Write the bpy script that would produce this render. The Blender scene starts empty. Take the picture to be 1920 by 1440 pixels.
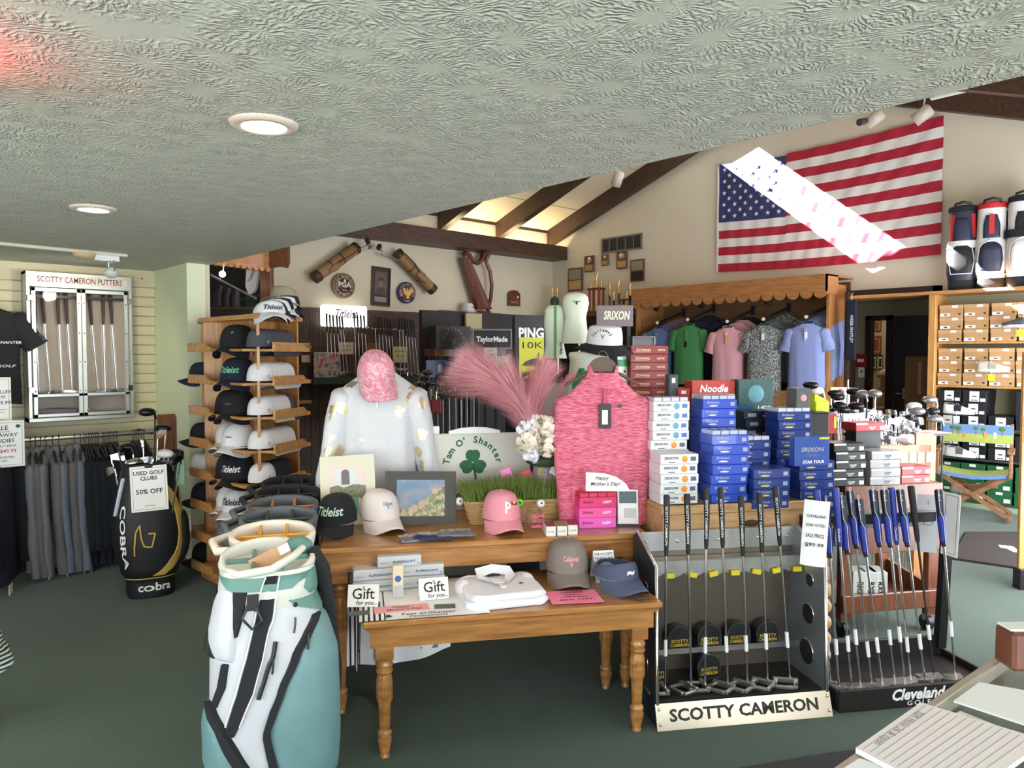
import bpy,bmesh,math,random
from mathutils import Vector,Matrix,Euler
random.seed(7)
PI=math.pi
sc=bpy.context.scene
col=sc.collection
# camera
FPX,CXP,CYP,CAMH=1400.0,960.0,720.0,1.6
PITCH=math.atan(55/1400.0);YAW=math.radians(47.4)
Fh=Vector((math.cos(YAW),math.sin(YAW),0));Rt=Vector((math.sin(YAW),-math.cos(YAW),0))
Fw=Fh*math.cos(PITCH) - Vector((0,0,1))*math.sin(PITCH);Up=Rt.cross(Fw)
CAM=Vector((0,0,CAMH))
cam_d=bpy.data.cameras.new('camera');cam=bpy.data.objects.new('camera',cam_d);col.objects.link(cam)
cam_d.sensor_fit='HORIZONTAL';cam_d.sensor_width=36.0;cam_d.lens=36.0*FPX/1920.0
cam_d.clip_start=0.02;cam_d.clip_end=100
m=Matrix((Rt,Up,-Fw)).transposed().to_4x4();m.translation=CAM;cam.matrix_world=m
sc.camera=cam
def ray(px,py):return Fw + Rt*((px-CXP)/FPX) - Up*((py-CYP)/FPX)
def W(px,py,dep):
 d=ray(px,py);return CAM + d*(dep/d.dot(Fh))
def onx(px,py,X):
 d=ray(px,py);return CAM + d*(X/d.x)
def ony(px,py,Y):
 d=ray(px,py);return CAM + d*(Y/d.y)
def onz(px,py,z):
 d=ray(px,py);return CAM + d*((z-CAMH)/d.z)
def zat(py,dep):return CAMH + (CYP-55-py)/FPX*dep
# world, sun, daylight
sc.view_settings.view_transform='Standard';sc.view_settings.look='None'
sc.view_settings.gamma=1.0;sc.view_settings.use_curve_mapping=False
sc.view_settings.exposure=0.5
wd=bpy.data.worlds.new('sky');sc.world=wd;wd.use_nodes=True
wd.node_tree.nodes['Background'].inputs[0].default_value=(.75,.87,1,1)
wd.node_tree.nodes['Background'].inputs[1].default_value=1.0
SUN_D=Vector((.85,-1.95,-1.58)).normalized()
sl=bpy.data.lights.new('sun','SUN');sl.energy=150;sl.angle=.006;sl.color=(1,.96,.9)
so=bpy.data.objects.new('sun',sl);col.objects.link(so);so.location=(0,8,9)
so.rotation_euler=SUN_D.to_track_quat('-Z','Y').to_euler()
def area(name,loc,direc,sx,sy,power,color):
 l=bpy.data.lights.new(name,'AREA');l.shape='RECTANGLE';l.size=sx;l.size_y=sy
 l.energy=power;l.color=color
 o=bpy.data.objects.new(name,l);col.objects.link(o);o.location=loc
 o.rotation_euler=Vector(direc).to_track_quat('-Z','Y').to_euler();return o
DAY=(.93,.97,1.0)
area('daylight_window',(.6,-2.45,1.35),(0,1,0),4.6,1.5,125,DAY)
area('daylight_window',(-2.15,1.3,1.35),(1,0,0),5.0,1.5,60,DAY)
area('daylight_window',(6.6,.5,1.3),(0,1,0),4.2,2.0,205,DAY)
# materials
MATS={}
def nd(nt,t,**kw):
 n=nt.nodes.new(t)
 for k,v in kw.items():setattr(n,k,v)
 return n
def mat(name,c=(.8,.8,.8),rough=.6,metal=0.0,noise=0.0,nscale=40,bump=0.0,bscale=200,emit=0,alpha=None,trans=0,spec=.5,sheen=0,coat=0):
 if name in MATS:return MATS[name]
 m=bpy.data.materials.new(name);m.use_nodes=True;nt=m.node_tree
 b=nt.nodes['Principled BSDF'];L=nt.links
 b.inputs['Base Color'].default_value=(*c,1);b.inputs['Roughness'].default_value=rough
 b.inputs['Metallic'].default_value=metal;b.inputs['Specular IOR Level'].default_value=spec
 if sheen:b.inputs['Sheen Weight'].default_value=sheen
 if coat:b.inputs['Coat Weight'].default_value=coat
 if trans:b.inputs['Transmission Weight'].default_value=trans
 if alpha is not None:b.inputs['Alpha'].default_value=alpha
 if emit:b.inputs['Emission Color'].default_value=(*c,1);b.inputs['Emission Strength'].default_value=emit
 if noise or bump:tc=nd(nt,'ShaderNodeTexCoord')
 if noise:
  n=nd(nt,'ShaderNodeTexNoise');n.inputs['Scale'].default_value=nscale;n.inputs['Detail'].default_value=4
  L.new(tc.outputs['Object'],n.inputs['Vector'])
  mx=nd(nt,'ShaderNodeMix',data_type='RGBA')
  mx.inputs['A'].default_value=(*[max(0,x*(1-noise)) for x in c],1);mx.inputs['B'].default_value=(*[min(1,x*(1+noise)) for x in c],1)
  L.new(n.outputs['Fac'],mx.inputs['Factor']);L.new(mx.outputs['Result'],b.inputs['Base Color'])
 if bump:
  n2=nd(nt,'ShaderNodeTexNoise');n2.inputs['Scale'].default_value=bscale;n2.inputs['Detail'].default_value=2
  L.new(tc.outputs['Object'],n2.inputs['Vector'])
  bp=nd(nt,'ShaderNodeBump');bp.inputs['Strength'].default_value=bump;bp.inputs['Distance'].default_value=.005
  L.new(n2.outputs['Fac'],bp.inputs['Height']);L.new(bp.outputs['Normal'],b.inputs['Normal'])
 MATS[name]=m;return m
def wood(name,c1,c2,scale=(1,14,14),rough=.4,coat=.2):
 if name in MATS:return MATS[name]
 m=bpy.data.materials.new(name);m.use_nodes=True;nt=m.node_tree;L=nt.links;b=nt.nodes['Principled BSDF']
 tc=nd(nt,'ShaderNodeTexCoord');mp=nd(nt,'ShaderNodeMapping');mp.inputs['Scale'].default_value=scale
 L.new(tc.outputs['Object'],mp.inputs['Vector'])
 n=nd(nt,'ShaderNodeTexNoise');n.inputs['Scale'].default_value=3.5;n.inputs['Detail'].default_value=6;n.inputs['Distortion'].default_value=.6
 L.new(mp.outputs['Vector'],n.inputs['Vector'])
 r=nd(nt,'ShaderNodeValToRGB');r.color_ramp.elements[0].position=.3;r.color_ramp.elements[1].position=.7
 r.color_ramp.elements[0].color=(*c1,1);r.color_ramp.elements[1].color=(*c2,1)
 L.new(n.outputs['Fac'],r.inputs['Fac']);L.new(r.outputs['Color'],b.inputs['Base Color'])
 b.inputs['Roughness'].default_value=rough;b.inputs['Coat Weight'].default_value=coat;b.inputs['Coat Roughness'].default_value=.25
 bp=nd(nt,'ShaderNodeBump');bp.inputs['Strength'].default_value=.08;bp.inputs['Distance'].default_value=.003
 L.new(n.outputs['Fac'],bp.inputs['Height']);L.new(bp.outputs['Normal'],b.inputs['Normal'])
 MATS[name]=m;return m
def srgb(r,g,b):
 f=lambda v:(v/255/12.92) if v/255 <= .04045 else ((v/255+.055)/1.055)**2.4
 return (f(r),f(g),f(b))
OAK=wood('honey_oak',srgb(164,112,58),srgb(202,152,92),(14,14,1.2))
OAKH=wood('honey_oak_long',srgb(164,112,58),srgb(204,154,94),(1.2,14,14))
TABLE=wood('table_oak',srgb(140,92,46),srgb(190,136,76),(1.2,12,12),.3,.5)
DKBEAM=wood('dark_beam',srgb(48,30,22),srgb(82,54,38),(1.5,10,10),.5,.1)
PANEL=wood('dark_panelling',srgb(40,30,25),srgb(92,72,58),(16,16,1),.5,.1)
MAHOG=wood('mahogany',srgb(88,46,27),srgb(124,70,42),(10,10,1.2),.35,.4)
CHERRY=wood('cherry',srgb(80,42,30),srgb(120,66,46),(8,8,1.5),.35,.4)
CRATE=wood('pale_crate',srgb(176,136,90),srgb(206,168,120),(2,12,12),.55,0)
CREAM=mat('cream_paint',srgb(214,206,184),.7,noise=.03,nscale=3)
WHITEW=mat('white_paint_wall',srgb(222,214,196),.7,noise=.03,nscale=3)
GREENW=mat('pale_green_paint',srgb(214,222,190),.6,noise=.03,nscale=4)
SLATM=mat('slatwall_cream',srgb(200,192,160),.5,noise=.03,nscale=6)
STEEL=mat('brushed_steel',(.55,.55,.54),.32,1,noise=.1,nscale=90)
CHROME=mat('chrome',(.8,.8,.82),.12,1)
ALU=mat('aluminium',(.62,.64,.6),.35,1)
BLACK=mat('black_plastic',(.012,.012,.014),.45)
BLKF=mat('black_fabric',(.012,.013,.017),.9,noise=.3,nscale=200,bump=.2,bscale=400)
NAVYF=mat('navy_fabric',srgb(22,28,48),.9,noise=.2,nscale=200,bump=.2,bscale=400)
RUBBER=mat('rubber_grip',(.02,.02,.022),.7,noise=.3,nscale=300,bump=.3,bscale=500)
WHITEP=mat('white_paper',(.86,.86,.85),.6)
WHITE=mat('white_plastic',(.82,.83,.82),.4)
WHITEF=mat('white_fabric',(.8,.81,.85),.85,noise=.04,nscale=200,bump=.15,bscale=500)
GLASS=mat('clear_glass',(1,1,1),.03,trans=1.0,alpha=.12)
INK=mat('black_ink',(.01,.01,.012),.6)
REDINK=mat('red_ink',srgb(176,40,46),.6)
GOLD=mat('gold_metal',(.85,.6,.25),.25,1)
# mesh builder
class MB:
 def __init__(s):s.v=[];s.f=[];s.sm=[]
 def add(s,vs,fs,smooth=False,M=None):
  o=len(s.v)
  s.v+=[tuple(M @ Vector(p)) if M is not None else tuple(p) for p in vs]
  s.f+=[tuple(i+o for i in f) for f in fs];s.sm+=[smooth]*len(fs);return s
 def box(s,x0,x1,y0,y1,z0,z1,M=None,b=0):
  if b>0:
   b=min(b,abs(x1-x0)*.45,abs(y1-y0)*.45,abs(z1-z0)*.45)
   vs=[];ix={}
   def gv(*p):
    if p not in ix:ix[p]=len(vs);vs.append(p)
    return ix[p]
   X,Y,Z=(x0,x1),(y0,y1),(z0,z1);sg=(1,-1)
   def c(i,j,k,a):
    p=[X[i]+sg[i]*b,Y[j]+sg[j]*b,Z[k]+sg[k]*b]
    p[a]=(X[i],Y[j],Z[k])[a];return gv(*p)
   fs=[]
   for k in (0,1):
    q=[c(0,0,k,2),c(1,0,k,2),c(1,1,k,2),c(0,1,k,2)];fs.append(q if k else q[::-1])
    q=[c(0,k,0,1),c(1,k,0,1),c(1,k,1,1),c(0,k,1,1)];fs.append(q[::-1] if k else q)
    q=[c(k,0,0,0),c(k,1,0,0),c(k,1,1,0),c(k,0,1,0)];fs.append(q if k else q[::-1])
   for i in (0,1):
    for j in (0,1):
     q=[c(i,j,0,0),c(i,j,1,0),c(i,j,1,1),c(i,j,0,1)];fs.append(q if (i ^ j) else q[::-1])
     q=[c(i,0,j,0),c(i,1,j,0),c(i,1,j,2),c(i,0,j,2)];fs.append(q if (i ^ j)==0 and False else q)
     q=[c(0,i,j,1),c(1,i,j,1),c(1,i,j,2),c(0,i,j,2)];fs.append(q)
     for k in (0,1):fs.append([c(i,j,k,0),c(i,j,k,1),c(i,j,k,2)])
   return s.add(vs,fs,False,M)
  vs=[(x0,y0,z0),(x1,y0,z0),(x1,y1,z0),(x0,y1,z0),(x0,y0,z1),(x1,y0,z1),(x1,y1,z1),(x0,y1,z1)]
  return s.add(vs,[(3,2,1,0),(4,5,6,7),(0,1,5,4),(1,2,6,5),(2,3,7,6),(3,0,4,7)],False,M)
 def loft(s,rings,cap=True,smooth=True,closed=True,M=None):
  n=len(rings[0]);vs=[p for r in rings for p in r];fs=[]
  for i in range(len(rings)-1):
   for j in range(n if closed else n-1):
    a=i*n+j;b=i*n+(j+1) % n;fs.append((a,b,b+n,a+n))
  s.add(vs,fs,smooth,M)
  if cap and closed:
   s.add(rings[0],[tuple(range(n))[::-1]],False,M);s.add(rings[-1],[tuple(range(n))],False,M)
  return s
 def lathe(s,prof,n=16,M=None,c=(0,0),cap=True,smooth=True):
  return s.loft([[(c[0]+r*math.cos(2*PI*k/n),c[1]+r*math.sin(2*PI*k/n),z) for k in range(n)] for r,z in prof],cap,smooth,True,M)
 def tube(s,pts,r,n=8,M=None,cap=True):
  pts=[Vector(p) for p in pts];rs=r if isinstance(r,(list,tuple)) else [r]*len(pts);rings=[]
  t0=(pts[1]-pts[0]).normalized();a=Vector((0,0,1)) if abs(t0.z)<.9 else Vector((1,0,0))
  u=t0.cross(a).normalized()
  for i,p in enumerate(pts):
   t=(pts[min(i+1,len(pts)-1)]-pts[max(i-1,0)]).normalized()
   u=(u - t*u.dot(t)).normalized();w=t.cross(u)
   rings.append([tuple(p+(u*math.cos(2*PI*k/n)+w*math.sin(2*PI*k/n))*rs[i]) for k in range(n)])
  return s.loft(rings,cap,True,True,M)
 def prism(s,poly,h0,h1,M=None,smooth=False):
  n=len(poly);vs=[(x,h0,z) for x,z in poly]+[(x,h1,z) for x,z in poly]
  fs=[tuple(range(n)),tuple(range(2*n-1,n-1,-1))]
  s.add(vs,fs,False,M)
  s.add(vs,[(i,i+n,(i+1) % n+n,(i+1) % n) for i in range(n)],smooth,M);return s
 def plate(s,poly,z0,z1,M=None):
  n=len(poly);vs=[(x,y,z0) for x,y in poly]+[(x,y,z1) for x,y in poly]
  return s.add(vs,[tuple(range(n))[::-1],tuple(range(n,2*n))]+[(i,(i+1) % n,(i+1) % n+n,i+n) for i in range(n)],False,M)
 def sphere(s,c,r,n=12,mseg=8,sc3=(1,1,1),M=None,z0=-1.0):
  rings=[]
  for i in range(mseg+1):
   a=math.asin(max(-1,z0))+(PI/2-math.asin(max(-1,z0)))*i/mseg;q=max(math.cos(a),1e-4)
   rings.append([(c[0]+r*sc3[0]*q*math.cos(2*PI*k/n),c[1]+r*sc3[1]*q*math.sin(2*PI*k/n),c[2]+r*sc3[2]*math.sin(a)) for k in range(n)])
  return s.loft(rings,True,True,True,M)
 def grid(s,fn,nu,nv,M=None,smooth=True,thick=0):
  vs=[fn(i/nu,j/nv) for j in range(nv+1) for i in range(nu+1)]
  fs=[(j*(nu+1)+i,j*(nu+1)+i+1,(j+1)*(nu+1)+i+1,(j+1)*(nu+1)+i) for j in range(nv) for i in range(nu)]
  return s.add(vs,fs,smooth,M)
 def mesh(s,name):
  me=bpy.data.meshes.new(name);me.from_pydata(s.v,[],s.f);me.polygons.foreach_set('use_smooth',s.sm)
  me.update();return me
RECALC=[]
def obj(name,mb,material,parent=None,loc=None,rot=None,fix=True):
 me=mb if isinstance(mb,bpy.types.Mesh) else mb.mesh(name)
 if not isinstance(mb,bpy.types.Mesh) and fix:
  bm=bmesh.new();bm.from_mesh(me);bmesh.ops.recalc_face_normals(bm,faces=bm.faces);bm.to_mesh(me);bm.free()
 if material is not None and not me.materials:me.materials.append(material)
 o=bpy.data.objects.new(name,me);col.objects.link(o)
 if parent is not None:o.parent=parent
 if loc is not None:o.location=loc
 if rot is not None:o.rotation_euler=rot
 return o
def tag(o,label,cat,group=None,kind=None):
 if label:o['label']=label
 if cat:o['category']=cat
 if group:o['group']=group
 if kind:o['kind']=kind
 return o
def thing(name,label,cat,loc=(0,0,0),rz=0.0,group=None,rot=None):
 o=bpy.data.objects.new(name,None);col.objects.link(o);o.empty_display_size=.1
 o.location=loc;o.rotation_euler=rot if rot is not None else (0,0,rz)
 return tag(o,label,cat,group)
def struct(name,mb,material,loc=None,rot=None):
 o=obj(name,mb,material,None,loc,rot);o['kind']='structure';return o
def copy_tree(o,parent=None):
 c=o.copy();col.objects.link(c)
 if parent is not None:c.parent=parent
 for ch in list(o.children):copy_tree(ch,c)
 return c
def clone(o,label,loc=None,rz=None,group=None,rot=None):
 c=copy_tree(o);c['label']=label
 if loc is not None:c.location=loc
 if rz is not None:c.rotation_euler=(0,0,rz)
 if rot is not None:c.rotation_euler=rot
 if group:c['group']=group
 return c
def setmat(o,m):
 o.data=o.data.copy();o.data.materials.clear();o.data.materials.append(m)
TXT={}
def text_mesh(s,bold=0.0,shear=0.0,res=2,align='CENTER',space=1.0,line=1.0):
 k=(s,bold,shear,res,align,space,line)
 if k in TXT:return TXT[k]
 c=bpy.data.curves.new('t','FONT');c.body=s;c.size=1;c.offset=bold;c.shear=shear;c.resolution_u=res
 c.align_x=align;c.align_y='CENTER';c.space_character=space;c.space_line=line
 o=bpy.data.objects.new('t',c);col.objects.link(o)
 bpy.context.view_layer.update()
 dg=bpy.context.evaluated_depsgraph_get();me=bpy.data.meshes.new_from_object(o.evaluated_get(dg))
 bpy.data.objects.remove(o);bpy.data.curves.remove(c);me.materials.clear();TXT[k]=me;return me
def text(s,size,material,parent,loc,face='front',name='lettering',bold=0.01,shear=0.0,width=None,roll=0,rot=None,align='CENTER',space=1.0,line=1.0,sy=1.0,res=2):
 me0=text_mesh(s,bold,shear,res,align,space,line);me=me0.copy();me.materials.append(material)
 o=bpy.data.objects.new(name,me);col.objects.link(o);o.parent=parent;o.location=loc
 if rot is None:
  rot={'front':(PI/2,0,0),'top':(0,0,0),'left':(PI/2,0,-PI/2),'right':(PI/2,0,PI/2),'back':(PI/2,0,PI)}[face]
 e=Euler(rot).to_matrix() @ Matrix.Rotation(roll,3,'Z');o.rotation_euler=e.to_euler()
 sx=size
 if width:
  xs=[v.co.x for v in me.vertices];w=(max(xs)-min(xs)) if xs else 1
  sx=width/max(w,1e-6)
  if size is None:size=sx
 o.scale=(sx,size*sy,1);return o
def rect(mb,x0,x1,z0,z1,y):return mb.add([(x0,y,z0),(x1,y,z0),(x1,y,z1),(x0,y,z1)],[(0,1,2,3)])
def arc_pts(cx,cz,r,a0,a1,n):return [(cx+r*math.cos(a0+(a1-a0)*i/n),cz+r*math.sin(a0+(a1-a0)*i/n)) for i in range(n+1)]
def lerp(a,b,t):return a+(b-a)*t
def interp(tab,x):
 if x <= tab[0][0]:return tab[0][1]
 for (x0,y0),(x1,y1) in zip(tab,tab[1:]):
  if x <= x1:return y0+(y1-y0)*(x-x0)/(x1-x0) if x1>x0 else y1
 return tab[-1][1]
 # THE SETTING
CEIL,EDGE_X,YB,XF=2.3,2.235,9.08,9.3
def rz_(y):return 3.72+.355*(9.05-y) if y>4.8 else 3.72+.355*(9.05-4.8)-.355*(4.8-y)
cm=bpy.data.materials.new('green_carpet');cm.use_nodes=True;nt=cm.node_tree;b=nt.nodes['Principled BSDF']
tc=nd(nt,'ShaderNodeTexCoord');n1=nd(nt,'ShaderNodeTexNoise');n1.inputs['Scale'].default_value=260;n1.inputs['Detail'].default_value=3
n2=nd(nt,'ShaderNodeTexNoise');n2.inputs['Scale'].default_value=1.6
r=nd(nt,'ShaderNodeValToRGB');r.color_ramp.elements[0].position=.3;r.color_ramp.elements[1].position=.72
r.color_ramp.elements[0].color=(*srgb(26,46,37),1);r.color_ramp.elements[1].color=(*srgb(70,94,80),1)
L=nt.links;L.new(tc.outputs['Object'],n1.inputs['Vector']);L.new(tc.outputs['Object'],n2.inputs['Vector'])
ad=nd(nt,'ShaderNodeMath',operation='MULTIPLY_ADD');ad.inputs[1].default_value=.25;L.new(n2.outputs['Fac'],ad.inputs[0])
s2=nd(nt,'ShaderNodeMath',operation='SUBTRACT');s2.inputs[1].default_value=.12;L.new(n1.outputs['Fac'],s2.inputs[0]);L.new(s2.outputs[0],ad.inputs[2])
L.new(ad.outputs[0],r.inputs['Fac']);L.new(r.outputs['Color'],b.inputs['Base Color']);b.inputs['Roughness'].default_value=.95
bp=nd(nt,'ShaderNodeBump');bp.inputs['Strength'].default_value=.6;bp.inputs['Distance'].default_value=.004
L.new(n1.outputs['Fac'],bp.inputs['Height']);L.new(bp.outputs['Normal'],b.inputs['Normal']);b.inputs['Sheen Weight'].default_value=.15
struct('floor',MB().box(-2.3,9.4,-2.6,9.2,-.1,0),cm)
tm=bpy.data.materials.new('stomped_plaster');tm.use_nodes=True;nt=tm.node_tree;b=nt.nodes['Principled BSDF'];L=nt.links
tc=nd(nt,'ShaderNodeTexCoord')
def stomp(scale,offs,N):
 mp=nd(nt,'ShaderNodeMapping');mp.inputs['Location'].default_value=offs;mp.inputs['Scale'].default_value=(1,1,0)
 L.new(tc.outputs['Object'],mp.inputs['Vector'])
 v=nd(nt,'ShaderNodeTexVoronoi',voronoi_dimensions='2D');v.inputs['Scale'].default_value=scale;L.new(mp.outputs[0],v.inputs['Vector'])
 sb=nd(nt,'ShaderNodeVectorMath',operation='SUBTRACT');L.new(mp.outputs[0],sb.inputs[0]);L.new(v.outputs['Position'],sb.inputs[1])
 nz=nd(nt,'ShaderNodeTexNoise');nz.inputs['Scale'].default_value=20;L.new(mp.outputs[0],nz.inputs['Vector'])
 sx=nd(nt,'ShaderNodeSeparateXYZ');L.new(sb.outputs[0],sx.inputs[0])
 at=nd(nt,'ShaderNodeMath',operation='ARCTAN2');L.new(sx.outputs[1],at.inputs[0]);L.new(sx.outputs[0],at.inputs[1])
 ma=nd(nt,'ShaderNodeMath',operation='MULTIPLY_ADD');ma.inputs[1].default_value=N;L.new(at.outputs[0],ma.inputs[0])
 m5=nd(nt,'ShaderNodeMath',operation='MULTIPLY');m5.inputs[1].default_value=14;L.new(nz.outputs['Fac'],m5.inputs[0]);L.new(m5.outputs[0],ma.inputs[2])
 sn=nd(nt,'ShaderNodeMath',operation='SINE');L.new(ma.outputs[0],sn.inputs[0])
 ab=nd(nt,'ShaderNodeMath',operation='POWER');ab.inputs[1].default_value=3;ab2=nd(nt,'ShaderNodeMath',operation='ABSOLUTE');L.new(sn.outputs[0],ab2.inputs[0]);L.new(ab2.outputs[0],ab.inputs[0])
 mr=nd(nt,'ShaderNodeMapRange',interpolation_type='SMOOTHSTEP');mr.inputs['From Min'].default_value=.72;mr.inputs['From Max'].default_value=.3;L.new(v.outputs['Distance'],mr.inputs['Value'])
 mf=nd(nt,'ShaderNodeMath',operation='MULTIPLY');L.new(ab.outputs[0],mf.inputs[0]);L.new(mr.outputs[0],mf.inputs[1])
 m2=nd(nt,'ShaderNodeMapRange',interpolation_type='SMOOTHSTEP');m2.inputs['From Min'].default_value=.1;m2.inputs['From Max'].default_value=.34;L.new(v.outputs['Distance'],m2.inputs['Value'])
 mg=nd(nt,'ShaderNodeMath',operation='MULTIPLY');L.new(mf.outputs[0],mg.inputs[0]);L.new(m2.outputs[0],mg.inputs[1])
 return mg
a1=stomp(4.0,(0,0,0),17);a2=stomp(4.9,(3.3,1.7,0),13)
mx=nd(nt,'ShaderNodeMath',operation='MAXIMUM');L.new(a1.outputs[0],mx.inputs[0]);L.new(a2.outputs[0],mx.inputs[1])
nz=nd(nt,'ShaderNodeTexNoise');nz.inputs['Scale'].default_value=90;L.new(tc.outputs['Object'],nz.inputs['Vector'])
mm=nd(nt,'ShaderNodeMath',operation='MULTIPLY');L.new(mx.outputs[0],mm.inputs[0]);L.new(nz.outputs['Fac'],mm.inputs[1])
bp=nd(nt,'ShaderNodeBump');bp.inputs['Strength'].default_value=1.0;bp.inputs['Distance'].default_value=.012
L.new(mm.outputs[0],bp.inputs['Height']);L.new(bp.outputs['Normal'],b.inputs['Normal'])
b.inputs['Base Color'].default_value=(*srgb(192,195,183),1);b.inputs['Roughness'].default_value=.6
ceil=struct('ceiling_low',MB().box(-2.3,EDGE_X,-2.6,6.75,CEIL,CEIL+.12),tm)
struct('trim_1',MB().box(EDGE_X-.14,EDGE_X-.02,.4,9.2,CEIL+.12,5.3),CREAM)
wr=MB();top_=lambda y:rz_(y)+.4
wr.prism([(-9.2,0),(-3.95,0),(-3.95,2.3),(-3.95,top_(3.95)),(-4.8,top_(4.8)),(-9.2,top_(9.2))],0,.12)
wr.prism([(-3.95,2.3),(-3.0,2.3),(-3.0,top_(3.0)),(-3.95,top_(3.95))],0,.12)
wr.prism([(-3.0,0),(-.4,0),(-.4,top_(.4)),(-3.0,top_(3.0))],0,.12)
struct('wall_right',wr,WHITEW,(XF,0,0),(0,0,-PI/2))
wb=MB().box(EDGE_X,XF,YB,YB+.12,0,4.3);struct('wall_back',wb,CREAM)
wl=struct('wall_left',MB().box(-2.3,2.2,6.68,6.8,0,CEIL),SLATM)
zs=2.255;smesh=MB().box(-1.4,2.05,6.655,6.68,0,.0745,b=.004).mesh('slat');smesh.materials.append(SLATM)
top=obj('slat',MB().box(-1.4,2.05,6.655,6.68,2.16,CEIL-.002),SLATM,wl)
i=0;zz=2.16-.0795
while zz>0:
 obj('slat',smesh,None,wl,(0,0,zz));zz -= .0795
for xx in (.62,1.95):
 obj('screw',MB().sphere((xx,6.655,2.23),.006,8,4),BLACK,wl)
struct('wall_partition',MB().box(2.05,2.19,5.9,6.68,0,CEIL),GREENW)
struct('wall_side',MB().box(2.19,2.235,5.93,YB,0,5),CREAM)
def wall_with_window(name,x0,x1,w0,w1,z0,z1,H,loc,rz):
 mb=MB().box(x0,w0,0,.12,0,H).box(w1,x1,0,.12,0,H).box(w0,w1,0,.12,0,z0).box(w0,w1,0,.12,z1,H)
 return struct(name,mb,CREAM,loc,(0,0,rz))
def window(n,w0,w1,z0,z1,loc,rz,nm=4):
 mb=MB()
 for k in range(nm+1):
  xx=lerp(w0,w1,k/nm);mb.box(xx-.03,xx+.03,.02,.1,z0,z1)
 mb.box(w0,w1,.02,.1,z0,z0+.05).box(w0,w1,.02,.1,z1-.05,z1)
 struct('window_%d' % n,mb,WHITE,loc,(0,0,rz))
wall_with_window('wall_front',-2.3,4.0,-1.8,3.0,.55,2.15,2.42,(0,-2.6,0),0);window(1,-1.8,3.0,.55,2.15,(0,-2.6,0),0)
wall_with_window('wall_west',-2.6,6.8,-1.3,3.9,.55,2.15,2.42,(-2.2,0,0),PI/2);window(2,-1.3,3.9,.55,2.15,(-2.2,0,0),PI/2)
wall_with_window('wall_south',3.9,9.4,4.4,8.8,.2,2.4,3.2,(0,.3,0),0);window(3,4.4,8.8,.2,2.4,(0,.3,0),0)
struct('wall_corner',MB().box(3.78,3.899,-2.47,.419,0,2.299),CREAM)
struct('trim_2',MB().box(EDGE_X+.001,3.899,-2.47,.42,CEIL,CEIL+.119),CREAM)
struct('trim_3',MB().box(EDGE_X+.001,3.899,.3,.42,CEIL+.12,3.3),CREAM)
ROOF=mat('cream_ceiling_board',srgb(226,214,186),.6,noise=.03,nscale=4)
Y0,Y1,YA,YE=5.82,6.36,5.5,6.4
mb=MB()
def roofq(x0,x1,y0,y1,t=.06):
 vs=[(x0,y0,rz_(y0)),(x1,y0,rz_(y0)),(x1,y1,rz_(y1)),(x0,y1,rz_(y1))]
 mb.add(vs+[(x,y,z+t) for x,y,z in vs],[(0,1,2,3),(4,5,6,7),(0,1,5,4),(1,2,6,5),(2,3,7,6),(3,0,4,7)])
roofq(2.1,9.4,.3,4.8);roofq(2.1,9.4,4.8,YA);roofq(2.1,9.4,YE,9.2)
roofq(2.1,7.0,YA,YE);roofq(7.0,7.95,5.71,YE);roofq(7.95,8.15,YA,YE);roofq(8.15,9.12,YA,Y0);roofq(8.15,9.12,Y1,YE);roofq(9.12,9.4,YA,YE)
roof=struct('ceiling_sloped',mb,ROOF)
for xs in (6.87,8.03,9.2):
 for (ya,yb) in ((9.05,4.8),(.4,4.8)):
  q=MB();vs=[]
  for y in (ya,yb):
   for x in (xs-.06,xs+.06):
    vs+=[(x,y,rz_(y)-.27),(x,y,rz_(y)-.002)]
  q.add(vs,[(0,1,5,4),(2,3,7,6),(0,2,6,4),(1,3,7,5),(0,1,3,2),(4,5,7,6)])
  struct('trim_%d' % (4+int(xs)+(0 if ya>5 else 10)),q,DKBEAM)
struct('trim_30',MB().box(2.3,9.3,4.72,4.88,rz_(4.8)-.32,rz_(4.8)-.03),DKBEAM)
for yy in (8.35,7.13):
 obj('seam',MB().box(2.3,9.3,yy,yy+.008,rz_(yy)-.006,rz_(yy)+.001),mat('seam_shadow',srgb(150,138,116),.8),roof)
tr=thing('light_trough','long dark wooden cove beam below the rafters on the back wall','beam',(0,0,0))
obj('front_board',MB().box(2.3,9.29,8.72,8.76,3.2,3.42),DKBEAM,tr)
obj('bottom_board',MB().box(2.3,9.29,8.76,9.075,3.2,3.23),DKBEAM,tr)
struct('trim_33',MB().box(2.3,9.29,9.05,9.079,rz_(9.05)-.045,rz_(9.05)),DKBEAM)
for x0 in (4.4,7.45,8.62):
 area('cove_lamp',(x0,8.93,3.27),(0,.08,1),1.9 if x0<5 else .95,.08,8,(1,.78,.45))
wood_z=2.22
wp=struct('wall_panelling',MB().box(2.3,XF,9.05,9.075,0,wood_z),mat('panel_gap',(.02,.015,.012),.8))
random.seed(3);x=2.3
pm={}
while x<XF-.05:
 w=random.choice((.1,.13,.16));
 if w not in pm:
  pm[w]=MB().box(0,w-.006,9.028,9.05,0,wood_z-.05).mesh('plank');pm[w].materials.append(PANEL)
 o=obj('plank',pm[w],None,wp,(x,0,0));x+=w
obj('cap_rail',MB().box(2.3,XF,9.015,9.08,wood_z-.05,wood_z),DKBEAM,wp)
GLOW=mat('lamp_glow',(1,.86,.62),.4,emit=14)
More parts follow.
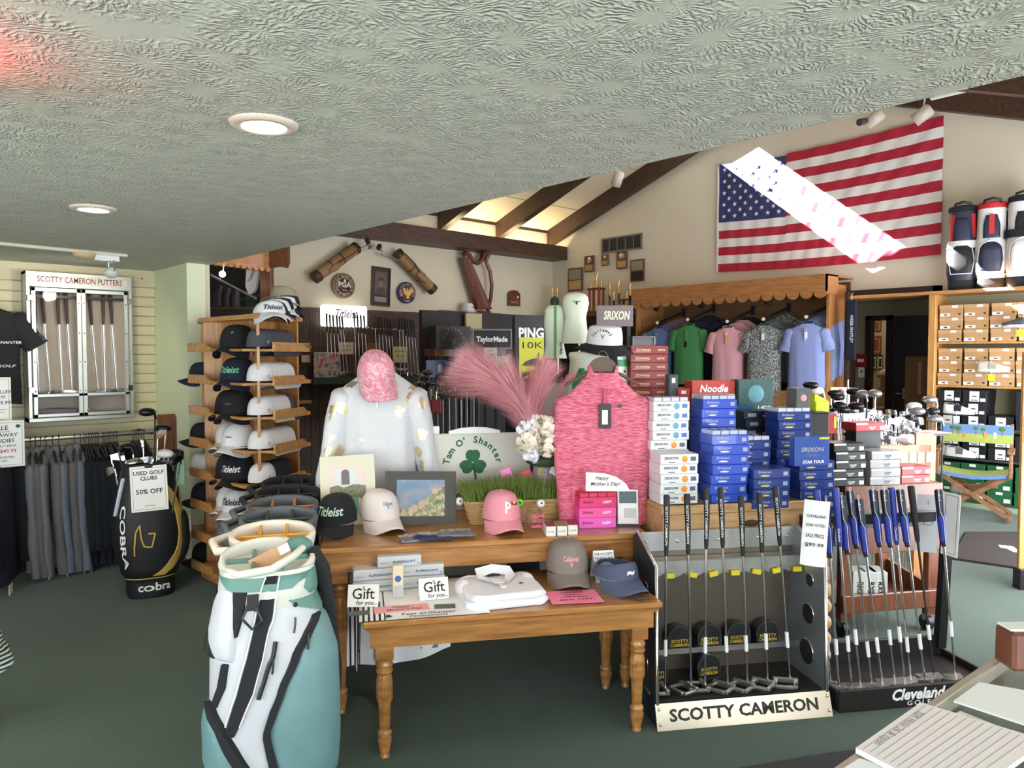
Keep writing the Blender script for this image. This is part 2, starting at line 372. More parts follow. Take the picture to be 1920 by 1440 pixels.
for (px,py,lab) in ((495,232,'round recessed ceiling downlight with warm lamp, nearer of the two'),(175,390,'round recessed ceiling downlight farther away, above the putter case')):
 p=onz(px,py,CEIL);t=thing('recessed_downlight',lab,'ceiling light',(p.x,p.y,CEIL),0,'recessed downlights')
 n=28;mbx=MB();prof=[(.067,-.001),(.067,-.012),(.085,-.012),(.1,-.006),(.102,0.0)]
 mbx.loft([[(r_*math.cos(2*PI*k/n),r_*math.sin(2*PI*k/n),z) for k in range(n)] for r_,z in prof],cap=False)
 obj('trim_ring',mbx,mat('ring_white',srgb(214,200,186),.4),t)
 obj('lamp_face',MB().lathe([(.066,-.002),(.06,-.009),(.03,-.012),(.001,-.013)],24),GLOW,t)
 sp=bpy.data.lights.new('downlight','SPOT');sp.energy=22;sp.color=(1,.8,.55);sp.spot_size=2.0;sp.spot_blend=.6;sp.shadow_soft_size=.06
 s_=bpy.data.objects.new('downlight',sp);col.objects.link(s_);s_.location=(p.x,p.y,CEIL-.03)
t=thing('exit_sign','red exit sign under the low ceiling beyond the left frame edge','sign',(.08,2.27,CEIL-.24),.9)
obj('housing',MB().box(-.16,.16,-.03,.03,0,.19,b=.008),WHITE,t);obj('stem',MB().box(-.03,.03,-.03,.03,.19,.24),WHITE,t)
text('EXIT',.15,mat('exit_red',(1,.05,.04),.5,emit=5),t,(0,-.032,.09))
rl=bpy.data.lights.new('exit_glow','POINT');rl.energy=1.3;rl.color=(1,.03,.03);rl.shadow_soft_size=.05
ro=bpy.data.objects.new('exit_glow',rl);col.objects.link(ro);ro.location=(.24,2.13,CEIL-.1)
dk=mat('dark_brown_paint',srgb(52,40,36),.5)
tf=MB().box(XF-.06,XF+.12,3.94,4.02,0,2.38).box(XF-.06,XF+.12,2.94,4.02,2.28,2.38).box(XF-.06,XF+.12,2.94,3.02,0,2.38)
struct('trim_34',tf,dk)
# BUILDERS
def sell(rx,ry,n,e=2.4,ph=0.0,fold=0.0,k=7,cx=0.0,cy=0.0,z=0.0,jag=0.0):
 out=[]
 for i in range(n):
  t=2*PI*i/n;c,s=math.cos(t),math.sin(t)
  x=rx*math.copysign(abs(c)**(2/e),c);y=ry*math.copysign(abs(s)**(2/e),s)
  q=1+0*t;f=fold*(math.sin(k*t+ph)+.5*math.sin((k*2+1)*t+ph*1.7))
  out.append((cx+x*(1+.15*f/max(rx,.01)),cy+y+math.copysign(f,s)*min(1,abs(s)*1.3),z+jag*math.sin(3*t+ph)))
 return out
def shirt(t,W=.5,L=.72,D=.07,m=None,sleeve='short',ang=28,cuff=None,collar='polo',cm=None,seed=0,fold=.006,lean=0.0,sl_len=None,sl_fwd=0.0,taper=1.0,drop=1.15):
 """garment hanging from z=0 (neck) down to z=-L; returns its parts under thing t"""
 rnd=random.Random(seed);ph=rnd.random()*6;n=40
 prof=[(0,.075,.035),(-.018,.11,.04),(-.04,W*.36,.05),(-.065,W*.47,D*.75),(-.11,W*.495,D*.95),(-.2,W*.47,D),(-.35,W*.455*taper,D*1.05),(-.5,W*.455*taper,D*1.08),(-.65,W*.465*taper,D*1.1),(-L,W*.47*taper,D*1.12)]
 prof=[(z*drop if z>-.12 else z,a_,b_) for z,a_,b_ in prof];rings=[]
 N=26
 for i in range(N+1):
  z=-L*(i/N)**1.5
  rx=interp([(p[0]*-1,p[1]) for p in prof],-z);ry=interp([(p[0]*-1,p[2]) for p in prof],-z)
  rings.append(sell(rx,ry,n,2.3,ph+z*1.5,fold*min(1,max(0,-z-.08)*2.4),5+seed % 3,0,lean*-z,z,.006*(i==N)))
 body=MB().loft(rings,cap=False);obj('body',body,m,t)
 obj('lining',MB().loft([[(x*.97,y*.93,z) for x,y,z in r] for r in rings[3:]],cap=False),m,t) if L>.3 else None
 for s in (-1,1):
  a=math.radians(ang);SL=sl_len or (.24 if sleeve=='short' else .62)
  p0=Vector((s*(W*.41),0,-.085*drop));d=Vector((s*math.sin(a),sl_fwd,-math.cos(a))).normalized()
  rr=[];K=14 if sleeve=='long' else 8
  side=Vector((s*math.cos(a),0,math.sin(a)));w0,w1=(.078,.082) if sleeve=='short' else (.072,.048)
  for i in range(-3,K+1):
   u=max(0,i)/K;dome=(0.05,.62,.9)[i+3] if i<0 else 1.0
   w=lerp(w0,w1,u)*dome;dd=lerp(D*.8,.05 if sleeve=='short' else .036,u)*dome
   bend=Vector((-s*.06*u*u,-.03*u*u,0)) if sleeve=='long' else Vector((0,0,0))
   c=p0+d*(SL*u if i >= 0 else -.035*(-i)/3*1.4)+bend
   ring=[]
   for q in range(18):
    th=2*PI*q/18;f=1+(.1*math.sin(3*th+ph+u*9)+.05*math.sin(7*th-u*15))*min(1,u*2)
    v=c+side*(w*math.cos(th)*f)+Vector((0,dd*math.sin(th)*f,0));ring.append(tuple(v))
   rr.append(ring)
  obj('sleeve',MB().loft(rr,cap=False),m,t)
  if cuff is not None:
   rc=[[tuple(Vector(p)+(Vector(p)-(p0+d*SL))*.04+d*o_) for p in rr[-1]] for o_ in (-.025,0.0)]
   obj('cuff',MB().loft(rc,cap=False),cuff,t)
 cm=cm or m
 if collar=='polo':
  mb=MB()
  for s in (-1,1):
   mb.add([(s*.005,-.052,-.075),(s*.06,-.046,-.055),(s*.075,-.02,.012),(s*.07,.03,.028),(0,.042,.032),(0,.05,-.005),(s*.078,.034,-.012),(s*.088,-.02,-.03)],
   [(0,1,7),(1,7,2),(0,1,2),(2,7,6,3),(3,6,5,4)] if s>0 else [(0,7,1),(1,2,7),(0,2,1),(2,3,6,7),(3,4,5,6)],True)
  obj('collar',mb,cm,t)
  obj('placket',MB().box(-.014,.014,-D*.86-.02,-D*.55,-.22,-.06,b=.002),m,t)
  for z in (-.09,-.14,-.19):obj('button',MB().lathe([(.005,0),(.005,.003)],8,Matrix.Translation((0,-D*.86-.02,z)) @ Matrix.Rotation(PI/2,4,'X')),WHITE,t)
 elif collar=='zip':
  rings=[[(x*s_,y*s_,z+dz) for (x,y,z) in sell(.078,.06,24,2)] for s_,dz in ((1.25,-.03),(1.0,.01),(.98,.045),(.9,.048),(.88,.0),(1.0,-.04))]
  rings=[[(x,y,z+(-.035 if y<-.035 else 0)) for x,y,z in r] for r in rings]
  obj('collar',MB().loft(rings,cap=False),cm,t)
 elif collar=='hood':
  obj('hood',MB().sphere((0,.03,-.015),.1,14,8,(1.05,.5,.75)),cm,t)
 return t
def hanger(name,label,loc,rz,group,w=.42,mt=None,tilt=0):
 t=thing(name,label,'hanger',loc,rz,group);mb=MB()
 hook=[(0,0,-.075),(0,0,-.03)]+[(.022*math.sin(a),0,.0-.0+.022*(1-math.cos(a))*0-.008+.022*-math.cos(a)+.0) for a in [0]]
 pts=[(0,0,-.085),(0,0,-.045)]+[(x,0,z) for x,z in arc_pts(0,-.018,.022,-PI/2*.6,PI,10)]
 mb.tube(pts,.0028,6);obj('hook',mb,STEEL if mt is None else mt,t)
 mb=MB().tube([(-w/2,0,-.17),(-w*.25,0,-.115),(0,0,-.085),(w*.25,0,-.115),(w/2,0,-.17)],[.006,.009,.01,.009,.006],8)
 obj('shoulder_bar',mb,BLACK if mt is None else mt,t);return t
 # caps ----
def cap(label,loc,rz,m,brim=None,group=None,style='cap',tilt=0.0,roll=0.0,seed=0,crush=1.0,sc_=1.0,button=None,cat='cap'):
 t=thing({'cap':'baseball_cap','visor':'visor','bucket':'bucket_hat'}[style],label,cat,loc,rz,group,rot=(tilt,roll,rz));t.scale=(sc_,)*3
 brim=brim or m;n=36
 if style=='bucket':
  rings=[sell(rx,rx*1.08,n,2,0,0,1,0,0,z) for rx,z in ((.085,0),(.084,.03),(.08,.06),(.074,.078),(.06,.084),(.02,.086),(.001,.086))]
  obj('crown',MB().loft(rings,cap=False),m,t)
  br=[[(r*math.cos(2*PI*k/n),r*1.06*math.sin(2*PI*k/n),z+.008*math.sin(2*2*PI*k/n+1)*f) for k in range(n)] for r,z,f in ((.085,.002,0),(.11,-.014,.6),(.14,-.032,1),(.141,-.035,1),(.11,-.018,.6),(.084,-.002,0))]
  obj('brim',MB().loft(br,cap=False),brim,t);return t
 def crown(th,v):
  a=v*PI/2;r=math.cos(a)**.62;f=math.sin(th)<0
  h=.115*crush*(math.sin(a)**.9)
  sx,sy=.082,.1
  seam=1-.015*max(0,1-abs(((th*3/PI+ .5) % 1)-.5)*14)
  return (sx*r*math.cos(th)*seam,sy*r*math.sin(th)*seam-.006*v*(-math.sin(th)),h)
 if style=='cap':
  rings=[[crown(2*PI*k/n,min(v,.998)) for k in range(n)] for v in (0,.12,.24,.36,.48,.6,.7,.8,.88,.94,.98,1)]
  cr=obj('crown',MB().loft(rings,cap=False),m,t)
  obj('sweatband',MB().loft([[(x*.985,y*.985,z+.003) for x,y,z in rings[0]],[(x*.97,y*.97,z) for x,y,z in rings[2]]],cap=False),BLKF,t)
  obj('button',MB().sphere((0,0,.115*crush),.008,8,5,(1,1,.5)),button or m,t)
 else:
  rings=[[(1.0*x*(1-.02*i),y*(1-.02*i),z) for x,y,z in [crown(2*PI*k/n,v) for k in range(n)]] for i,v in enumerate((0,.1,.2,.3,.38))]
  rings=[[(x,y,z*(.55+.45*max(0,-y/.1))) for x,y,z in r] for r in rings]
  obj('crown',MB().loft(rings+[[(x*.97,y*.97,z) for x,y,z in r] for r in rings[::-1]],cap=False),m,t)
 K,J=20,6;top=[]
 for j in range(J+1):
  u=j/J;row=[]
  for k in range(K+1):
   th=math.radians(lerp(-172,-8,k/K));x=.0815*math.cos(th);y=.1*math.sin(th)
   ext=.075*(math.sin(-th))**.8
   yy=y-ext*u;xx=x*(1+.06*u*math.sin(-th)**.5)
   zz=-.052*(abs(xx)/.082)**2*(.25+.75*u)*math.sin(-th)**.2-.02*u+.004
   row.append((xx,yy,zz))
  top.append(row)
 mb=MB();nv=(K+1)*(J+1);vs=[p for r in top for p in r];vs2=vs+[(x,y,z-.004) for x,y,z in vs];fs=[]
 for j in range(J):
  for k in range(K):
   a=j*(K+1)+k;fs.append((a,a+1,a+K+2,a+K+1));fs.append((a+nv,a+K+1+nv,a+K+2+nv,a+1+nv))
 for k in range(K):a=J*(K+1)+k;fs.append((a,a+1,a+1+nv,a+nv))
 mb.add(vs2,fs,True);obj('brim',mb,brim,t);return t
def cap_text(t,s,material,size=.03,z=.055,width=.09,shear=.25,bold=.02,x=0.0):
 """lettering wrapped on the front of the cap crown"""
 me=text_mesh(s,bold,shear,3).copy();xs=[v.co.x for v in me.vertices];w0=max(xs)-min(xs)
 for v in me.vertices:
  X=v.co.x/w0*width+x;Z=z+v.co.y*size
  th=-PI/2+X/.088;vv=min(.97,(Z/.115));a=math.asin(min(1,vv**(1/.9)));r=math.cos(a)**.62
  v.co=((.082*r+.002)*math.cos(th),(.1*r+.003)*math.sin(th)-.006*vv,Z)
 me.materials.append(material);o=bpy.data.objects.new('lettering',me);col.objects.link(o);o.parent=t;return o
 # clubs ----
def align(p0,p1,roll=0.0):
 d=(Vector(p1)-Vector(p0)).normalized();q=d.to_track_quat('Z','Y').to_matrix().to_4x4()
 return (q @ Matrix.Rotation(roll,4,'Z')).to_euler()
def putter_head(kind):
 mb=MB()
 if kind=='blade':
  mb.box(-.06,.05,-.012,.012,0,.024,b=.004);mb.box(-.05,.04,.01,.022,0,.01,b=.003);mb.box(-.06,-.035,.008,.022,0,.014,b=.003)
 elif kind=='half':
  pts=[(-.055,-.012),(.055,-.012)]+[(.055*math.cos(a),.002+.065*math.sin(a)) for a in [PI*k/12 for k in range(13)]]
  mb.plate(pts,0,.024);mb.plate([(x*.5,y*.6+.005) for x,y in pts],.024,.028)
 else:
  mb.box(-.055,.055,-.014,.006,0,.026,b=.004)
  mb.box(-.055,-.036,.004,.07,0,.016,b=.004);mb.box(.036,.055,.004,.07,0,.016,b=.004)
  mb.box(-.04,.04,.058,.078,0,.016,b=.004)
 return mb
PH={}
def putter(label,p0,p1,kind='mallet',grip=RUBBER,shaft=None,group=None,roll=0.0,letter=None,lm=None,gl=.27,gr=.014,hm=None,wrap=None,name='putter'):
 L=(Vector(p1)-Vector(p0)).length
 t=thing(name,label,'golf club',p0,0,group,rot=align(p0,p1,roll))
 key=(kind,hm.name if hm else 's')
 if key not in PH:hd_=obj('head',putter_head(kind),hm or STEEL,t);PH[key]=hd_.data
 else:hd_=obj('head',PH[key],None,t)
 hd_.location=(.03,0,-.004) if kind != 'mallet' else (.02,0,-.004)
 obj('shaft',MB().tube([(0,0,.015),(-.0,0,.045),(.0,0,.1),(0,0,L-gl+.01)],[.0045,.0045,.0042,.0062],8),shaft or CHROME,t)
 obj('grip',MB().tube([(0,0,L-gl),(0,0,L-gl+.02),(0,-.002,L-gl*.5),(0,0,L-.006),(0,0,L)],[gr*.55,gr*.75,gr*.95,gr*1.1,gr*.9],10),grip,t)
 if wrap:obj('paper_wrap',MB().tube([(0,0,wrap),(0,0,wrap+.07)],.0085,8),WHITEP,t)
 return t
def iron_head():
 mb=MB();poly=[(-.005,.0),(.055,-.004),(.078,.006),(.08,.05),(.068,.056),(.0,.03)]
 mb.prism(poly,-.006,.006);mb.prism([(.02,0),(.07,0),(.072,.02),(.02,.016)],.004,.012);mb.tube([(0,0,.012),(-.004,0,.06)],.0075,8);return mb
def wood_head(r=.055):
 mb=MB();mb.sphere((.05,.02,.0),r,14,8,(1.05,.9,.52));mb.tube([(.01,0,-.005),(-.006,0,.05)],.008,8);return mb
CM={}
def club(label,p0,p1,kind='iron',grip=RUBBER,shaft=None,hm=None,group=None,roll=0.0,gl=.25,head_up=True,name=None,with_grip=True):
 """golf club whose head sits at p0 and whose grip end sits at p1"""
 L=(Vector(p1)-Vector(p0)).length
 t=thing(name or {'iron':'golf_iron','wood':'golf_wood'}[kind],label,'golf club',p0,0,group,rot=align(p0,p1,roll))
 hm=hm or CHROME;key=(kind,hm.name)
 if key not in CM:CM[key]=obj('head',iron_head() if kind=='iron' else wood_head(),hm,t).data
 else:obj('head',CM[key],None,t)
 k2=('shaft',round(L,2),(shaft or CHROME).name)
 if k2 not in CM:CM[k2]=obj('shaft',MB().tube([(0,0,.03),(0,0,L)],.0055,6),shaft or CHROME,t).data
 else:obj('shaft',CM[k2],None,t)
 if with_grip:
  k3=('grip',round(L,2),grip.name)
  if k3 not in CM:CM[k3]=obj('grip',MB().tube([(0,0,L-gl),(0,0,L)],[.009,.0125],8),grip,t).data
  else:obj('grip',CM[k3],None,t)
 return t
 # golf bags ----
class Bag:
 def __init__(s,prof,e=2.6):s.p=prof;s.e=e
 def S(s,th,z,off=0.0):
  rx,ry,cx,cy=[interp([(q[0],q[i]) for q in s.p],z) for i in (1,2,3,4)]
  c,sn=math.cos(th),math.sin(th)
  return (cx+(rx+off)*math.copysign(abs(c)**(2/s.e),c),cy+(ry+off)*math.copysign(abs(sn)**(2/s.e),sn),z)
 def body(s,t,m,name='body',n=40,nz=26,z0=None,z1=None):
  z0=s.p[0][0] if z0 is None else z0;z1=s.p[-1][0] if z1 is None else z1
  rings=[[s.S(2*PI*k/n,lerp(z0,z1,i/nz)) for k in range(n)] for i in range(nz+1)]
  return obj(name,MB().loft(rings,cap=True),m,t)
 def panel(s,t,name,m,rows,off=.004,nu=14,nz=18,bulge=0.0,parent=None,label=None):
  """rows: (z, a, b) in degrees with -90 the front; a raised panel on the bag's skin"""
  z0,z1=rows[0][0],rows[-1][0];vs=[];fs=[]
  A=[(r[0],r[1]) for r in rows];B=[(r[0],r[2]) for r in rows]
  def P(i,j):
   z=lerp(z0,z1,j/nz);a,b=interp(A,z),interp(B,z);u=i/nu
   edge=min(1,4*min(u,1-u))*min(1,4*min(j/nz,1-j/nz)) if bulge else 0
   o=off*(0 if i in (0,nu) or j in (0,nz) else 1)+bulge*edge**.5 if bulge else off
   return s.S(math.radians(lerp(a,b,u)),z,o)
  mb=MB();mb.grid(lambda u,v:P(round(u*nu),round(v*nz)),nu,nz)
  if not bulge:
   ring=[P(i,0) for i in range(nu+1)]+[P(nu,j) for j in range(1,nz+1)]+[P(i,nz) for i in range(nu-1,-1,-1)]+[P(0,j) for j in range(nz-1,0,-1)]
   c=Vector((0,0,0));inn=[]
   for p in ring:
    cx=interp([(q[0],q[3]) for q in s.p],p[2]);cy=interp([(q[0],q[4]) for q in s.p],p[2])
    v=Vector((p[0]-cx,p[1]-cy,0));v=v*(1-off*1.3/max(v.length,.01));inn.append((cx+v.x,cy+v.y,p[2]))
   mb.loft([ring,inn],cap=False)
  o=obj(name,mb,m,parent or t)
  if label:o['label']=label
  return o
 def line(s,t,name,m,pts,r=.003,off=.004,n=6,parent=None):
  P=[]
  for (th0,z0),(th1,z1) in zip(pts,pts[1:]):
   for i in range(6):P.append(s.S(math.radians(lerp(th0,th1,i/6)),lerp(z0,z1,i/6),off))
  P.append(s.S(math.radians(pts[-1][0]),pts[-1][1],off));return obj(name,MB().tube(P,r,n),m,parent or t)
 def text(s,t,str_,m,size,th,z,off=.006,width=None,vertical=False,bold=.02,shear=0,name='lettering',parent=None,flip=1):
  me=text_mesh(str_,bold,shear,3).copy();xs=[v.co.x for v in me.vertices];w0=max(max(xs)-min(xs),.01);k=(width/w0) if width else size
  for v in me.vertices:
   X,Y=v.co.x*k,v.co.y*size
   if vertical:X,Y=Y*flip,-X*flip
   rx=interp([(q[0],q[1]) for q in s.p],z);v.co=s.S(math.radians(th)+X/rx,z+Y,off)
  me.materials.append(m);o=bpy.data.objects.new(name,me);col.objects.link(o);o.parent=parent or t;return o
def bag_top(t,rx,ry,z,m,dm,tilt=0.0,handle=None,wall=.05,r=.012):
 """open collar with dividers; tilted towards the front"""
 Mx=Matrix.Translation((0,0,z)) @ Matrix.Rotation(tilt,4,'X')
 n=36;ring=[(rx*math.cos(2*PI*k/n),ry*math.sin(2*PI*k/n),0) for k in range(n)]
 rr=[[(x*s,y*s,dz) for x,y,_ in ring] for s,dz in ((.98,-wall),(1.02,-wall*.5),(1.05,0),(1.02,.014),(.95,.014),(.9,0),(.88,-wall),)]
 obj('collar',MB().loft(rr,cap=False,M=Mx),m,t)
 db=MB()
 for fx in (-.32,.32):db.box(rx*fx-.006,rx*fx+.006,-ry*.84,ry*.84,-wall,.004,M=Mx,b=.003)
 for fy in (-.05,):db.box(-rx*.9,rx*.9,ry*fy-.006,ry*fy+.006,-wall,.004,M=Mx,b=.003)
 obj('divider',db,dm,t)
 obj('inner_well',MB().add([(x*.9,y*.9,-wall*.95) for x,y,_ in ring],[tuple(range(n))],False,Mx),BLKF,t)
 if handle is not None:
  pts=[(-rx*.55,-ry*.85,.0),(-rx*.5,-ry*1.25,.02),(0,-ry*1.5,.03),(rx*.5,-ry*1.25,.02),(rx*.55,-ry*.85,0)]
  obj('handle',MB().tube([tuple(Mx @ Vector(p)) for p in pts],.013,8),handle,t)
  # cartons ----
BOXM={}
def carton(name,label,loc,rz,w,d,h,m,group=None,cat='box',side=None,kids=None,b=.0025,rot=None):
 t=thing(name,label,cat,loc,rz,group,rot=rot)
 k=(round(w,3),round(d,3),round(h,3),m.name)
 if k not in BOXM:BOXM[k]=obj('carton',MB().box(-w/2,w/2,-d/2,d/2,0,h,b=b),m,t).data
 else:obj('carton',BOXM[k],None,t)
 return t
def flat(t,name,m,x0,x1,z0,z1,y,face='front',label=None):
 """thin printed sheet on a face (2 mm thick at most)"""
 if face=='front':mb=MB().box(x0,x1,y-.0012,y,z0,z1)
 elif face=='top':mb=MB().box(x0,x1,z0,z1,y,y+.0012)
 o=obj(name,mb,m,t)
 if label:o['label']=label
 return o
def sheet(name,label,loc,rot,w,h,m,cat='sign',group=None,border=None,thick=.002,curl=False):
 t=thing(name,label,cat,loc,0,group,rot=rot)
 if curl:obj('paper',MB().grid(lambda u,v:(lerp(-w/2,w/2,u),.02*math.sin(v*2.4)+.012*(u-.5)**2*4,h*v),6,14),m,t)
 else:obj('paper',MB().box(-w/2,w/2,-thick/2,thick/2,0,h),m,t)
 if border is not None:
  q=.012;e=.0018;mb=MB();y0=-thick/2-.0006;y1=-thick/2
  mb.box(-w/2+q,w/2-q,y0,y1,q,q+e).box(-w/2+q,w/2-q,y0,y1,h-q-e,h-q).box(-w/2+q,-w/2+q+e,y0,y1,q,h-q).box(w/2-q-e,w/2-q,y0,y1,q,h-q)
  obj('border',mb,border,t)
 return t
def lines(t,rows,y,m=INK,**kw):
 """printed rows: (string, size, x, z[, material])"""
 for r in rows:
  text(r[0],r[1],r[4] if len(r)>4 else m,t,(r[2],y,r[3]),**kw)
def picture_frame(name,label,loc,rot,w,h,fw,fm,mat_m,mat_w,art,cat='picture',group=None,d=.02):
 t=thing(name,label,cat,loc,0,group,rot=rot);mb=MB()
 mb.box(-w/2,w/2,-d,0,0,fw,b=.003).box(-w/2,w/2,-d,0,h-fw,h,b=.003).box(-w/2,-w/2+fw,-d,0,fw,h-fw,b=.003).box(w/2-fw,w/2,-d,0,fw,h-fw,b=.003)
 obj('frame',mb,fm,t)
 if mat_m:obj('mount',MB().box(-w/2+fw,w/2-fw,-d*.5,-.002,fw,h-fw),mat_m,t)
 q=fw+mat_w
 if art:obj('print',MB().box(-w/2+q,w/2-q,-d*.6,-d*.5,q,h-q),art,t)
 return t
 # LEFT WALL
ORD=['first','second','third','fourth','fifth','sixth','seventh','eighth','ninth','tenth','eleventh','twelfth','thirteenth','fourteenth']
A=ony(47,512,6.5);B=ony(251,781,6.5);cw=B.x-A.x;z0,z1=B.z-.005,A.z+.02;ch=z1-z0
t=thing('putter_cabinet','wall-mounted aluminium display cabinet with two glass doors for putters','cabinet',(A.x,6.5,z0))
obj('back_panel',MB().box(0,cw,.14,.152,0,ch),mat('pinkish_felt',srgb(176,164,152),.8),t)
mb=MB().box(0,.018,0,.152,0,ch).box(cw-.018,cw,0,.152,0,ch).box(0,cw,0,.152,0,.03).box(0,cw,0,.152,ch-.02,ch)
obj('case_frame',mb,ALU,t)
fr=MB().box(0,cw,-.012,0,ch-.115,ch,b=.003).box(0,cw,-.012,0,0,.03,b=.003).box(0,.026,-.012,0,.03,ch-.115,b=.003).box(cw-.026,cw,-.012,0,.03,ch-.115,b=.003)
obj('front_frame',fr,ALU,t)
obj('name_plate',MB().box(.03,cw-.03,-.016,-.012,ch-.09,ch-.025,b=.002),mat('name_plate_silver',srgb(214,208,200),.35,.2),t)
text('SCOTTY CAMERON PUTTERS',.062,mat('plate_red',srgb(110,40,38),.5),t,(cw/2,-.0165,ch-.058),width=cw*.8,bold=.012)
for k in (0,1):
 x0=.03+k*(cw-.06)/2;x1=x0+(cw-.06)/2-.004
 d=obj('door',MB().box(x0,x0+.03,-.02,-.004,.034,ch-.12,b=.003).box(x1-.03,x1,-.02,-.004,.034,ch-.12,b=.003).box(x0,x1,-.02,-.004,ch-.15,ch-.12,b=.003).box(x0,x1,-.02,-.004,.034,.06,b=.003).box(x0,x1,-.02,-.004,.185,.21,b=.003),ALU,t)
 obj('pane',MB().box(x0+.02,x1-.02,-.012,-.009,.2,ch-.14),GLASS,d);obj('pane',MB().box(x0+.02,x1-.02,-.012,-.009,.05,.195),GLASS,d)
 for zz in (.23,.45,.67,.9):
  for xx in (x0+.015,x1-.015):
   if zz<ch-.16:obj('screw',MB().sphere((xx,-.02,zz),.005,6,4),BLACK,d)
 hx=x0-.008 if k==0 else x1+.008
 for zz in (.24,ch-.2):obj('hinge',MB().box(hx-.02,hx+.02,-.026,-.012,zz-.022,zz+.022,b=.003),CHROME,d)
obj('lock',MB().lathe([(.012,0),(.012,.008)],12,Matrix.Translation((cw/2+.03,-.02,.08)) @ Matrix.Rotation(PI/2,4,'X')),CHROME,t)
obj('shelf',MB().box(.02,cw-.02,.01,.14,.19,.2),BLACK,t)
obj('top_bar',MB().box(.02,cw-.02,.05,.075,ch-.19,ch-.17),BLACK,t)
for i,(a,b) in enumerate((((64,540),(74,748)),((78,540),(95,748)),((107,542),(118,747)),((122,542),(136,747)),((166,545),(185,745)),((192,545),(198,744)),((205,545),(220,743)))):
 p1=ony(a[0],a[1],6.58);p0=ony(b[0],b[1],6.6);p0.z=z0+.206
 putter('steel putter hanging in the glass cabinet, %s from the left' % ORD[i],p0,p1,('blade','half','half','blade')[i % 4],mat('maroon_grip',srgb(52,26,26),.6),group='putters in the wall cabinet',roll=PI*.1*i)
c=obj('folded_cloth',MB().sphere((0,0,.03),.12,16,8,(1.3,.4,.3)),mat('lilac_cloth',srgb(120,104,120),.9,noise=.2));c.location=(A.x+.2,6.57,z0+.032)
tag(c,'folded lilac grey cloth lying at the bottom of the putter cabinet','cloth')
p=onz(-20,452,CEIL-.0);q=onz(238,477,CEIL-.0);d=(q-p);ang=math.atan2(d.y,d.x)
t=thing('track_light','white ceiling light track with one spotlight above the putter cabinet','track light',(p.x,p.y,CEIL),ang)
obj('track',MB().box(0,d.length,-.018,.018,-.02,0,b=.003),mat('track_cream',srgb(206,204,180),.4),t)
l=onz(182,476,CEIL);lx=(l-p).length
obj('canopy_dome',MB().lathe([(.07,0),(.065,-.02),(.045,-.035),(.01,-.04)],20,Matrix.Translation((lx-.14,.0,-.02))),mat('dome_tan',srgb(204,180,140),.5),t)
obj('adapter',MB().box(lx-.08,lx+.08,-.02,.02,-.06,-.02,b=.004),WHITE,t)
mb=MB().tube([(lx+.03,-.045,-.06),(lx+.03,-.05,-.13)],.004,6).tube([(lx+.03,.045,-.06),(lx+.03,.05,-.13)],.004,6).box(lx+.02,lx+.04,-.047,.047,-.066,-.058);obj('yoke',mb,CHROME,t)
obj('lamp',MB().sphere((lx+.03,0,-.135),.045,16,10,(1,1,.9)),mat('frosted_bulb',srgb(200,210,196),.25),t)
sp=bpy.data.lights.new('track_spot','SPOT');sp.energy=13;sp.color=(1,.88,.66);sp.spot_size=2.4;sp.spot_blend=.8;sp.shadow_soft_size=.05
s_=bpy.data.objects.new('track_spot',sp);col.objects.link(s_);s_.location=Vector((l.x,l.y-.12,CEIL-.2));s_.rotation_euler=Vector((-.15,.8,-.6)).to_track_quat('-Z','Y').to_euler()
YR=6.3
ra,rb=ony(-70,835,YR),ony(290,808,YR);zr=(ra.z+rb.z)/2
t=thing('clothes_rail','chrome clothes rail below the putter cabinet carrying hoodies','rail',(ra.x,YR,zr))
obj('tube',MB().tube([(0,0,0),(rb.x-ra.x,0,0)],.014,12),STEEL,t)
for xx in (.35,rb.x-ra.x-.02):obj('bracket',MB().box(xx-.01,xx+.01,0,6.66-YR,-.02,.0,b=.002),BLACK,t)
wp_=ony(312,780,6.28)
t=thing('wooden_rail_post','brown wooden end panel holding the clothes rail beside the partition','post',(wp_.x,6.2,0))
obj('panel',MB().box(-.09,.1,.0,.025,0,wp_.z+.02,b=.003),MAHOG,t);obj('edge_batten',MB().box(.03,.1,-.02,0,0,wp_.z,b=.003),MAHOG,t)
obj('bolt',MB().sphere((.065,-.02,wp_.z-.05),.008,8,5),STEEL,t)
pp=ony(14,1000,6.42);t=thing('wooden_fixture_post','tan wooden fixture leg behind the hoodies at the left edge','post',(pp.x,6.44,0));obj('panel',MB().box(-.04,.04,0,.03,0,1.15,b=.003),MAHOG,t);obj('foot',MB().box(-.06,.06,-.02,.05,0,.03,b=.003),MAHOG,t)
HOOD=[mat('hoodie_grey_a',srgb(104,106,112),.95,noise=.12,nscale=220,bump=.2,bscale=500),mat('hoodie_grey_b',srgb(92,90,92),.95,noise=.12,nscale=220,bump=.2,bscale=500),mat('hoodie_slate',srgb(96,104,118),.95,noise=.12,nscale=220,bump=.2,bscale=500)]
DARK=[mat('hoodie_black',srgb(14,17,24),.95,noise=.2,nscale=200),mat('hoodie_navy',srgb(18,26,44),.95,noise=.2,nscale=200)]
hx=[57,66,76,86,98,110,140,151]
rnd=random.Random(5)
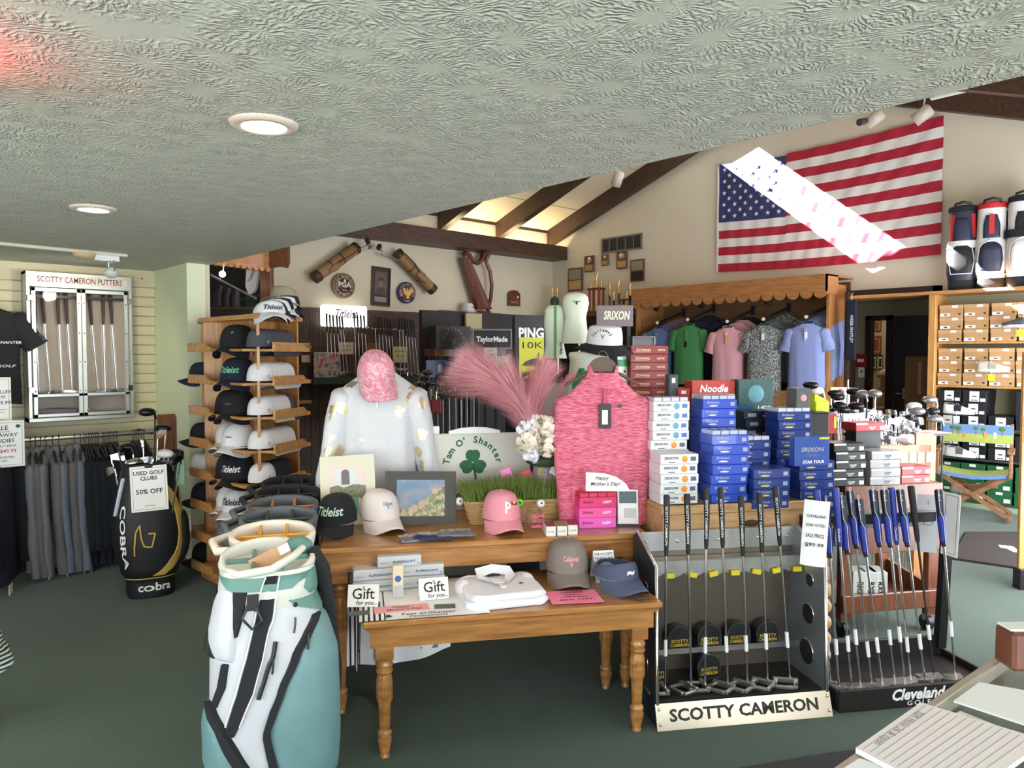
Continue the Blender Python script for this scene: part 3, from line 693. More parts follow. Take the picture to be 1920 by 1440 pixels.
for i,px in enumerate(hx):
 c=ony(px,818,YR);lab='grey hooded sweatshirt on the wall rail, %s from the sale sign' % ORD[i]
 rz=PI/2+rnd.uniform(-.28,.12)-.18
 hanger('coat_hanger','black plastic hanger holding a grey hoodie on the wall rail',(c.x,YR,zr+.02),rz,'hangers with grey hoodies',.4,BLACK)
 t=thing('hooded_sweatshirt',lab,'hoodie',(c.x,YR,zr-.105),rz,'grey hoodies on the rail')
 shirt(t,.46,.78+rnd.uniform(-.03,.05),.05,HOOD[(0,1,0,0,1,2,1,2)[i]],'long',7,collar='hood',seed=i,fold=.012,sl_len=.76,cuff=HOOD[1])
 if i in (1,3,4,6,7):obj('price_tag',MB().box(-.035,.035,-.062,-.058,-.93,-.8,b=.002) if False else MB().box(-.205,-.135,-.055,-.052,-.95,-.83),WHITEP,t)
def low_shirt(t,W,L,D,m,seed):
 n=16;rings=[]
 for i in range(9):
  u=i/8;z=-L*u;rx=interp([(0,.07),(.06,W*.42),(.12,W*.5),(1,W*.5)],u);ry=interp([(0,.02),(.1,D),(1,D*1.1)],u)
  rings.append(sell(rx,ry,n,2.3,seed+u*2,.008*u,4,0,0,z))
 obj('body',MB().loft(rings),m,t)
 for s in (-1,1):obj('sleeve',MB().tube([(s*W*.4,0,-.08),(s*W*.5,-.01,-.35),(s*W*.5,-.02,-.72)],[.07,.06,.04],10),m,t)
proto=None;hproto=None
dark_px=[157,161,166,170,174,179,183,193,197,202,206,210,214,219,250,255,260,265,270]
for i,px in enumerate(dark_px):
 c=ony(px,815,YR);rz=PI/2+rnd.uniform(-.12,.08)
 if hproto is None:hproto=hanger('coat_hanger','black plastic hanger holding a dark hoodie on the wall rail',(c.x,YR,zr+.02),rz,'hangers with dark hoodies',.38,BLACK)
 else:clone(hproto,hproto['label'],(c.x,YR,zr+.02),rz)
 lab='black hooded sweatshirt packed on the wall rail behind the golf bag'
 if proto is None:
  t=proto=thing('hooded_sweatshirt',lab,'hoodie',(c.x,YR,zr-.1),rz,'dark hoodies on the rail');low_shirt(t,.46,.84,.022,DARK[0],1)
 else:t=clone(proto,lab,(c.x,YR,zr-.1),rz)
 if i % 3==1:
  for ch in t.children:setmat(ch,DARK[1])
c=ony(-4,830,6.05);t=thing('navy_sweatshirt','navy sweatshirt with a white tag at the left edge of the picture','sweatshirt',(c.x,6.05,zr-.1),PI/2-.4);shirt(t,.5,.82,.06,DARK[1],'long',6,collar='hood',seed=3,fold=.01)
obj('price_tag',MB().box(-.16,-.08,-.085,-.082,-.93,-.82),WHITEP,t)
c=ony(40,830,6.35);t=thing('black_sweatshirt','black sweatshirt leftmost on the rail, just behind the grey hoodies','sweatshirt',(c.x,6.33,zr-.1),PI/2-.2);low_shirt(t,.46,.8,.03,DARK[0],2)
BTEE=mat('black_tee',srgb(30,32,38),.9,noise=.15,nscale=200)
c=ony(-38,566,6.52);t=thing('t_shirt','black short-sleeved tee hanging on the slatwall left of the putter cabinet','t-shirt',(c.x,6.52,c.z-.02));shirt(t,.52,.72,.06,BTEE,'short',32,collar='none',seed=2)
text('TAM O\' SHANTER',.03,WHITEP,t,(.1,-.085,-.27),width=.26,shear=.2)
text('GOLF',.025,WHITEP,t,(.13,-.09,-.44),width=.12,shear=.2)
c=ony(-22,790,6.2)
t=sheet('sale_sign','white paper sale sign with red price, hung over the rail at left',(c.x,5.95,ony(46,873,5.95).z),(0,0,0),.38,.31,WHITEP,border=INK)
t.location.x=ony(46,830,5.95).x-.19
lines(t,[('SALE',.042,.055,.262),('CALLAWAY',.036,.055,.214),('HOODIES',.036,.055,.176),('ORIGINALLY $85.00',.02,.055,.142),('SALE $49.99',.034,.055,.107,REDINK),('TAKE AN EXTRA',.02,.055,.066),('20% OFF',.018,.055,.042)],-.0018)
obj('underline',MB().box(.0,.11,-.0018,-.001,.236,.239),INK,t)
obj('shamrock',MB().sphere((.155,-.001,.272),.012,8,5,(1.2,.1,1)),mat('shamrock_green',srgb(18,92,52),.6),t)
t=sheet('price_card','white printed price card above the sale sign, cut by the left edge',(ony(21,750,6.1).x-.14,6.1,ony(21,789,6.1).z),(0,0,0),.28,.3,WHITEP,border=INK)
lines(t,[('VALLEY',.032,.085,.2),('TEE',.026,.085,.165),('$19.99',.036,.085,.125),('while supplies last',.012,.07,.08),('no returns',.012,.07,.062)],-.0018,m=mat('violet_ink',srgb(60,44,96),.6),shear=.2)
st=bpy.data.materials.new('green_white_stripe');st.use_nodes=True;nt=st.node_tree;tcn=nd(nt,'ShaderNodeTexCoord');wv=nd(nt,'ShaderNodeTexWave',bands_direction='Z');wv.inputs['Scale'].default_value=16
nt.links.new(tcn.outputs['Object'],wv.inputs['Vector']);rp=nd(nt,'ShaderNodeValToRGB');rp.color_ramp.interpolation='CONSTANT';rp.color_ramp.elements[0].color=(*srgb(40,66,60),1);rp.color_ramp.elements[1].position=.5;rp.color_ramp.elements[1].color=(.75,.78,.76,1)
nt.links.new(wv.outputs['Fac'],rp.inputs['Fac']);nt.links.new(rp.outputs['Color'],nt.nodes['Principled BSDF'].inputs['Base Color'])
c=W(-118,1150,3.0);t=thing('striped_polo','green and white striped polo hem at the lower left edge','polo shirt',c,.45);shirt(t,.36,.7,.06,st,'short',18,seed=4,fold=.008)
obj('size_sticker',MB().box(.1,.16,-.075,-.073,-.36,-.3),mat('orange_sticker',srgb(236,110,60),.5),t)
P=onz(283,1112,0)
t=thing('cart_bag','black cart bag with gold stripe full of used clubs by the partition','golf bag',P,math.atan2(-P.x,P.y)+.0)
bb=Bag([(0,.14,.12,0,0),(.03,.15,.125,0,0),(.13,.15,.125,0,0),(.15,.175,.15,0,0),(.35,.215,.17,-.005,0),(.55,.21,.165,-.01,0),(.72,.185,.15,-.005,0),(.86,.16,.135,.0,0)])
CB=mat('bag_black_nylon',srgb(16,18,24),.55,noise=.2,nscale=200);CG=mat('bag_gold',srgb(196,164,84),.45)
bb.body(t,CB)
bb.panel(t,'gold_stripe',CG,[(.155,-88,-68),(.2,-70,-44),(.3,-45,-18),(.42,-36,-10),(.55,-42,-18),(.68,-62,-40),(.76,-84,-62)],.006)
bb.panel(t,'gold_piping',CG,[(.52,-14,-12),(.62,-16,-8),(.8,-6,8),(.85,-2,12)],.005)
bb.line(t,'base_trim',CG,[(-150,.135),(-30,.135)],.004)
bb.panel(t,'side_pocket',CB,[(.2,-30,35),(.55,-28,35)],.01,bulge=.03)
bb.text(t,'cobra',WHITEP,.075,-80,.075,width=.17);bb.text(t,'COBRA',WHITEP,.06,-128,.42,off=.008,width=.42,vertical=True,flip=1)
bb.line(t,'snake_logo',CG,[(-108,.3),(-104,.45),(-98,.5),(-97,.42),(-94,.36),(-88,.35),(-84,.44),(-90,.44)],.006,.008)
bb.line(t,'snake_badge',WHITEP,[(-8,.4),(-6,.47),(-2,.44),(2,.4),(4,.46)],.004,.045)
bb.line(t,'badge_ring',WHITEP,[(-12,.43),(-10,.48),(0,.51),(8,.48),(10,.43),(4,.36),(-6,.36),(-12,.43)],.002,.042)
bb.panel(t,'white_edge',mat('ice_white',srgb(200,214,226),.5),[(.56,-152,-146),(.8,-146,-138)],.012)
bag_top(t,.155,.13,.87,CB,BLACK,.08,BLACK)
s_=sheet('clubs_sign','white paper sign reading used golf clubs fifty percent off',(0,0,0),(0,0,0),.215,.29,WHITEP,border=INK)
c=W(282,958,P.dot(Fh)-.19);s_.location=c;s_.rotation_euler=(-.06,-.03,math.atan2(-P.x,P.y))
lines(s_,[('USED GOLF',.034,0,.245),('CLUBS',.034,0,.21),('50% OFF',.042,0,.125),('Tam O\' Shanter',.009,0,.035)],-.0018,bold=.025)
DKHEAD=mat('black_club_head',srgb(28,28,32),.25,.3);
heads=[(291,772,'wood',DKHEAD),(296,803,'wood',DKHEAD),(311,806,'iron',CHROME),(222,842,'iron',DKHEAD),(208,853,'iron',CHROME),(214,876,'iron',CHROME),(234,870,'wood',CHROME),(248,838,'wood',DKHEAD),(268,824,'iron',CHROME),(264,858,'iron',CHROME),(300,848,'wood',mat('white_club_head',(.7,.7,.7),.3)),(318,842,'iron',DKHEAD),(335,842,'iron',DKHEAD),(340,854,'iron',DKHEAD),(325,866,'iron',CHROME),(280,868,'iron',CHROME)]
rnd=random.Random(11)
for i,(px,py,k,hm) in enumerate(heads):
 p0=W(px,py,P.dot(Fh)+rnd.uniform(-.09,.1));p1=Vector((P.x+(p0.x-P.x)*.35,P.y+(p0.y-P.y)*.35,.12+.02*(i % 4)))
 club('used %s in the black cart bag, %s head from the left' % ('iron' if k=='iron' else 'wood',ORD[i % 14] if i<14 else ('rearmost' if i==14 else 'lowest')),p0,p1,k,RUBBER,CHROME if i % 3 else RUBBER,hm,'used clubs in the black bag',rnd.uniform(-2,2))
tw=obj('golf_towel',MB().box(0,.06,0,.02,-.2,0,b=.008),mat('green_towel',srgb(150,190,160),.95,noise=.2));tw.location=W(330,855,P.dot(Fh)-.05);tag(tw,'pale green striped towel hanging from the black cart bag','towel')
# CAP TOWER
Pf=W(486,800,4.78);Pl=W(384,800,5.33);Pr=W(560,800,5.26)
TOPZ=1.86
a1=math.atan2(-(Pf-Pl).y*-1,(Pf-Pl).x)
cen=(Pl+Pr)/2+(((Pl+Pr)/2-Pf)*.25);cen.z=0
t=thing('cap_tower','tall honey oak hexagonal cap stand with shelves on every side','display stand',cen)
def L2(p):return (p.x-cen.x,p.y-cen.y)
f_,l_,r_=L2(Pf),L2(Pl),L2(Pr);bk=(-f_[0],-f_[1]);bl=(-r_[0],-r_[1]);br=(-l_[0],-l_[1])
hexo=[f_,r_,br,bk,bl,l_]
def grow(poly,k):return [(x*k,y*k) for x,y in poly]
obj('core',MB().plate(grow(hexo,.62),.06,TOPZ-.03),OAK,t)
obj('top_board',MB().plate(grow(hexo,1.1),TOPZ-.03,TOPZ),OAKH,t);obj('base_board',MB().plate(grow(hexo,1.12),0,.07),OAKH,t)
for p in hexo:
 a=math.atan2(p[1],p[0]);Mx=Matrix.Rotation(a,4,'Z');rr=math.hypot(*p)
 obj('divider',MB().box(.2*rr,rr,-.009,.009,.07,TOPZ-.03,M=Mx),OAK,t)
SH=[]
dz=(TOPZ-.24-.09)/7
for k in range(8):SH.append(.09+dz*k)
faces=[(l_,f_),(f_,r_),(bl,l_)]
for fi,(p,q) in enumerate(faces):
 p,q=Vector(p),Vector(q);ex=(q-p).normalized();ny=Vector((ex.y,-ex.x));ln=(q-p).length
 Mx=Matrix(((ex.x,-ny.x,0,p.x),(ex.y,-ny.y,0,p.y),(0,0,1,0),(0,0,0,1)))
 for z in SH:
  obj('shelf',MB().box(.01,ln-.01,-.1,.2,z,z+.018,M=Mx,b=.004),OAKH,t)
  a,bq=(.0,.3) if fi==0 else (0,ln*.78)
  if fi<2:obj('shelf_lip',MB().prism([(a,0),(bq+.07,0),(bq+.07,.025),(bq+.02,.03),(bq-.02,.06),(a,.06)],-.115,-.1,M=Mx @ Matrix.Translation((0,0,z))),OAKH,t)
OFFW=mat('cap_white',(.75,.75,.78),.9,noise=.05,nscale=200);CAPB=mat('cap_black',srgb(22,24,30),.9,noise=.2,nscale=200);CAPN=mat('cap_navy',srgb(26,32,52),.9,noise=.2,nscale=200);CAPG=mat('cap_grey',srgb(110,110,114),.9,noise=.1,nscale=200);CAPC=mat('cap_charcoal',srgb(72,74,82),.9,noise=.1,nscale=200)
MINT=mat('mint_thread',srgb(110,190,150),.7);THREAD=mat('white_thread',(.82,.82,.82),.7)
def on_face(fi,u,inn,z):
 p,q=Vector(faces[fi][0]),Vector(faces[fi][1]);ex=(q-p).normalized();ny=Vector((ex.y,-ex.x));v=p+ex*(u*(q-p).length)-ny*inn
 return Vector((cen.x+v.x,cen.y+v.y,z)),math.atan2(ex.y,ex.x)
L_CAPS=[(CAPB,'black cap with a tiny green crest on the top shelf of the cap tower',None,None),(CAPN,'navy cap with green script on the second shelf of the cap tower','Titleist',MINT),(CAPB,'black cap with small wordmark on the third shelf of the cap tower','Titleist',CAPG),(OFFW,'white cap with small wordmark on the fourth shelf of the cap tower','Titleist',INK),
(CAPB,'black cap with big white script on the fifth shelf of the cap tower','Titleist',THREAD),(OFFW,'white cap with big black script on the sixth shelf of the cap tower','Titleist',INK),(CAPG,'grey cap on the seventh shelf of the cap tower',None,None),(CAPB,'black cap on the lowest shelf of the cap tower',None,None)]
for k,(m_,lab,s,lm) in enumerate(L_CAPS):
 z=SH[7-k]+.02;c,a=on_face(0,.6,.02,z+.01)
 tt=cap(lab,c,a+.55,m_,group='caps facing left on the cap tower',sc_=1.3)
 if s:
  big=k in (1,4,5);cap_text(tt,s,lm,.045 if big else .014,.052 if big else .05,.12 if big else .04,x=.0)
 else:cap_text(tt,'o',MINT,.02,.075,.014,x=.03) if k==0 else None
 if k in (2,3,4,5,6):
  c2,a=on_face(0,.34,.07,z+.01);lab2=lab.replace('cap ','cap nested behind the ',1) if False else 'second %s cap behind the front one on the %s shelf of the tower' % ({CAPB:'black',OFFW:'white',CAPG:'grey'}[m_],ORD[k])
  cap(lab2,c2,a+.55,m_,group='caps facing left on the cap tower',sc_=1.25)
 if k in (1,3,4,5,7):
  c2,a=on_face(2,.72,-.0,z+.01);tt=cap('cap with its brim over the narrow left side shelf, %s shelf from the top' % ORD[k],c2,a,(OFFW,CAPN,OFFW,CAPB)[k % 4],group='caps on the far side of the tower')
R_CAPS=[(CAPC,6),(OFFW,6),(OFFW,6),(OFFW,6),(CAPN,5)]
cp={}
for k,(m_,n) in enumerate(R_CAPS):
 z=SH[7-k]+.03
 for j in range(n):
  mm=m_
  if k==2 and j==5:mm=CAPC
  if k==4 and j==0:mm=OFFW
  c,a=on_face(1,.16+.1*j,.03,z);lab='%s cap nested on the right %s shelf of the cap tower, %s from divider' % ('charcoal' if mm is CAPC else 'navy' if mm is CAPN else 'white',ORD[k],ORD[j])
  if mm.name not in cp:
   cp[mm.name]=tt=cap(lab,c,a+PI/2*.92,mm,group='nested caps on the cap tower',sc_=1.02)
   text('FJ',.022,INK if mm is OFFW else THREAD,tt,(-.082,.03,.03),face='left',name='side_mark')
  else:clone(cp[mm.name],lab,c,a+PI/2*.92)
c=W(505,580,4.85);c.z=TOPZ+.005
tt=cap('white visor with black script on top of the cap tower',c,-.25,OFFW,OFFW,style='visor',sc_=1.25,cat='visor');cap_text(tt,'Titleist',INK,.032,.028,.11)
for k in range(5):
 c=W(512+k*5,575-k*6,4.92+.05*k);c.z=TOPZ+.012+.018*k
 cap('stacked %s visor behind the white one on the cap tower, %s up' % (('black','white')[k % 2],ORD[k]),c,-.5+.12*k,(CAPB,OFFW)[k % 2],(CAPB,OFFW)[k % 2],style='visor',sc_=1.25,group='stacked visors on the cap tower',tilt=.06*k,cat='visor')
c=W(530,560,5.1);c.z=TOPZ+.11;cap('tan bucket hat topping the visor stack on the cap tower',c,.3,mat('tan_hat',srgb(150,142,118),.9,noise=.1),style='bucket',cat='hat',roll=.25)
# NESTED TABLES AND THEIR DISPLAY
TO=Vector((1.49,2.47,0));TU=Vector((.856,-.517,0));TV=Vector((.517,.856,0));RT_=math.atan2(-.517,.856);RC=YAW-PI/2
def T(u,v,z=0.0):return TO+TU*u+TV*v+Vector((0,0,z))
def leg(x,y,H,t):
 mb=MB();s=.036
 mb.box(x-s,x+s,y-s,y+s,H-.14,H,b=.003)
 prof=[(.03,H-.14),(.027,H-.15),(.034,H-.16),(.034,H-.17),(.028,H-.178),(.035,H-.19),(.03,H-.2),(.024,H-.205)]
 mb.lathe(prof,20,c=(x,y));n=48;rings=[]
 for z,r in ((H-.2,.026),(H-.23,.033),(H-.3,.034),(.22,.026),(.13,.022),(.115,.02)):
  rings.append([(x+(r*(1-.09*(.5+.5*math.cos(12*2*PI*k/n))))*math.cos(2*PI*k/n),y+(r*(1-.09*(.5+.5*math.cos(12*2*PI*k/n))))*math.sin(2*PI*k/n),z) for k in range(n)])
 mb.loft(rings);mb.lathe([(.02,.115),(.028,.105),(.03,.095),(.024,.088),(.03,.075),(.026,.055),(.017,.01),(.019,.008),(.019,0)],20,c=(x,y))
 obj('leg',mb,TABLE,t)
def table(label,u0,u1,v0,v1,H,name='display_table'):
 t=thing(name,label,'table',T(u0,v0,0),RT_);w,d=u1-u0,v1-v0
 def slab(e,za,zb,b):return MB().box(-e,w+e,-e,d+e,za,zb,b=b)
 obj('tabletop',slab(0,H-.026,H,.006),TABLE,t)
 mb=slab(-.012,H-.034,H-.026,.002);mb.box(.018,w-.018,.018,d-.018,H-.044,H-.034);obj('moulding',mb,TABLE,t)
 mb=MB().box(.03,w-.03,.03,.052,H-.115,H-.04).box(.03,w-.03,d-.052,d-.03,H-.115,H-.04).box(.03,.052,.05,d-.05,H-.115,H-.04).box(w-.052,w-.03,.05,d-.05,H-.115,H-.04)
 obj('apron',mb,TABLE,t)
 for x in (.085,w-.085):
  for y in (.075,d-.075):leg(x,y,H-.03,t)
 return t
LZ,UZ=.57,.76
table('low oak nesting table with turned legs, standing in front',0,1.23,0,.56,LZ)
table('taller oak nesting table holding the framed prints and caps',-.18,1.33,.41,1.28,UZ)
tw=bpy.data.materials.new('white_striped_towel');tw.use_nodes=True;nt=tw.node_tree;tcn=nd(nt,'ShaderNodeTexCoord');sx=nd(nt,'ShaderNodeSeparateXYZ');nt.links.new(tcn.outputs['Object'],sx.inputs[0])
m1=nd(nt,'ShaderNodeMath',operation='MULTIPLY');m1.inputs[1].default_value=300;nt.links.new(sx.outputs[0],m1.inputs[0]);sn=nd(nt,'ShaderNodeMath',operation='SINE');nt.links.new(m1.outputs[0],sn.inputs[0])
gt=nd(nt,'ShaderNodeMath',operation='GREATER_THAN');gt.inputs[1].default_value=.25;nt.links.new(sn.outputs[0],gt.inputs[0])
lt=nd(nt,'ShaderNodeMath',operation='LESS_THAN');lt.inputs[1].default_value=.09;nt.links.new(sx.outputs[0],lt.inputs[0]);mu=nd(nt,'ShaderNodeMath',operation='MULTIPLY');nt.links.new(gt.outputs[0],mu.inputs[0]);nt.links.new(lt.outputs[0],mu.inputs[1])
mxn=nd(nt,'ShaderNodeMix',data_type='RGBA');mxn.inputs['A'].default_value=(.9,.9,.92,1);mxn.inputs['B'].default_value=(.02,.02,.03,1);nt.links.new(mu.outputs[0],mxn.inputs['Factor']);nt.links.new(mxn.outputs['Result'],nt.nodes['Principled BSDF'].inputs['Base Color']);nt.nodes['Principled BSDF'].inputs['Roughness'].default_value=.95
def towel_fn(u,v):
 x=lerp(-.2,.5,u);y=lerp(.006,.5,v)
 if x<-.008:return (-.012-.01*math.sin(v*9)-.02*(-x),y,LZ+.004+(x+.008)*.98-(.05 if v<.2 else 0)*(-x)*2)
 return (x,y,LZ+.004+.001*math.sin(x*40)*math.sin(y*30))
t=thing('striped_towel','white towel with black stripes draped over the low table corner','towel',T(0,0,0),RT_)
obj('cloth',MB().grid(towel_fn,44,16),tw,t)
text("Tam O'Shanter",.034,INK,t,(.255,.05,LZ+.0065),'top',shear=.3,width=.22);text("Pennsylvania",.026,INK,t,(.255,.022,LZ+.0065),'top',shear=.3,width=.15)
SHAM=mat('shamrock_green',srgb(18,92,52),.6)
def shamrock(t,cx,cy,s,M,name='shamrock'):
 mb=MB()
 for a in (90,210,330):
  a=math.radians(a);p=[]
  for k in range(28):
   q=2*PI*k/28;rr=s*.36*(1-.28*max(0,math.cos(q))**8);p.append((cx+s*.4*math.cos(a)+rr*1.05*math.cos(q+a),cy+s*.4*math.sin(a)+rr*.98*math.sin(q+a)))
  mb.plate(p,0,.0009,M)
 mb.plate([(cx-.02*s,cy),(cx+.02*s,cy-.02*s),(cx+.22*s,cy-.85*s),(cx+.1*s,cy-.9*s)],0,.0009,M);obj(name,mb,SHAM,t)
shamrock(t,.1,.042,.022,Matrix.Translation((0,0,LZ+.006)))
t=thing('hanging_towel','pale blue white towel with black stripes hanging below the low table','towel',T(-.1,.47,0),RT_)
obj('cloth',MB().grid(lambda u,v:(lerp(-.0,.5,u),.012*math.sin(u*14)+.03*v,lerp(.5,.19+.05*u*u+.01*math.sin(u*8),v)),30,12),tw,t);obj('label_patch',MB().box(.36,.44,.016,.02,.26,.275),mat('patch_grey',srgb(120,124,134),.7),t)
SS=mat('supersoft_silver',srgb(206,210,214),.35,noise=.04);SSB=mat('supersoft_blue',srgb(60,96,160),.5)
def ss_box(label,loc,rz):
 t=carton('ball_box',label,loc,rz,.19,.135,.048,SS,'silver ball cartons on the low table')
 text('SUPERSOFT',.014,SSB,t,(.02,-.0685,.022),width=.1,bold=.03);text('Callaway',.008,mat('mid_grey',srgb(130,134,140),.5),t,(-.07,-.0685,.02),width=.032)
 flat(t,'shadow_band',mat('box_grey',srgb(150,156,164),.4),-.094,.094,.0,.004,-.0676);text('12',.014,INK,t,(.082,-.0685,.012));
 obj('hex_print',MB().plate([(.02*math.cos(k*PI/3),.02*math.sin(k*PI/3)) for k in range(6)],.048,.0488),mat('hex_blue',srgb(110,130,160),.4),t);return t
b0=onz(703,1113,LZ);b1=onz(793,1104,LZ)
ss_box('silver ball carton at the bottom left of the pyramid',(b0.x,b0.y,LZ+.006),RT_+.02).location+=TV*.07
ss_box('silver ball carton, upper of the left pair',(b0.x,b0.y,LZ+.0545),RT_+.06).location+=TV*.075
ss_box('silver ball carton at the bottom right of the pyramid',(b1.x,b1.y,LZ+.006),RT_+.04).location+=TV*.07
ss_box('silver ball carton, upper of the right pair',(b1.x,b1.y,LZ+.0545),RT_-.02).location+=TV*.08
ss_box('silver ball carton crowning the pyramid',((b0.x+b1.x)/2,(b0.y+b1.y)/2,LZ+.103),RT_+.05).location+=TV*.08
c=onz(746,1120,LZ);t=carton('ball_sleeve','gold and white ball sleeve standing upright before the silver cartons',(c.x,c.y,LZ+.006),RT_,.044,.044,.135,mat('sleeve_gold',srgb(226,214,186),.35),cat='box')
obj('ball_print',MB().lathe([(.015,0),(.001,.0008)],6,Matrix.Translation((0,-.0222,.08)) @ Matrix.Rotation(PI/2,4,'X')),SSB,t);flat(t,'lower_band',mat('sleeve_silver',srgb(186,188,194),.4),-.02,.02,.004,.05,-.0222)
def tent(name,label,loc,rz,w,h,rows,m=WHITEP,ink=INK):
 t=thing(name,label,'card',loc,rz);a=.35
 obj('front_leaf',MB().box(-w/2,w/2,0,.0012,0,h,M=Matrix.Rotation(-a,4,'X')),m,t);obj('back_leaf',MB().box(-w/2,w/2,0,.0012,0,h,M=Matrix.Translation((0,2*h*math.sin(a),0)) @ Matrix.Rotation(a,4,'X')),m,t)
 for s,sz,x,z,sh in rows:text(s,sz,ink,t,(x,math.sin(a)*z-.0012,math.cos(a)*z),rot=(PI/2-a,0,0),shear=sh)
 return t
c=onz(680,1138,LZ+.006);tent('gift_card','white gift card with black lettering left of the pink card',c,RT_-.15,.125,.088,[('Gift',.06,0,.05,0),('a',.02,0,.078,.2),('for you...',.024,.015,.016,.2)])
c=onz(815,1124,LZ+.006);tent('gift_card','white gift card with black lettering right of the ball sleeve',c,RT_+.1,.125,.088,[('Gift',.06,0,.05,0),('a',.02,0,.078,.2),('for you...',.024,.015,.016,.2)])
PINKC=mat('pink_card',srgb(240,168,170),.7)
def lying(name,label,px,py,w,d,m,rz,z=LZ+.005,cat='card',rows=(),thick=.0015,ink=INK):
 c=onz(px,py,z);t=thing(name,label,cat,(c.x,c.y,z),rz);obj('sheet',MB().box(-w/2,w/2,-d/2,d/2,0,thick),m,t)
 for s,sz,x,y,wd in rows:text(s,sz,ink,t,(x,y,thick+.0006),'top',width=wd,shear=.15)
 return t
lying('greeting_card','pink Mother\'s Day card lying on the striped towel',753,1141,.22,.075,PINKC,RT_+.05,rows=(('Happy',.026,.0,.016,.07),("Mother's Day!",.026,.01,-.014,.14)))
lying('business_card','dark green business card at the left edge of the towel',672,1150,.085,.05,mat('dark_green_card',srgb(70,84,78),.5),RT_+.05)
lying('business_card','dark green business card right of the pink card',834,1137,.085,.05,mat('dark_green_card',srgb(70,84,78),.5),RT_-.1)
lying('apparel_sign','pink paper sign for ladies golf apparel on the low table',1076,1119,.22,.165,mat('hot_pink_paper',srgb(246,136,170),.7),RT_-.05,rows=(('LADIES',.02,0,.052,.1),('GOLF',.02,0,.024,.08),('APPAREL',.02,0,-.004,.12),('50% OFF',.026,0,-.04,.15)),ink=mat('maroon_ink',srgb(120,20,50),.6))
c=onz(938,1120,LZ);t=thing('folded_polo','folded white polo shirt with green crest and price tag on the low table','polo shirt',(c.x,c.y,LZ+.002),RT_+.08)
PW=mat('polo_white',(.82,.82,.9),.9,noise=.04,nscale=200,bump=.15,bscale=300)
def fold_layer(w,d,z0,h,sd):
 rings=[]
 for k,(s,z) in enumerate(((.97,0),(1.01,h*.3),(1.0,h*.75),(.95,h))):
  rings.append([(x*s+.004*math.sin(11*i/6.0+sd),y*s+.004*math.cos(7*i/5.0+sd),z0+z+.003*math.sin(i*.9+sd)*(k>1)) for i,(x,y,_) in enumerate(sell(w/2,d/2,40,7))])
 return MB().loft(rings)
obj('lower_fold',fold_layer(.35,.3,0,.03,1),PW,t);obj('upper_fold',fold_layer(.33,.3,.03,.028,3),PW,t)
obj('sleeve_fold',MB().sphere((-.15,.06,.035),.05,12,8,(.7,1.3,.7)),PW,t);obj('sleeve_fold',MB().sphere((.14,.08,.035),.05,12,8,(.7,1.2,.7)),PW,t)
mb=MB()
for s in (-1,1):mb.add([(0,.0,.064),(s*.035,-.02,.066),(s*.085,.06,.07),(s*.08,.135,.09),(0,.15,.1),(0,.13,.066),(s*.05,.1,.064),(s*.03,.05,.062)],[(0,1,7),(1,2,6,7),(2,3,6),(3,4,5,6)],True)
obj('collar',mb,PW,t);obj('neck_label',MB().box(-.03,.03,.1,.125,.061,.064),NAVYF,t)
obj('placket',MB().box(-.012,.012,-.06,.01,.058,.064,b=.002),PW,t);obj('price_tag',MB().box(-.025,.02,-.03,.03,.066,.068,M=Matrix.Translation((-.01,.01,0)) @ Matrix.Rotation(.2,4,'Z')),WHITEP,t)
shamrock(t,.085,-.025,.016,Matrix.Translation((0,0,.0605)))
def table_cap(lab,px,py,z,rz,m,s=1.1,style='cap',cat='cap',brim=None,tilt=0.0):
 c=onz(px,py,z);return cap(lab,(c.x,c.y,z+.05*s),rz,m,brim,style=style,sc_=s,cat=cat,tilt=tilt)
GREYC=mat('cap_taupe',srgb(128,120,116),.9,noise=.1,nscale=200);SLATE=mat('visor_slate',srgb(78,86,112),.9,noise=.1,nscale=200);PINK1=mat('cap_pink',srgb(226,150,164),.9,noise=.06,nscale=200);PALE=mat('cap_pale',srgb(222,214,214),.9,noise=.04,nscale=200)
q=table_cap('taupe grey cap with pale pink script on the low table',1063,1088,LZ,RT_-.1,GREYC,1.16);cap_text(q,'Callaway',PINKC,.026,.06,.07,0);cap_text(q,'V',PINKC,.024,.04,.016,0)
q=table_cap('slate blue visor on the low table beside the grey cap',1154,1100,LZ,RT_+.25,SLATE,1.16,'visor','visor');cap_text(q,'~',THREAD,.06,.032,.035,0,bold=.05)
obj('visor_tag',MB().box(-.03,.01,-.19,-.15,-.04,-.037),CAPC,q)
q=table_cap('black cap with mint script at the left end of the upper table',632,998,UZ,RT_-.35,CAPB,1.12);cap_text(q,'Titleist',mat('pale_mint_thread',srgb(190,220,200),.7),.05,.055,.13)
q=table_cap('off-white cap with small blue logo on the upper table',712,990,UZ,RT_+.35,PALE,1.14);cap_text(q,'Callaway',mat('steel_blue_thread',srgb(110,134,170),.7),.02,.07,.05,0);cap_text(q,'V',MATS['steel_blue_thread'],.018,.055,.014,0)
q=table_cap('pink cap with white P and umbrella emblem on the upper table',940,990,UZ,RT_+.1,PINK1,1.12);cap_text(q,'P',THREAD,.062,.055,.03,0,bold=.035)
for a,mm in ((-.6,srgb(190,40,50)),(0,srgb(240,200,80)),(.6,srgb(40,60,60))):
 me=MB().sphere((.026+.008*a,-.105,.078-.004*abs(a)),.009,8,5,(1,.35,.8));obj('umbrella_emblem',me,mat('umbrella_%d' % (a*10),mm,.7),q)
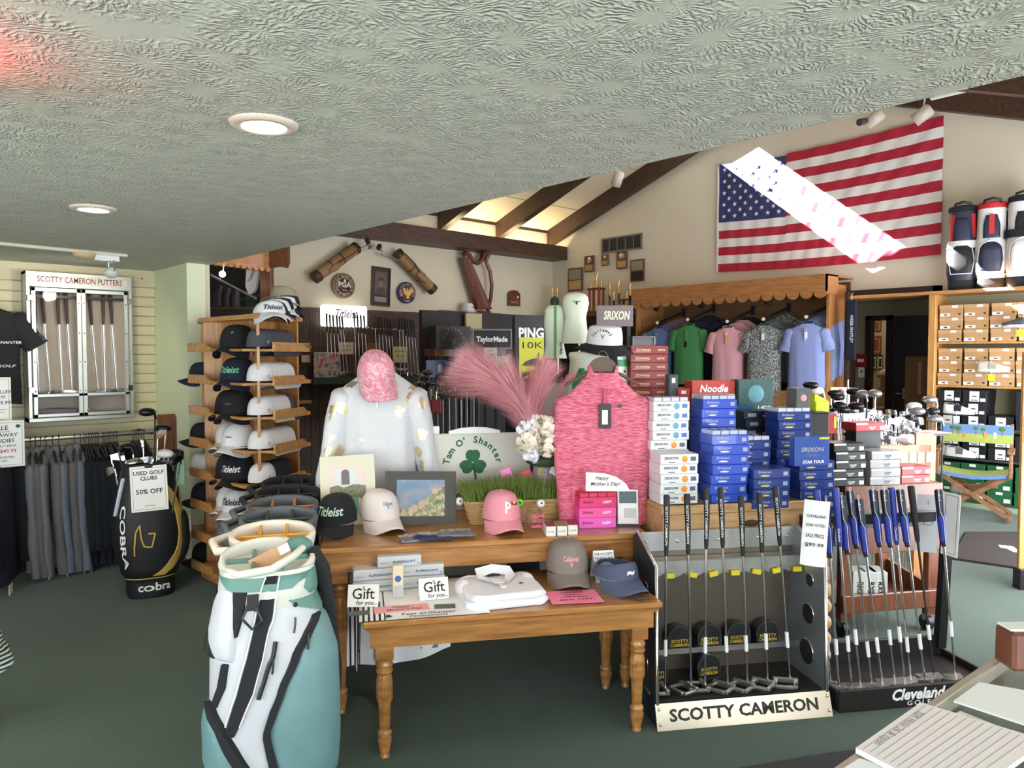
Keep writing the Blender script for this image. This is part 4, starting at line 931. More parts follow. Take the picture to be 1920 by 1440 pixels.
c=onz(1137,1091,LZ);t=tent('trade_in_card','white tent card saying we accept trade-ins behind the visor',(c.x,c.y,LZ),RT_,.098,.14,[('WE ACCEPT',.016,0,.124,0),('TRADE-INS',.018,0,.104,0)],ink=mat('navy_ink',srgb(30,50,90),.6))
obj('photo_panel',MB().box(-.048,.048,-.001,0,.004,.09,M=Matrix.Rotation(-.35,4,'X')),mat('sky_photo',srgb(150,180,210),.5,noise=.25,nscale=20),t)
def paint(name,stops,scale=(3,3,3),detail=5,grad=0.0):
 m_=bpy.data.materials.new(name);m_.use_nodes=True;nt=m_.node_tree;tcn=nd(nt,'ShaderNodeTexCoord');n_=nd(nt,'ShaderNodeTexNoise');n_.inputs['Scale'].default_value=1;n_.inputs['Detail'].default_value=detail
 mp=nd(nt,'ShaderNodeMapping');mp.inputs['Scale'].default_value=scale;nt.links.new(tcn.outputs['Object'],mp.inputs[0]);nt.links.new(mp.outputs[0],n_.inputs['Vector']);rp=nd(nt,'ShaderNodeValToRGB')
 for i,(p_,c_) in enumerate(stops):
  e=rp.color_ramp.elements[i] if i<2 else rp.color_ramp.elements.new(p_);e.position=p_;e.color=(*c_,1)
 nt.links.new(n_.outputs['Fac'],rp.inputs['Fac']);nt.links.new(rp.outputs['Color'],nt.nodes['Principled BSDF'].inputs['Base Color']);nt.nodes['Principled BSDF'].inputs['Roughness'].default_value=.4;MATS[name]=m_;return m_
def lean(px,py,z,rz,tilt=-.2):
 c=onz(px,py,z);return (c.x,c.y,z),(tilt,0,rz)
l_,r_=lean(655,985,UZ,RT_-.12,-.22)
MATC=mat('mount_cream',srgb(216,212,190),.5)
t=thing('matted_print','cream matted print of a window above a leafy green door','picture',l_,rot=(-.24,-.06,RT_-.12))
obj('mount',MB().box(-.135,.135,-.006,0,0,.345,b=.001),MATC,t)
ar=obj('print',MB().box(-.088,.088,-.0075,-.006,.055,.29),mat('print_wall',srgb(222,206,200),.5),t)
obj('print_foliage',MB().add([(x,-.0085,z) for x,z in [(-.088,.125),(-.088,.19),(-.05,.2),(-.02,.185),(.03,.2),(.06,.195),(.088,.19),(.088,.12),(.04,.135),(-.03,.13)]],[tuple(range(10))]),paint('foliage_paint',[(.3,srgb(50,66,44)),(.6,srgb(140,140,110)),(.75,srgb(90,104,66))],(120,120,120)),t)
obj('print_door',MB().add([(-.06,-.0082,.055),(.05,-.0082,.055),(.05,-.0082,.135),(-.06,-.0082,.135)],[(0,1,2,3)]),mat('print_door_green',srgb(110,168,150),.5),t)
obj('print_window',MB().add([(x,-.0082,z) for x,z in [(-.03,.2),(.01,.2)]+arc_pts(-.01,.255,.02,0,PI,6)],[tuple(range(9))]),mat('print_window_grey',srgb(104,96,98),.4),t)
for x0,x1 in ((-.055,-.032),(.012,.036)):obj('print_shutter',MB().add([(x0,-.0082,.2),(x1,-.0082,.2),(x1,-.0082,.275),(x0,-.0082,.275)],[(0,1,2,3)]),mat('print_shutter_pale',srgb(206,216,216),.5),t)
t=thing('matted_print','charcoal matted print of a hillside village below blue mountains','picture',lean(788,985,UZ,0)[0],rot=(-.22,.03,RT_-.02))
obj('mount',MB().box(-.175,.175,-.008,0,0,.265,b=.001),mat('mount_charcoal',srgb(66,64,62),.6),t);obj('print',MB().box(-.118,.118,-.0095,-.008,.045,.222),paint('mountain_paint',[(.3,srgb(70,110,160)),(.55,srgb(120,140,160)),(.7,srgb(170,150,140))],(9,9,14)),t)
obj('print_hill',MB().add([(x,-.0102,z) for x,z in [(-.118,.045),(.118,.045),(.118,.19),(.07,.17),(.04,.14),(.0,.115),(-.05,.085),(-.118,.075)]],[tuple(range(8))]),paint('hill_paint',[(.3,srgb(60,80,50)),(.5,srgb(130,140,90)),(.62,srgb(200,180,150)),(.75,srgb(90,100,64))],(40,40,40)),t)
for x,z,w,h in ((-.01,.085,.03,.028),(-.045,.075,.03,.02),(.02,.1,.02,.02),(.055,.155,.03,.02),(.075,.125,.03,.015)):obj('print_house',MB().add([(x,-.0106,z),(x+w,-.0106,z),(x+w,-.0106,z+h),(x+w*.5,-.0106,z+h*1.35),(x,-.0106,z+h)],[(0,1,2,3,4)]),mat('house_paint',srgb(190,160,140),.5),t)
t=thing('emblem_towel','white emblem towel with green shamrock on a white folding stand','towel',Vector((*(W(893,900,4.05)).xy,UZ-.3)),RT_-.02)
tz=W(893,812,4.05).z-(UZ-.3)
obj('cloth',MB().box(-.28,.3,-.012,.012,.2,tz,b=.008),mat('towel_white',srgb(216,214,204),.95,noise=.03,nscale=120,bump=.3,bscale=300),t)
obj('stand',MB().box(-.24,-.2,.02,.04,0,tz-.02).box(.2,.24,.02,.04,0,tz-.02).box(-.24,.24,.02,.04,tz-.06,tz-.03),WHITE,t)
obj('top_handle',MB().prism([(-.15,0),(.13,0),(.13,.014),(.06,.03),(-.01,.034),(-.08,.03),(-.15,.014)],-.012,.01,Matrix.Translation((0,0,tz))),WHITE,t)
obj('corner_block',MB().box(-.28,-.2,-.012,.02,tz,tz+.042,b=.003),WHITE,t)
shamrock(t,.0,.0,.105,Matrix.Translation((-.02,-.0135,tz-.16)) @ Matrix.Rotation(PI/2,4,'X'))
def arc_text(t,s,r,cx,cz,a0,a1,size,m_,y,up=True,bold=.03):
 n=len(s)
 for i,ch in enumerate(s):
  if ch==' ':continue
  a=math.radians(lerp(a0,a1,i/(n-1)));text(ch,size,m_,t,(cx+r*math.cos(a),y,cz+r*math.sin(a)),roll=(a-PI/2) if up else (a+PI/2),bold=bold)
arc_text(t,"Tam O' Shanter",.145,-.02,tz-.18,168,12,.05,SHAM,-.0135);arc_text(t,'Pennsylvania',.165,-.02,tz-.19,208,332,.05,SHAM,-.0135,False)
fl=bpy.data.materials.new('white_foil_print');fl.use_nodes=True;nt=fl.node_tree;b=nt.nodes['Principled BSDF'];tcn=nd(nt,'ShaderNodeTexCoord');vo=nd(nt,'ShaderNodeTexVoronoi');vo.inputs['Scale'].default_value=8.5;n_=nd(nt,'ShaderNodeTexNoise');n_.inputs['Scale'].default_value=60
nt.links.new(tcn.outputs['Object'],vo.inputs['Vector']);nt.links.new(tcn.outputs['Object'],n_.inputs['Vector'])
ad=nd(nt,'ShaderNodeMath',operation='MULTIPLY_ADD');ad.inputs[1].default_value=.55;nt.links.new(n_.outputs['Fac'],ad.inputs[0]);nt.links.new(vo.outputs['Distance'],ad.inputs[2])
lt=nd(nt,'ShaderNodeMath',operation='LESS_THAN');lt.inputs[1].default_value=.53;nt.links.new(ad.outputs[0],lt.inputs[0])
mxn=nd(nt,'ShaderNodeMix',data_type='RGBA');mxn.inputs['A'].default_value=(.66,.67,.7,1);mxn.inputs['B'].default_value=(*srgb(224,208,170),1);nt.links.new(lt.outputs[0],mxn.inputs['Factor']);nt.links.new(mxn.outputs['Result'],b.inputs['Base Color']);nt.links.new(lt.outputs[0],b.inputs['Metallic'])
b.inputs['Roughness'].default_value=.45
c=W(711,700,4.02)
t=thing('mannequin','white torso mannequin standing on the upper table','mannequin',(c.x,c.y,UZ),RC+.08)
obj('neck',MB().lathe([(.06,.68),(.052,.74),(.05,.78),(.04,.795)],20),WHITE,t);obj('torso_form',MB().loft([sell(rx,ry,24,2.2,z=z) for rx,ry,z in ((.13,.09,.02),(.14,.09,.15),(.125,.085,.35),(.15,.095,.52),(.15,.075,.64),(.06,.05,.69))]),WHITE,t);obj('base_plate',MB().lathe([(.11,0),(.11,.012),(.03,.02)],24),BLACK,t)
s_=thing('quarter_zip_shirt','white long-sleeved golf shirt with gold foil print on the mannequin','shirt',(c.x,c.y,UZ+.755),RC+.08)
shirt(s_,.45,.8,.12,fl,'long',15,collar='zip',seed=1,fold=.02,sl_len=.62,sl_fwd=-.12,drop=1.6)
obj('zip',MB().box(-.004,.004,-.122,-.1,-.2,-.07,b=.001),STEEL,s_)
pf=paint('pink_floral',[(.4,srgb(226,140,160)),(.52,srgb(228,150,168)),(.56,srgb(250,226,232)),(.62,srgb(226,140,160))],(55,55,55),3)
c2=W(705,706,3.93);q=cap('pink floral cap tipped forward on the mannequin neck',c2,RC+.5,pf,sc_=1.18,tilt=.55);q.rotation_euler=(.5,-.12,RC+.45)
hp=bpy.data.materials.new('heather_pink');hp.use_nodes=True;nt=hp.node_tree;b=nt.nodes['Principled BSDF'];tcn=nd(nt,'ShaderNodeTexCoord');mp=nd(nt,'ShaderNodeMapping');mp.inputs['Scale'].default_value=(30,30,260);n_=nd(nt,'ShaderNodeTexNoise');n_.inputs['Scale'].default_value=1;n_.inputs['Detail'].default_value=3
nt.links.new(tcn.outputs['Object'],mp.inputs[0]);nt.links.new(mp.outputs[0],n_.inputs['Vector']);rp=nd(nt,'ShaderNodeValToRGB');rp.color_ramp.elements[0].position=.38;rp.color_ramp.elements[1].position=.68;rp.color_ramp.elements[0].color=(*srgb(198,72,104),1);rp.color_ramp.elements[1].color=(*srgb(232,148,168),1)
nt.links.new(n_.outputs['Fac'],rp.inputs['Fac']);nt.links.new(rp.outputs['Color'],b.inputs['Base Color']);b.inputs['Roughness'].default_value=.9
c=W(1130,703,3.72)
t=thing('quarter_zip_pullover','heather pink quarter-zip pullover hanging behind the pink ball boxes','pullover',c,RC+.03);shirt(t,.4,.64,.06,hp,'long',6,collar='zip',seed=6,fold=.012,sl_len=.6,drop=1.7)
obj('zip',MB().box(-.006,.006,-.068,-.05,-.16,-.05,b=.001),mat('zip_pink',srgb(196,70,110),.5),t)
obj('hang_tag',MB().box(-.03,.03,-.079,-.075,-.26,-.14,b=.001),mat('tag_dark',srgb(50,36,40),.5),t);obj('barcode',MB().box(-.014,.014,-.0805,-.079,-.24,-.17),WHITEP,t)
shamrock(t,.075,-.15,.016,Matrix.Translation((0,-.0735,0)) @ Matrix.Rotation(PI/2,4,'X'))
h=hanger('wooden_hanger','brown wooden hanger inside the pink pullover',(c.x,c.y,c.z+.115),RC+.03,None,.38,mat('hanger_brown',srgb(92,70,54),.5));
t=obj('hanger_collar',MB().prism(arc_pts(0,-.1,.075,0,PI,14),-.012,.012),MATS['hanger_brown'],h)
WICK=mat('wicker',srgb(178,146,98),.7,noise=.3,nscale=120)
c=onz(972,974,UZ);ce=(c.x,c.y,UZ);BW,BD,BH=.27,.085,.105
t=thing('grass_basket','long woven basket planted with artificial grass on the upper table','basket',ce,RT_+.02)
for r in range(11):
 u=r/10;a,b_=lerp(BW*.93,BW*1.05,u),lerp(BD*.85,BD*1.1,u);n=96;pts=[]
 for k in range(n+1):
  th=2*PI*k/n;x=a*math.copysign(abs(math.cos(th))**.25,math.cos(th));y=b_*math.copysign(abs(math.sin(th))**.25,math.sin(th));w_=.003*math.sin(k*PI*.5*1.0+r*PI);pts.append((x*(1+w_/a),y+w_*math.copysign(1,y),.005+u*BH))
 obj('wicker_row',MB().tube(pts,.0062 if r<10 else .0085,5),WICK,t)
obj('liner',MB().loft([sell(BW*.9,BD*.82,32,8,z=.004),sell(BW*1.02,BD*1.04,32,8,z=BH)]),mat('basket_liner',srgb(110,84,52),.9),t)
rnd=random.Random(4);gm=MB();gv=[];gf=[]
for i in range(5200):
 x=rnd.uniform(-BW,BW);y=rnd.uniform(-BD,BD);h_=rnd.uniform(.08,.15)*(1-.25*abs(x)/BW);an=rnd.uniform(0,2*PI);wd=.0014;ox=rnd.gauss(0,.02)+.05*(x/BW)**5;oy=rnd.gauss(0,.02)-.01;o=len(gv)
 dx,dy=math.cos(an)*wd,math.sin(an)*wd
 gv+=[(x-dx,y-dy,BH-.01),(x+dx,y+dy,BH-.01),(x+ox*.4+dx*.8,y+oy*.4+dy*.8,BH+h_*.6),(x+ox*.4-dx*.8,y+oy*.4-dy*.8,BH+h_*.6),(x+ox,y+oy,BH+h_)];gf+=[(o,o+1,o+2,o+3),(o+3,o+2,o+4)]
gm.add(gv,gf,True);g_=obj('grass',gm,mat('fake_grass',srgb(112,134,58),.6,noise=.35,nscale=90),t,fix=False);g_['kind']='stuff'
BALL=mat('ball_white',(.85,.85,.85),.3,bump=.3,bscale=900)
for px,py,lab,mm in ((862,940,'white golf ball at the left end of the basket rim',BALL),(923,942,'white golf ball second from left on the basket rim',BALL),(974,943,'lime green golf ball on the basket rim',mat('ball_lime',srgb(110,220,40),.35)),(1014,944,'white golf ball above the stemless glass on the basket rim',BALL),(955,928,'lime green golf ball half buried in the grass',MATS['ball_lime'])):
 p=W(px,py,(c-CAM).dot(Fh)-.125+(.07 if py<935 else 0)+(px-972)/1400*3.4*-.2);t=thing('golf_ball',lab,'golf ball',p,RC);obj('ball',MB().sphere((0,0,0),.0213,18,12),mm,t);obj('logo_print',MB().sphere((.003,-.0195,.004),.006,8,5,(1,.35,1)),INK,t)
for px,py,w,h,m_,lab,ro in ((957,890,.06,.09,mat('packet_pink',srgb(226,130,180),.4),'pink tee packet standing in the basket grass',-.35),(993,893,.055,.085,mat('packet_red',srgb(206,70,90),.4),'red tee packet standing in the basket grass',-.3),(1023,872,.1,.12,mat('packet_olive',srgb(150,150,80),.35),'olive photo card standing in the basket grass',.35),(1050,878,.13,.09,WHITEP,'white glove packet leaning in the basket grass',.5),(1075,885,.07,.09,mat('packet_silver',srgb(190,186,190),.3),'silver tee packet at the right end of the grass',-.6)):
 p=W(px,py+3,3.8);t=thing('tee_packet',lab,'packet',(p.x,p.y,p.z-h/2),rot=(-.3,ro,RC));obj('sleeve',MB().box(-w/2,w/2,-.006,.006,0,h,b=.003),m_,t);obj('window_print',MB().box(-w*.3,w*.3,-.0075,-.006,h*.15,h*.6),mat('packet_print',srgb(190,90,130),.4) if m_ is not MATS['packet_olive'] else mat('olive_print',srgb(90,110,60),.4),t)
vz=UZ;vp=W(1022,880,3.86);t=thing('flower_vase','grey ribbed glass vase holding pampas plumes and white peonies','vase',(vp.x,vp.y,vz),0)
n=60;rings=[]
for z,r_ in ((0,.06),(.05,.085),(.12,.095),(.19,.085),(.24,.06),(.26,.058),(.27,.066)):rings.append([((r_+.004*math.cos(20*2*PI*k/n))*math.cos(2*PI*k/n),(r_+.004*math.cos(20*2*PI*k/n))*math.sin(2*PI*k/n),z) for k in range(n)])
obj('vessel',MB().loft(rings,cap=False),mat('vase_smoke',srgb(150,136,142),.12,noise=.1),t);obj('foliage',MB().sphere((0,0,.3),.09,12,8,(1.2,1.2,.5)),mat('leaf_dark',srgb(54,72,44),.7,noise=.4,nscale=60),t)
def plume(label,p_,m_,seed,n=2600,fat=.07,base=None):
 rnd=random.Random(seed);pts=[Vector(q) for q in p_];K=len(pts)-1;v=[];f=[]
 def cur(u):
  k=min(int(u*K),K-1);return pts[k].lerp(pts[k+1],u*K-k),(pts[k+1]-pts[k]).normalized()
 for i in range(n):
  u=rnd.random();P,d=cur(u);fatu=fat*(1.2*math.sin(PI*(u*.85+.1))**.6);r=Vector((rnd.gauss(0,1),rnd.gauss(0,1),rnd.gauss(0,1)));r=(r-d*r.dot(d)).normalized()
  L_=fatu*rnd.uniform(.7,1.4);tip=P+r*L_*.8+d*L_*1.15+Vector((0,0,-.15*L_));mid=P+r*L_*.42+d*L_*.5;sd=d.cross(r)*.0007;o=len(v)
  v+=[tuple(P-sd),tuple(P+sd),tuple(mid+sd),tuple(mid-sd),tuple(tip)];f+=[(o,o+1,o+2,o+3),(o+3,o+2,o+4)]
 t=thing('pampas_plume',label,'dried plume',pts[0],0);off=pts[0]
 o_=obj('fronds',MB().add([tuple(Vector(q)-off) for q in v],f,True),m_,t,fix=False);o_['kind']='stuff'
 obj('stem',MB().tube([tuple(q-off) for q in pts],.003,6),m_,t)
PAM=mat('pampas_pink',srgb(236,172,180),.85,noise=.2,nscale=50)
plume('big fluffy pink pampas plume arching left over the peonies',[W(1003,828,3.85),W(985,778,3.83),W(955,738,3.8),W(915,712,3.77),W(880,690,3.75)],PAM,1,9000,.15)
plume('fluffy pink pampas plume rising upright behind the peonies',[W(1006,828,3.9),W(1000,770,3.92),W(1010,725,3.94),W(1025,690,3.96)],PAM,2,5200,.1)
plume('thin pink pampas plume leaning right beside the pullover',[W(1018,828,3.92),W(1040,760,3.98),W(1058,718,4.0),W(1075,700,4.02)],PAM,3,900,.035)
PET=[mat('petal_cream',srgb(240,232,216),.8),mat('petal_white',srgb(238,238,246),.8)]
pet=MB().grid(lambda u,v:((u-.5)*.034*(1-.35*v)*(1 if v>.02 else .3),.004+.012*math.sin(v*2.2)-.003*math.cos((u-.5)*PI)-.01*v*v,.034*v-.007*abs(u-.5)*2*v),4,4)
pm_=[pet.mesh('petal') for _ in PET]
for a,b_ in zip(pm_,PET):a.materials.append(b_)
for i,(px,py,s,k,dep,lab) in enumerate(((990,832,1.25,0,3.72,'large cream peony at the lower left of the bouquet'),(1023,806,1.3,0,3.76,'large cream peony at the top right of the bouquet'),(983,808,.95,1,3.76,'white peony at the upper left of the bouquet'),(1000,796,.95,1,3.8,'white peony at the top of the bouquet'),(1028,838,1.1,0,3.74,'cream peony at the lower right of the bouquet'),(995,856,.8,1,3.72,'small white peony below the others in the bouquet'))):
 p=W(px,py,dep);t=thing('peony',lab,'flower',p,0,'peonies in the vase');t.scale=(s*1.35,)*3;obj('core',MB().sphere((0,0,0),.022,10,8),PET[k],t);rnd=random.Random(i)
 for j in range(34):
  d=Vector((rnd.gauss(0,1),rnd.gauss(0,1)-.35,rnd.gauss(0,1)+.2)).normalized();mt_=d.to_track_quat('Y','Z').to_matrix().to_4x4() @ Matrix.Rotation(rnd.uniform(-1,1),4,'Y');o=obj('petal',pm_[k],None,t);o.matrix_local=Matrix.Translation(d*.016) @ mt_ @ Matrix.Rotation(-.5+rnd.uniform(-.3,.3),4,'X')
p=W(1140,921,3.5);t=thing('mothers_day_card','white curved card reading Happy Mother\'s Day behind the pink boxes','card',p,RC);obj('card',MB().prism([(-.105,0),(.105,0),(.085,.035),(.04,.068),(-.02,.086),(-.105,.09)],0,.002),WHITEP,t)
text('Happy',.024,INK,t,(-.03,-.001,.062),shear=.35);text("Mother's Day!",.024,INK,t,(-.015,-.001,.034),shear=.35)
LADY=[mat('lady_magenta',srgb(214,46,110),.35),mat('lady_pink',srgb(236,80,160),.35),mat('lady_violet',srgb(226,90,190),.35),mat('lady_red',srgb(200,40,76),.4)]
base=onz(1121,990,UZ)
for k in range(3):
 t=carton('pink_ball_box','pink ladies ball box, %s of the stack on the upper table' % ('bottom','middle','open top')[k],(base.x,base.y,UZ+.0005+k*.0505),RT_-.06+.015*k,.185,.135,.05,LADY[2-k],'pink ladies ball boxes')
 t.location+=TV*.06
 text('LADY',.018,WHITEP,t,(.045,-.0685,.026),bold=.03);text('Srixon',.02,mat('dark_maroon',srgb(110,24,60),.5),t,(-.05,-.0685,.028),shear=.2,bold=.03)
 if k==2:
  for j in range(4):s=obj('sleeve',MB().box(-.09+.0455*j,-.047+.0455*j,-.064,.064,.05,.072,b=.002),LADY[3],t);obj('ball_dimple',MB().sphere((-.068+.0455*j,-.01,.072),.014,10,6,(1,1.6,.25)),mat('dimple_red',srgb(220,60,84),.4),s)
c=onz(1178,988,UZ);t=thing('brochure_holder','clear stand with white golf brochures at the right end of the upper table','brochure holder',(c.x,c.y,UZ),RT_-.2)
obj('brochures',MB().box(-.05,.05,.0,.02,.015,.18,M=Matrix.Rotation(-.15,4,'X')),WHITEP,t);obj('cover_photo',MB().box(-.042,.042,-.002,0,.115,.172,M=Matrix.Rotation(-.15,4,'X')),mat('teal_photo',srgb(60,84,92),.4,noise=.4,nscale=30),t);obj('tray',MB().box(-.055,.055,-.012,-.009,0,.05).box(-.055,.055,-.012,.05,0,.004).box(-.055,.055,.03,.033,0,.1),mat('acrylic',(.9,.9,.92),.05,trans=1,alpha=.3),t);obj('sketch_print',MB().box(-.02,.04,-.002,0,.045,.09,M=Matrix.Rotation(-.15,4,'X')),mat('sketch_grey',srgb(190,190,190),.6),t)
c=onz(1001,996,UZ);t=thing('stemless_glass','clear stemless wine glass with pink lettering beside the pink cap','glass',(c.x,c.y,UZ),0)
pr=[(.03,0),(.042,.02),(.046,.045),(.042,.08),(.034,.11),(.033,.112),(.041,.08),(.0445,.045),(.04,.022),(.025,.006),(.001,.005)]
obj('bowl',MB().loft([[(r_*math.cos(2*PI*k/24),r_*math.sin(2*PI*k/24),z) for k in range(24)] for r_,z in pr],cap=False),mat('thin_glass',(1,1,1),.02,trans=1.0,alpha=.2),t)
for s,z in (('LOVE',.083),('THE GOLF',.06),('outlet.',.035)):text(s,.024,mat('pink_ink',srgb(226,90,130),.5),t,(-.018,-.047,z),rot=(PI/2,0,RC),bold=.02,width=.06)
for j,(px,py) in enumerate(((1036,1006),(1057,1005),(1077,1003))):
 c=onz(px,py,UZ);t=carton('ball_sleeve','small ball sleeve end-on on the upper table, %s from the glass' % ORD[j],(c.x,c.y,UZ),RT_-.12,.046,.12,.046,mat('sleeve_end_white',srgb(226,222,214),.35),'sleeves by the glass');t.location+=TV*.06
 obj('top_print',MB().box(-.021,.021,-.055,.055,.046,.047),mat(('sleeve_plum','sleeve_olive','sleeve_berry')[j],(srgb(150,60,90),srgb(150,130,80),srgb(150,40,80))[j],.4),t);text('SCORE',.008,INK,t,(0,-.0605,.022),width=.03)
for j,(px,py,m_,r_,lab) in enumerate(((782,1012,mat('pouch_grey',srgb(128,128,138),.8,noise=.2,nscale=150),.3,'grey drawstring pouch with dark fittings, left of the pile'),(812,1012,mat('pouch_navy',srgb(44,50,92),.8,noise=.2,nscale=150),-.15,'navy drawstring pouch between the two grey ones'),(856,1008,mat('pouch_slate',srgb(124,124,138),.8,noise=.1,nscale=150),-.05,'grey drawstring pouch nearest the pink cap'))):
 c=onz(px,py,UZ);t=thing('cloth_pouch',lab,'pouch',(c.x,c.y,UZ+.001+.006*j),RT_+r_);obj('bag_cloth',fold_layer(.17,.075,0,.008,j),m_,t);obj('clear_top',MB().grid(lambda u,v:(lerp(-.07,.07,u),lerp(.035,.07,v),.006+.01*math.sin(u*9+v*5)**2),12,4),mat('crinkled_film',(.85,.85,.88),.1,trans=.6,alpha=.5),t)
 # FRONT GOLF BAG AND ROW OF BAG TOPS
TEAL=mat('teal_nylon',srgb(100,136,140),.6,noise=.12,nscale=14);TEALD=mat('teal_dark',srgb(88,132,124),.5);ICE=mat('ice_nylon',srgb(194,196,204),.55,noise=.02,nscale=20);STONE=mat('collar_stone',srgb(204,206,198),.45)
DB,CXB=2.5,507
P=W(CXB,900,DB);P.z=-.0
t=thing('cart_bag','white and teal cart bag with black zips in the left foreground','golf bag',P,math.atan2(-P.x,P.y))
fb=Bag([(0,.15,.14,0,0),(.06,.17,.15,0,0),(.2,.2,.165,0,-.01),(.45,.2,.165,0,-.01),(.62,.195,.16,-.002,-.005),(.74,.168,.15,-.005,0),(.8,.15,.14,-.01,0),(.865,.145,.135,-.012,0)],2.8)
fb.body(t,ICE,n=56,nz=40)
def rows(bag,R,cx=CXB,dep=DB,k=.14):
 out=[]
 for (y,x0,x1) in R:
  z=CAMH-(y-665)/1400*(dep-k);rx=interp([(q[0],q[1]) for q in bag.p],z);ox=interp([(q[0],q[3]) for q in bag.p],z);r_=[]
  for x in (x0,x1):
   c_=max(-1,min(1,((x-cx)/1400*(dep-k*.7)-ox)/rx));c_=math.copysign(abs(c_)**(bag.e/2),c_);r_.append(-math.degrees(math.acos(c_)))
  out.append((z,r_[0],r_[1]))
 return sorted(out)
def pan(name,m_,R,off=.004,bulge=0.0):return fb.panel(t,name,m_,rows(fb,R),off,18,26,bulge)
pan('main_pocket',TEAL,[(1172,592,600),(1195,578,622),(1230,556,640),(1290,530,640),(1340,512,640),(1380,500,640),(1440,508,640),(1500,520,640)],.006,.02)
pan('zip_band',BLKF,[(1172,580,592),(1195,566,579),(1230,544,557),(1290,518,531),(1340,500,513),(1380,488,501),(1440,498,512),(1500,512,524)],.012)
pan('upper_teal',TEALD,[(1088,517,606),(1120,512,630),(1150,552,640),(1170,594,640)],.005)
pan('diagonal_stripe',BLKF,[(1087,497,517),(1130,486,511),(1180,476,501),(1240,462,488),(1300,446,472),(1360,428,448),(1380,422,438)],.007)
pan('upper_pocket',ICE,[(1106,420,444),(1140,404,446),(1190,402,446),(1235,408,440),(1242,424,438)],.006,.018)
pan('pocket_slot',BLKF,[(1112,443,466),(1150,441,458),(1195,444,446)],.012)
pan('lower_pocket',TEAL,[(1335,380,402),(1370,380,420),(1410,380,440),(1470,380,462)],.006,.02)
pan('lower_zip',BLKF,[(1325,394,402),(1360,404,420),(1400,424,442),(1450,452,470),(1480,470,486)],.02)
pan('left_zip',BLKF,[(1245,420,430),(1290,412,424),(1330,400,408)],.008)
pan('left_edge_zip',BLKF,[(1125,392,400),(1180,390,402),(1235,400,412)],.016)
fb.line(t,'slim_zip',BLACK,[(r_[1],r_[0]) for r_ in rows(fb,[(1208,512,512),(1240,506,506),(1280,492,492),(1310,482,482)])],.008,.008)
for px,py in ((508,1235),(565,1200),(543,1165),(398,1205)):
 r_=rows(fb,[(py,px,px),(py+28,px-2,px-2)]);fb.line(t,'zip_pull',BLACK if px != 543 else CAPC,[(q[1],q[0]) for q in r_],.004,.022)
for x in (0,1):
 fb.line(t,'piping',WHITEP,[(q[1+x],q[0]) for q in rows(fb,[(1087,497,520),(1130,484,513),(1180,474,503),(1240,460,490),(1300,444,474),(1360,426,450)])],.0025,.009)
CO=Bag([(.78,.152,.142,-.01,0),(.83,.158,.147,-.012,0),(.9,.15,.14,-.012,.01),(.94,.142,.132,-.012,.015)],2.8)
CO.body(t,STONE,'collar',48,8,.775,.9)
CO.panel(t,'collar_inset',TEALD,[(.815,-40,-8),(.84,-52,-8),(.87,-44,-8),(.885,-38,-10)],.004);CO.panel(t,'collar_slot',TEALD,[(.845,-130,-70),(.87,-150,-55),(.885,-165,-62)],.004)
for a in (-150,-122,-98,-66):p_=CO.S(math.radians(a),.79,.004);obj('rivet',MB().sphere(p_,.008,8,6),BLACK,t)
Mx=Matrix.Translation((-.012,.012,.905));n=44
ring=lambda s,dz:[(.15*s*math.cos(2*PI*k/n),.14*s*math.sin(2*PI*k/n),dz+.03*math.sin(2*PI*k/n)) for k in range(n)]
obj('rim',MB().loft([ring(1.0,-.03),ring(1.05,.0),ring(1.02,.016),ring(.93,.016),ring(.9,0),ring(.89,-.07)],cap=False,M=Mx),STONE,t);obj('well',MB().add(ring(.9,-.06),[tuple(range(n))],False,Mx),BLKF,t)
obj('divider',MB().box(-.13,.13,-.006,.006,-.05,.01,M=Mx).box(-.05,-.038,-.12,.13,-.05,.01,M=Mx).box(.04,.052,-.12,.13,-.05,.012,M=Mx),TEALD,t)
obj('rear_grip',MB().sphere((.09,.06,.93),.05,14,10,(1,.8,.75)),TEALD,t)
obj('front_handle',MB().tube([(-.13,-.07,.9),(-.1,-.13,.9),(0,-.15,.915),(.07,-.1,.94),(.1,-.04,.95)],[.012,.014,.014,.013,.012],10),STONE,t)
obj('strap_clip',MB().tube([(-.07,-.15,.81),(-.09,-.165,.77),(-.06,-.17,.735),(-.03,-.165,.76),(-.055,-.15,.81)],.005,6).box(-.075,-.04,-.158,-.15,.79,.84),BLACK,t)
obj('shoulder_strap',MB().tube([(.135,.02,.93),(.17,.02,.86),(.19,.01,.72),(.215,.02,.5),(.2,.03,.28)],[.022,.026,.022,.018,.018],10),BLKF,t)
obj('paper_tag',MB().box(-.06,.075,-.002,.002,0,.055,M=Matrix.Translation((0,-.06,.9)) @ Matrix.Rotation(-.42,4,'Y') @ Matrix.Rotation(-.6,4,'X')),mat('kraft_tag',srgb(176,138,104),.7),t);obj('barcode_tag',MB().box(.04,.075,-.0035,-.002,.02,.05,M=Matrix.Translation((0,-.06,.9)) @ Matrix.Rotation(-.42,4,'Y') @ Matrix.Rotation(-.6,4,'X')),WHITEP,t)
RIMY=mat('rim_mustard',srgb(222,158,56),.5);RIMW=mat('rim_offwhite',srgb(220,216,206),.45);RIMG=mat('rim_darkgreen',srgb(52,66,62),.5);RIMO=mat('rim_rust',srgb(186,112,66),.5);SLG=mat('rim_slate',srgb(80,86,92),.5)
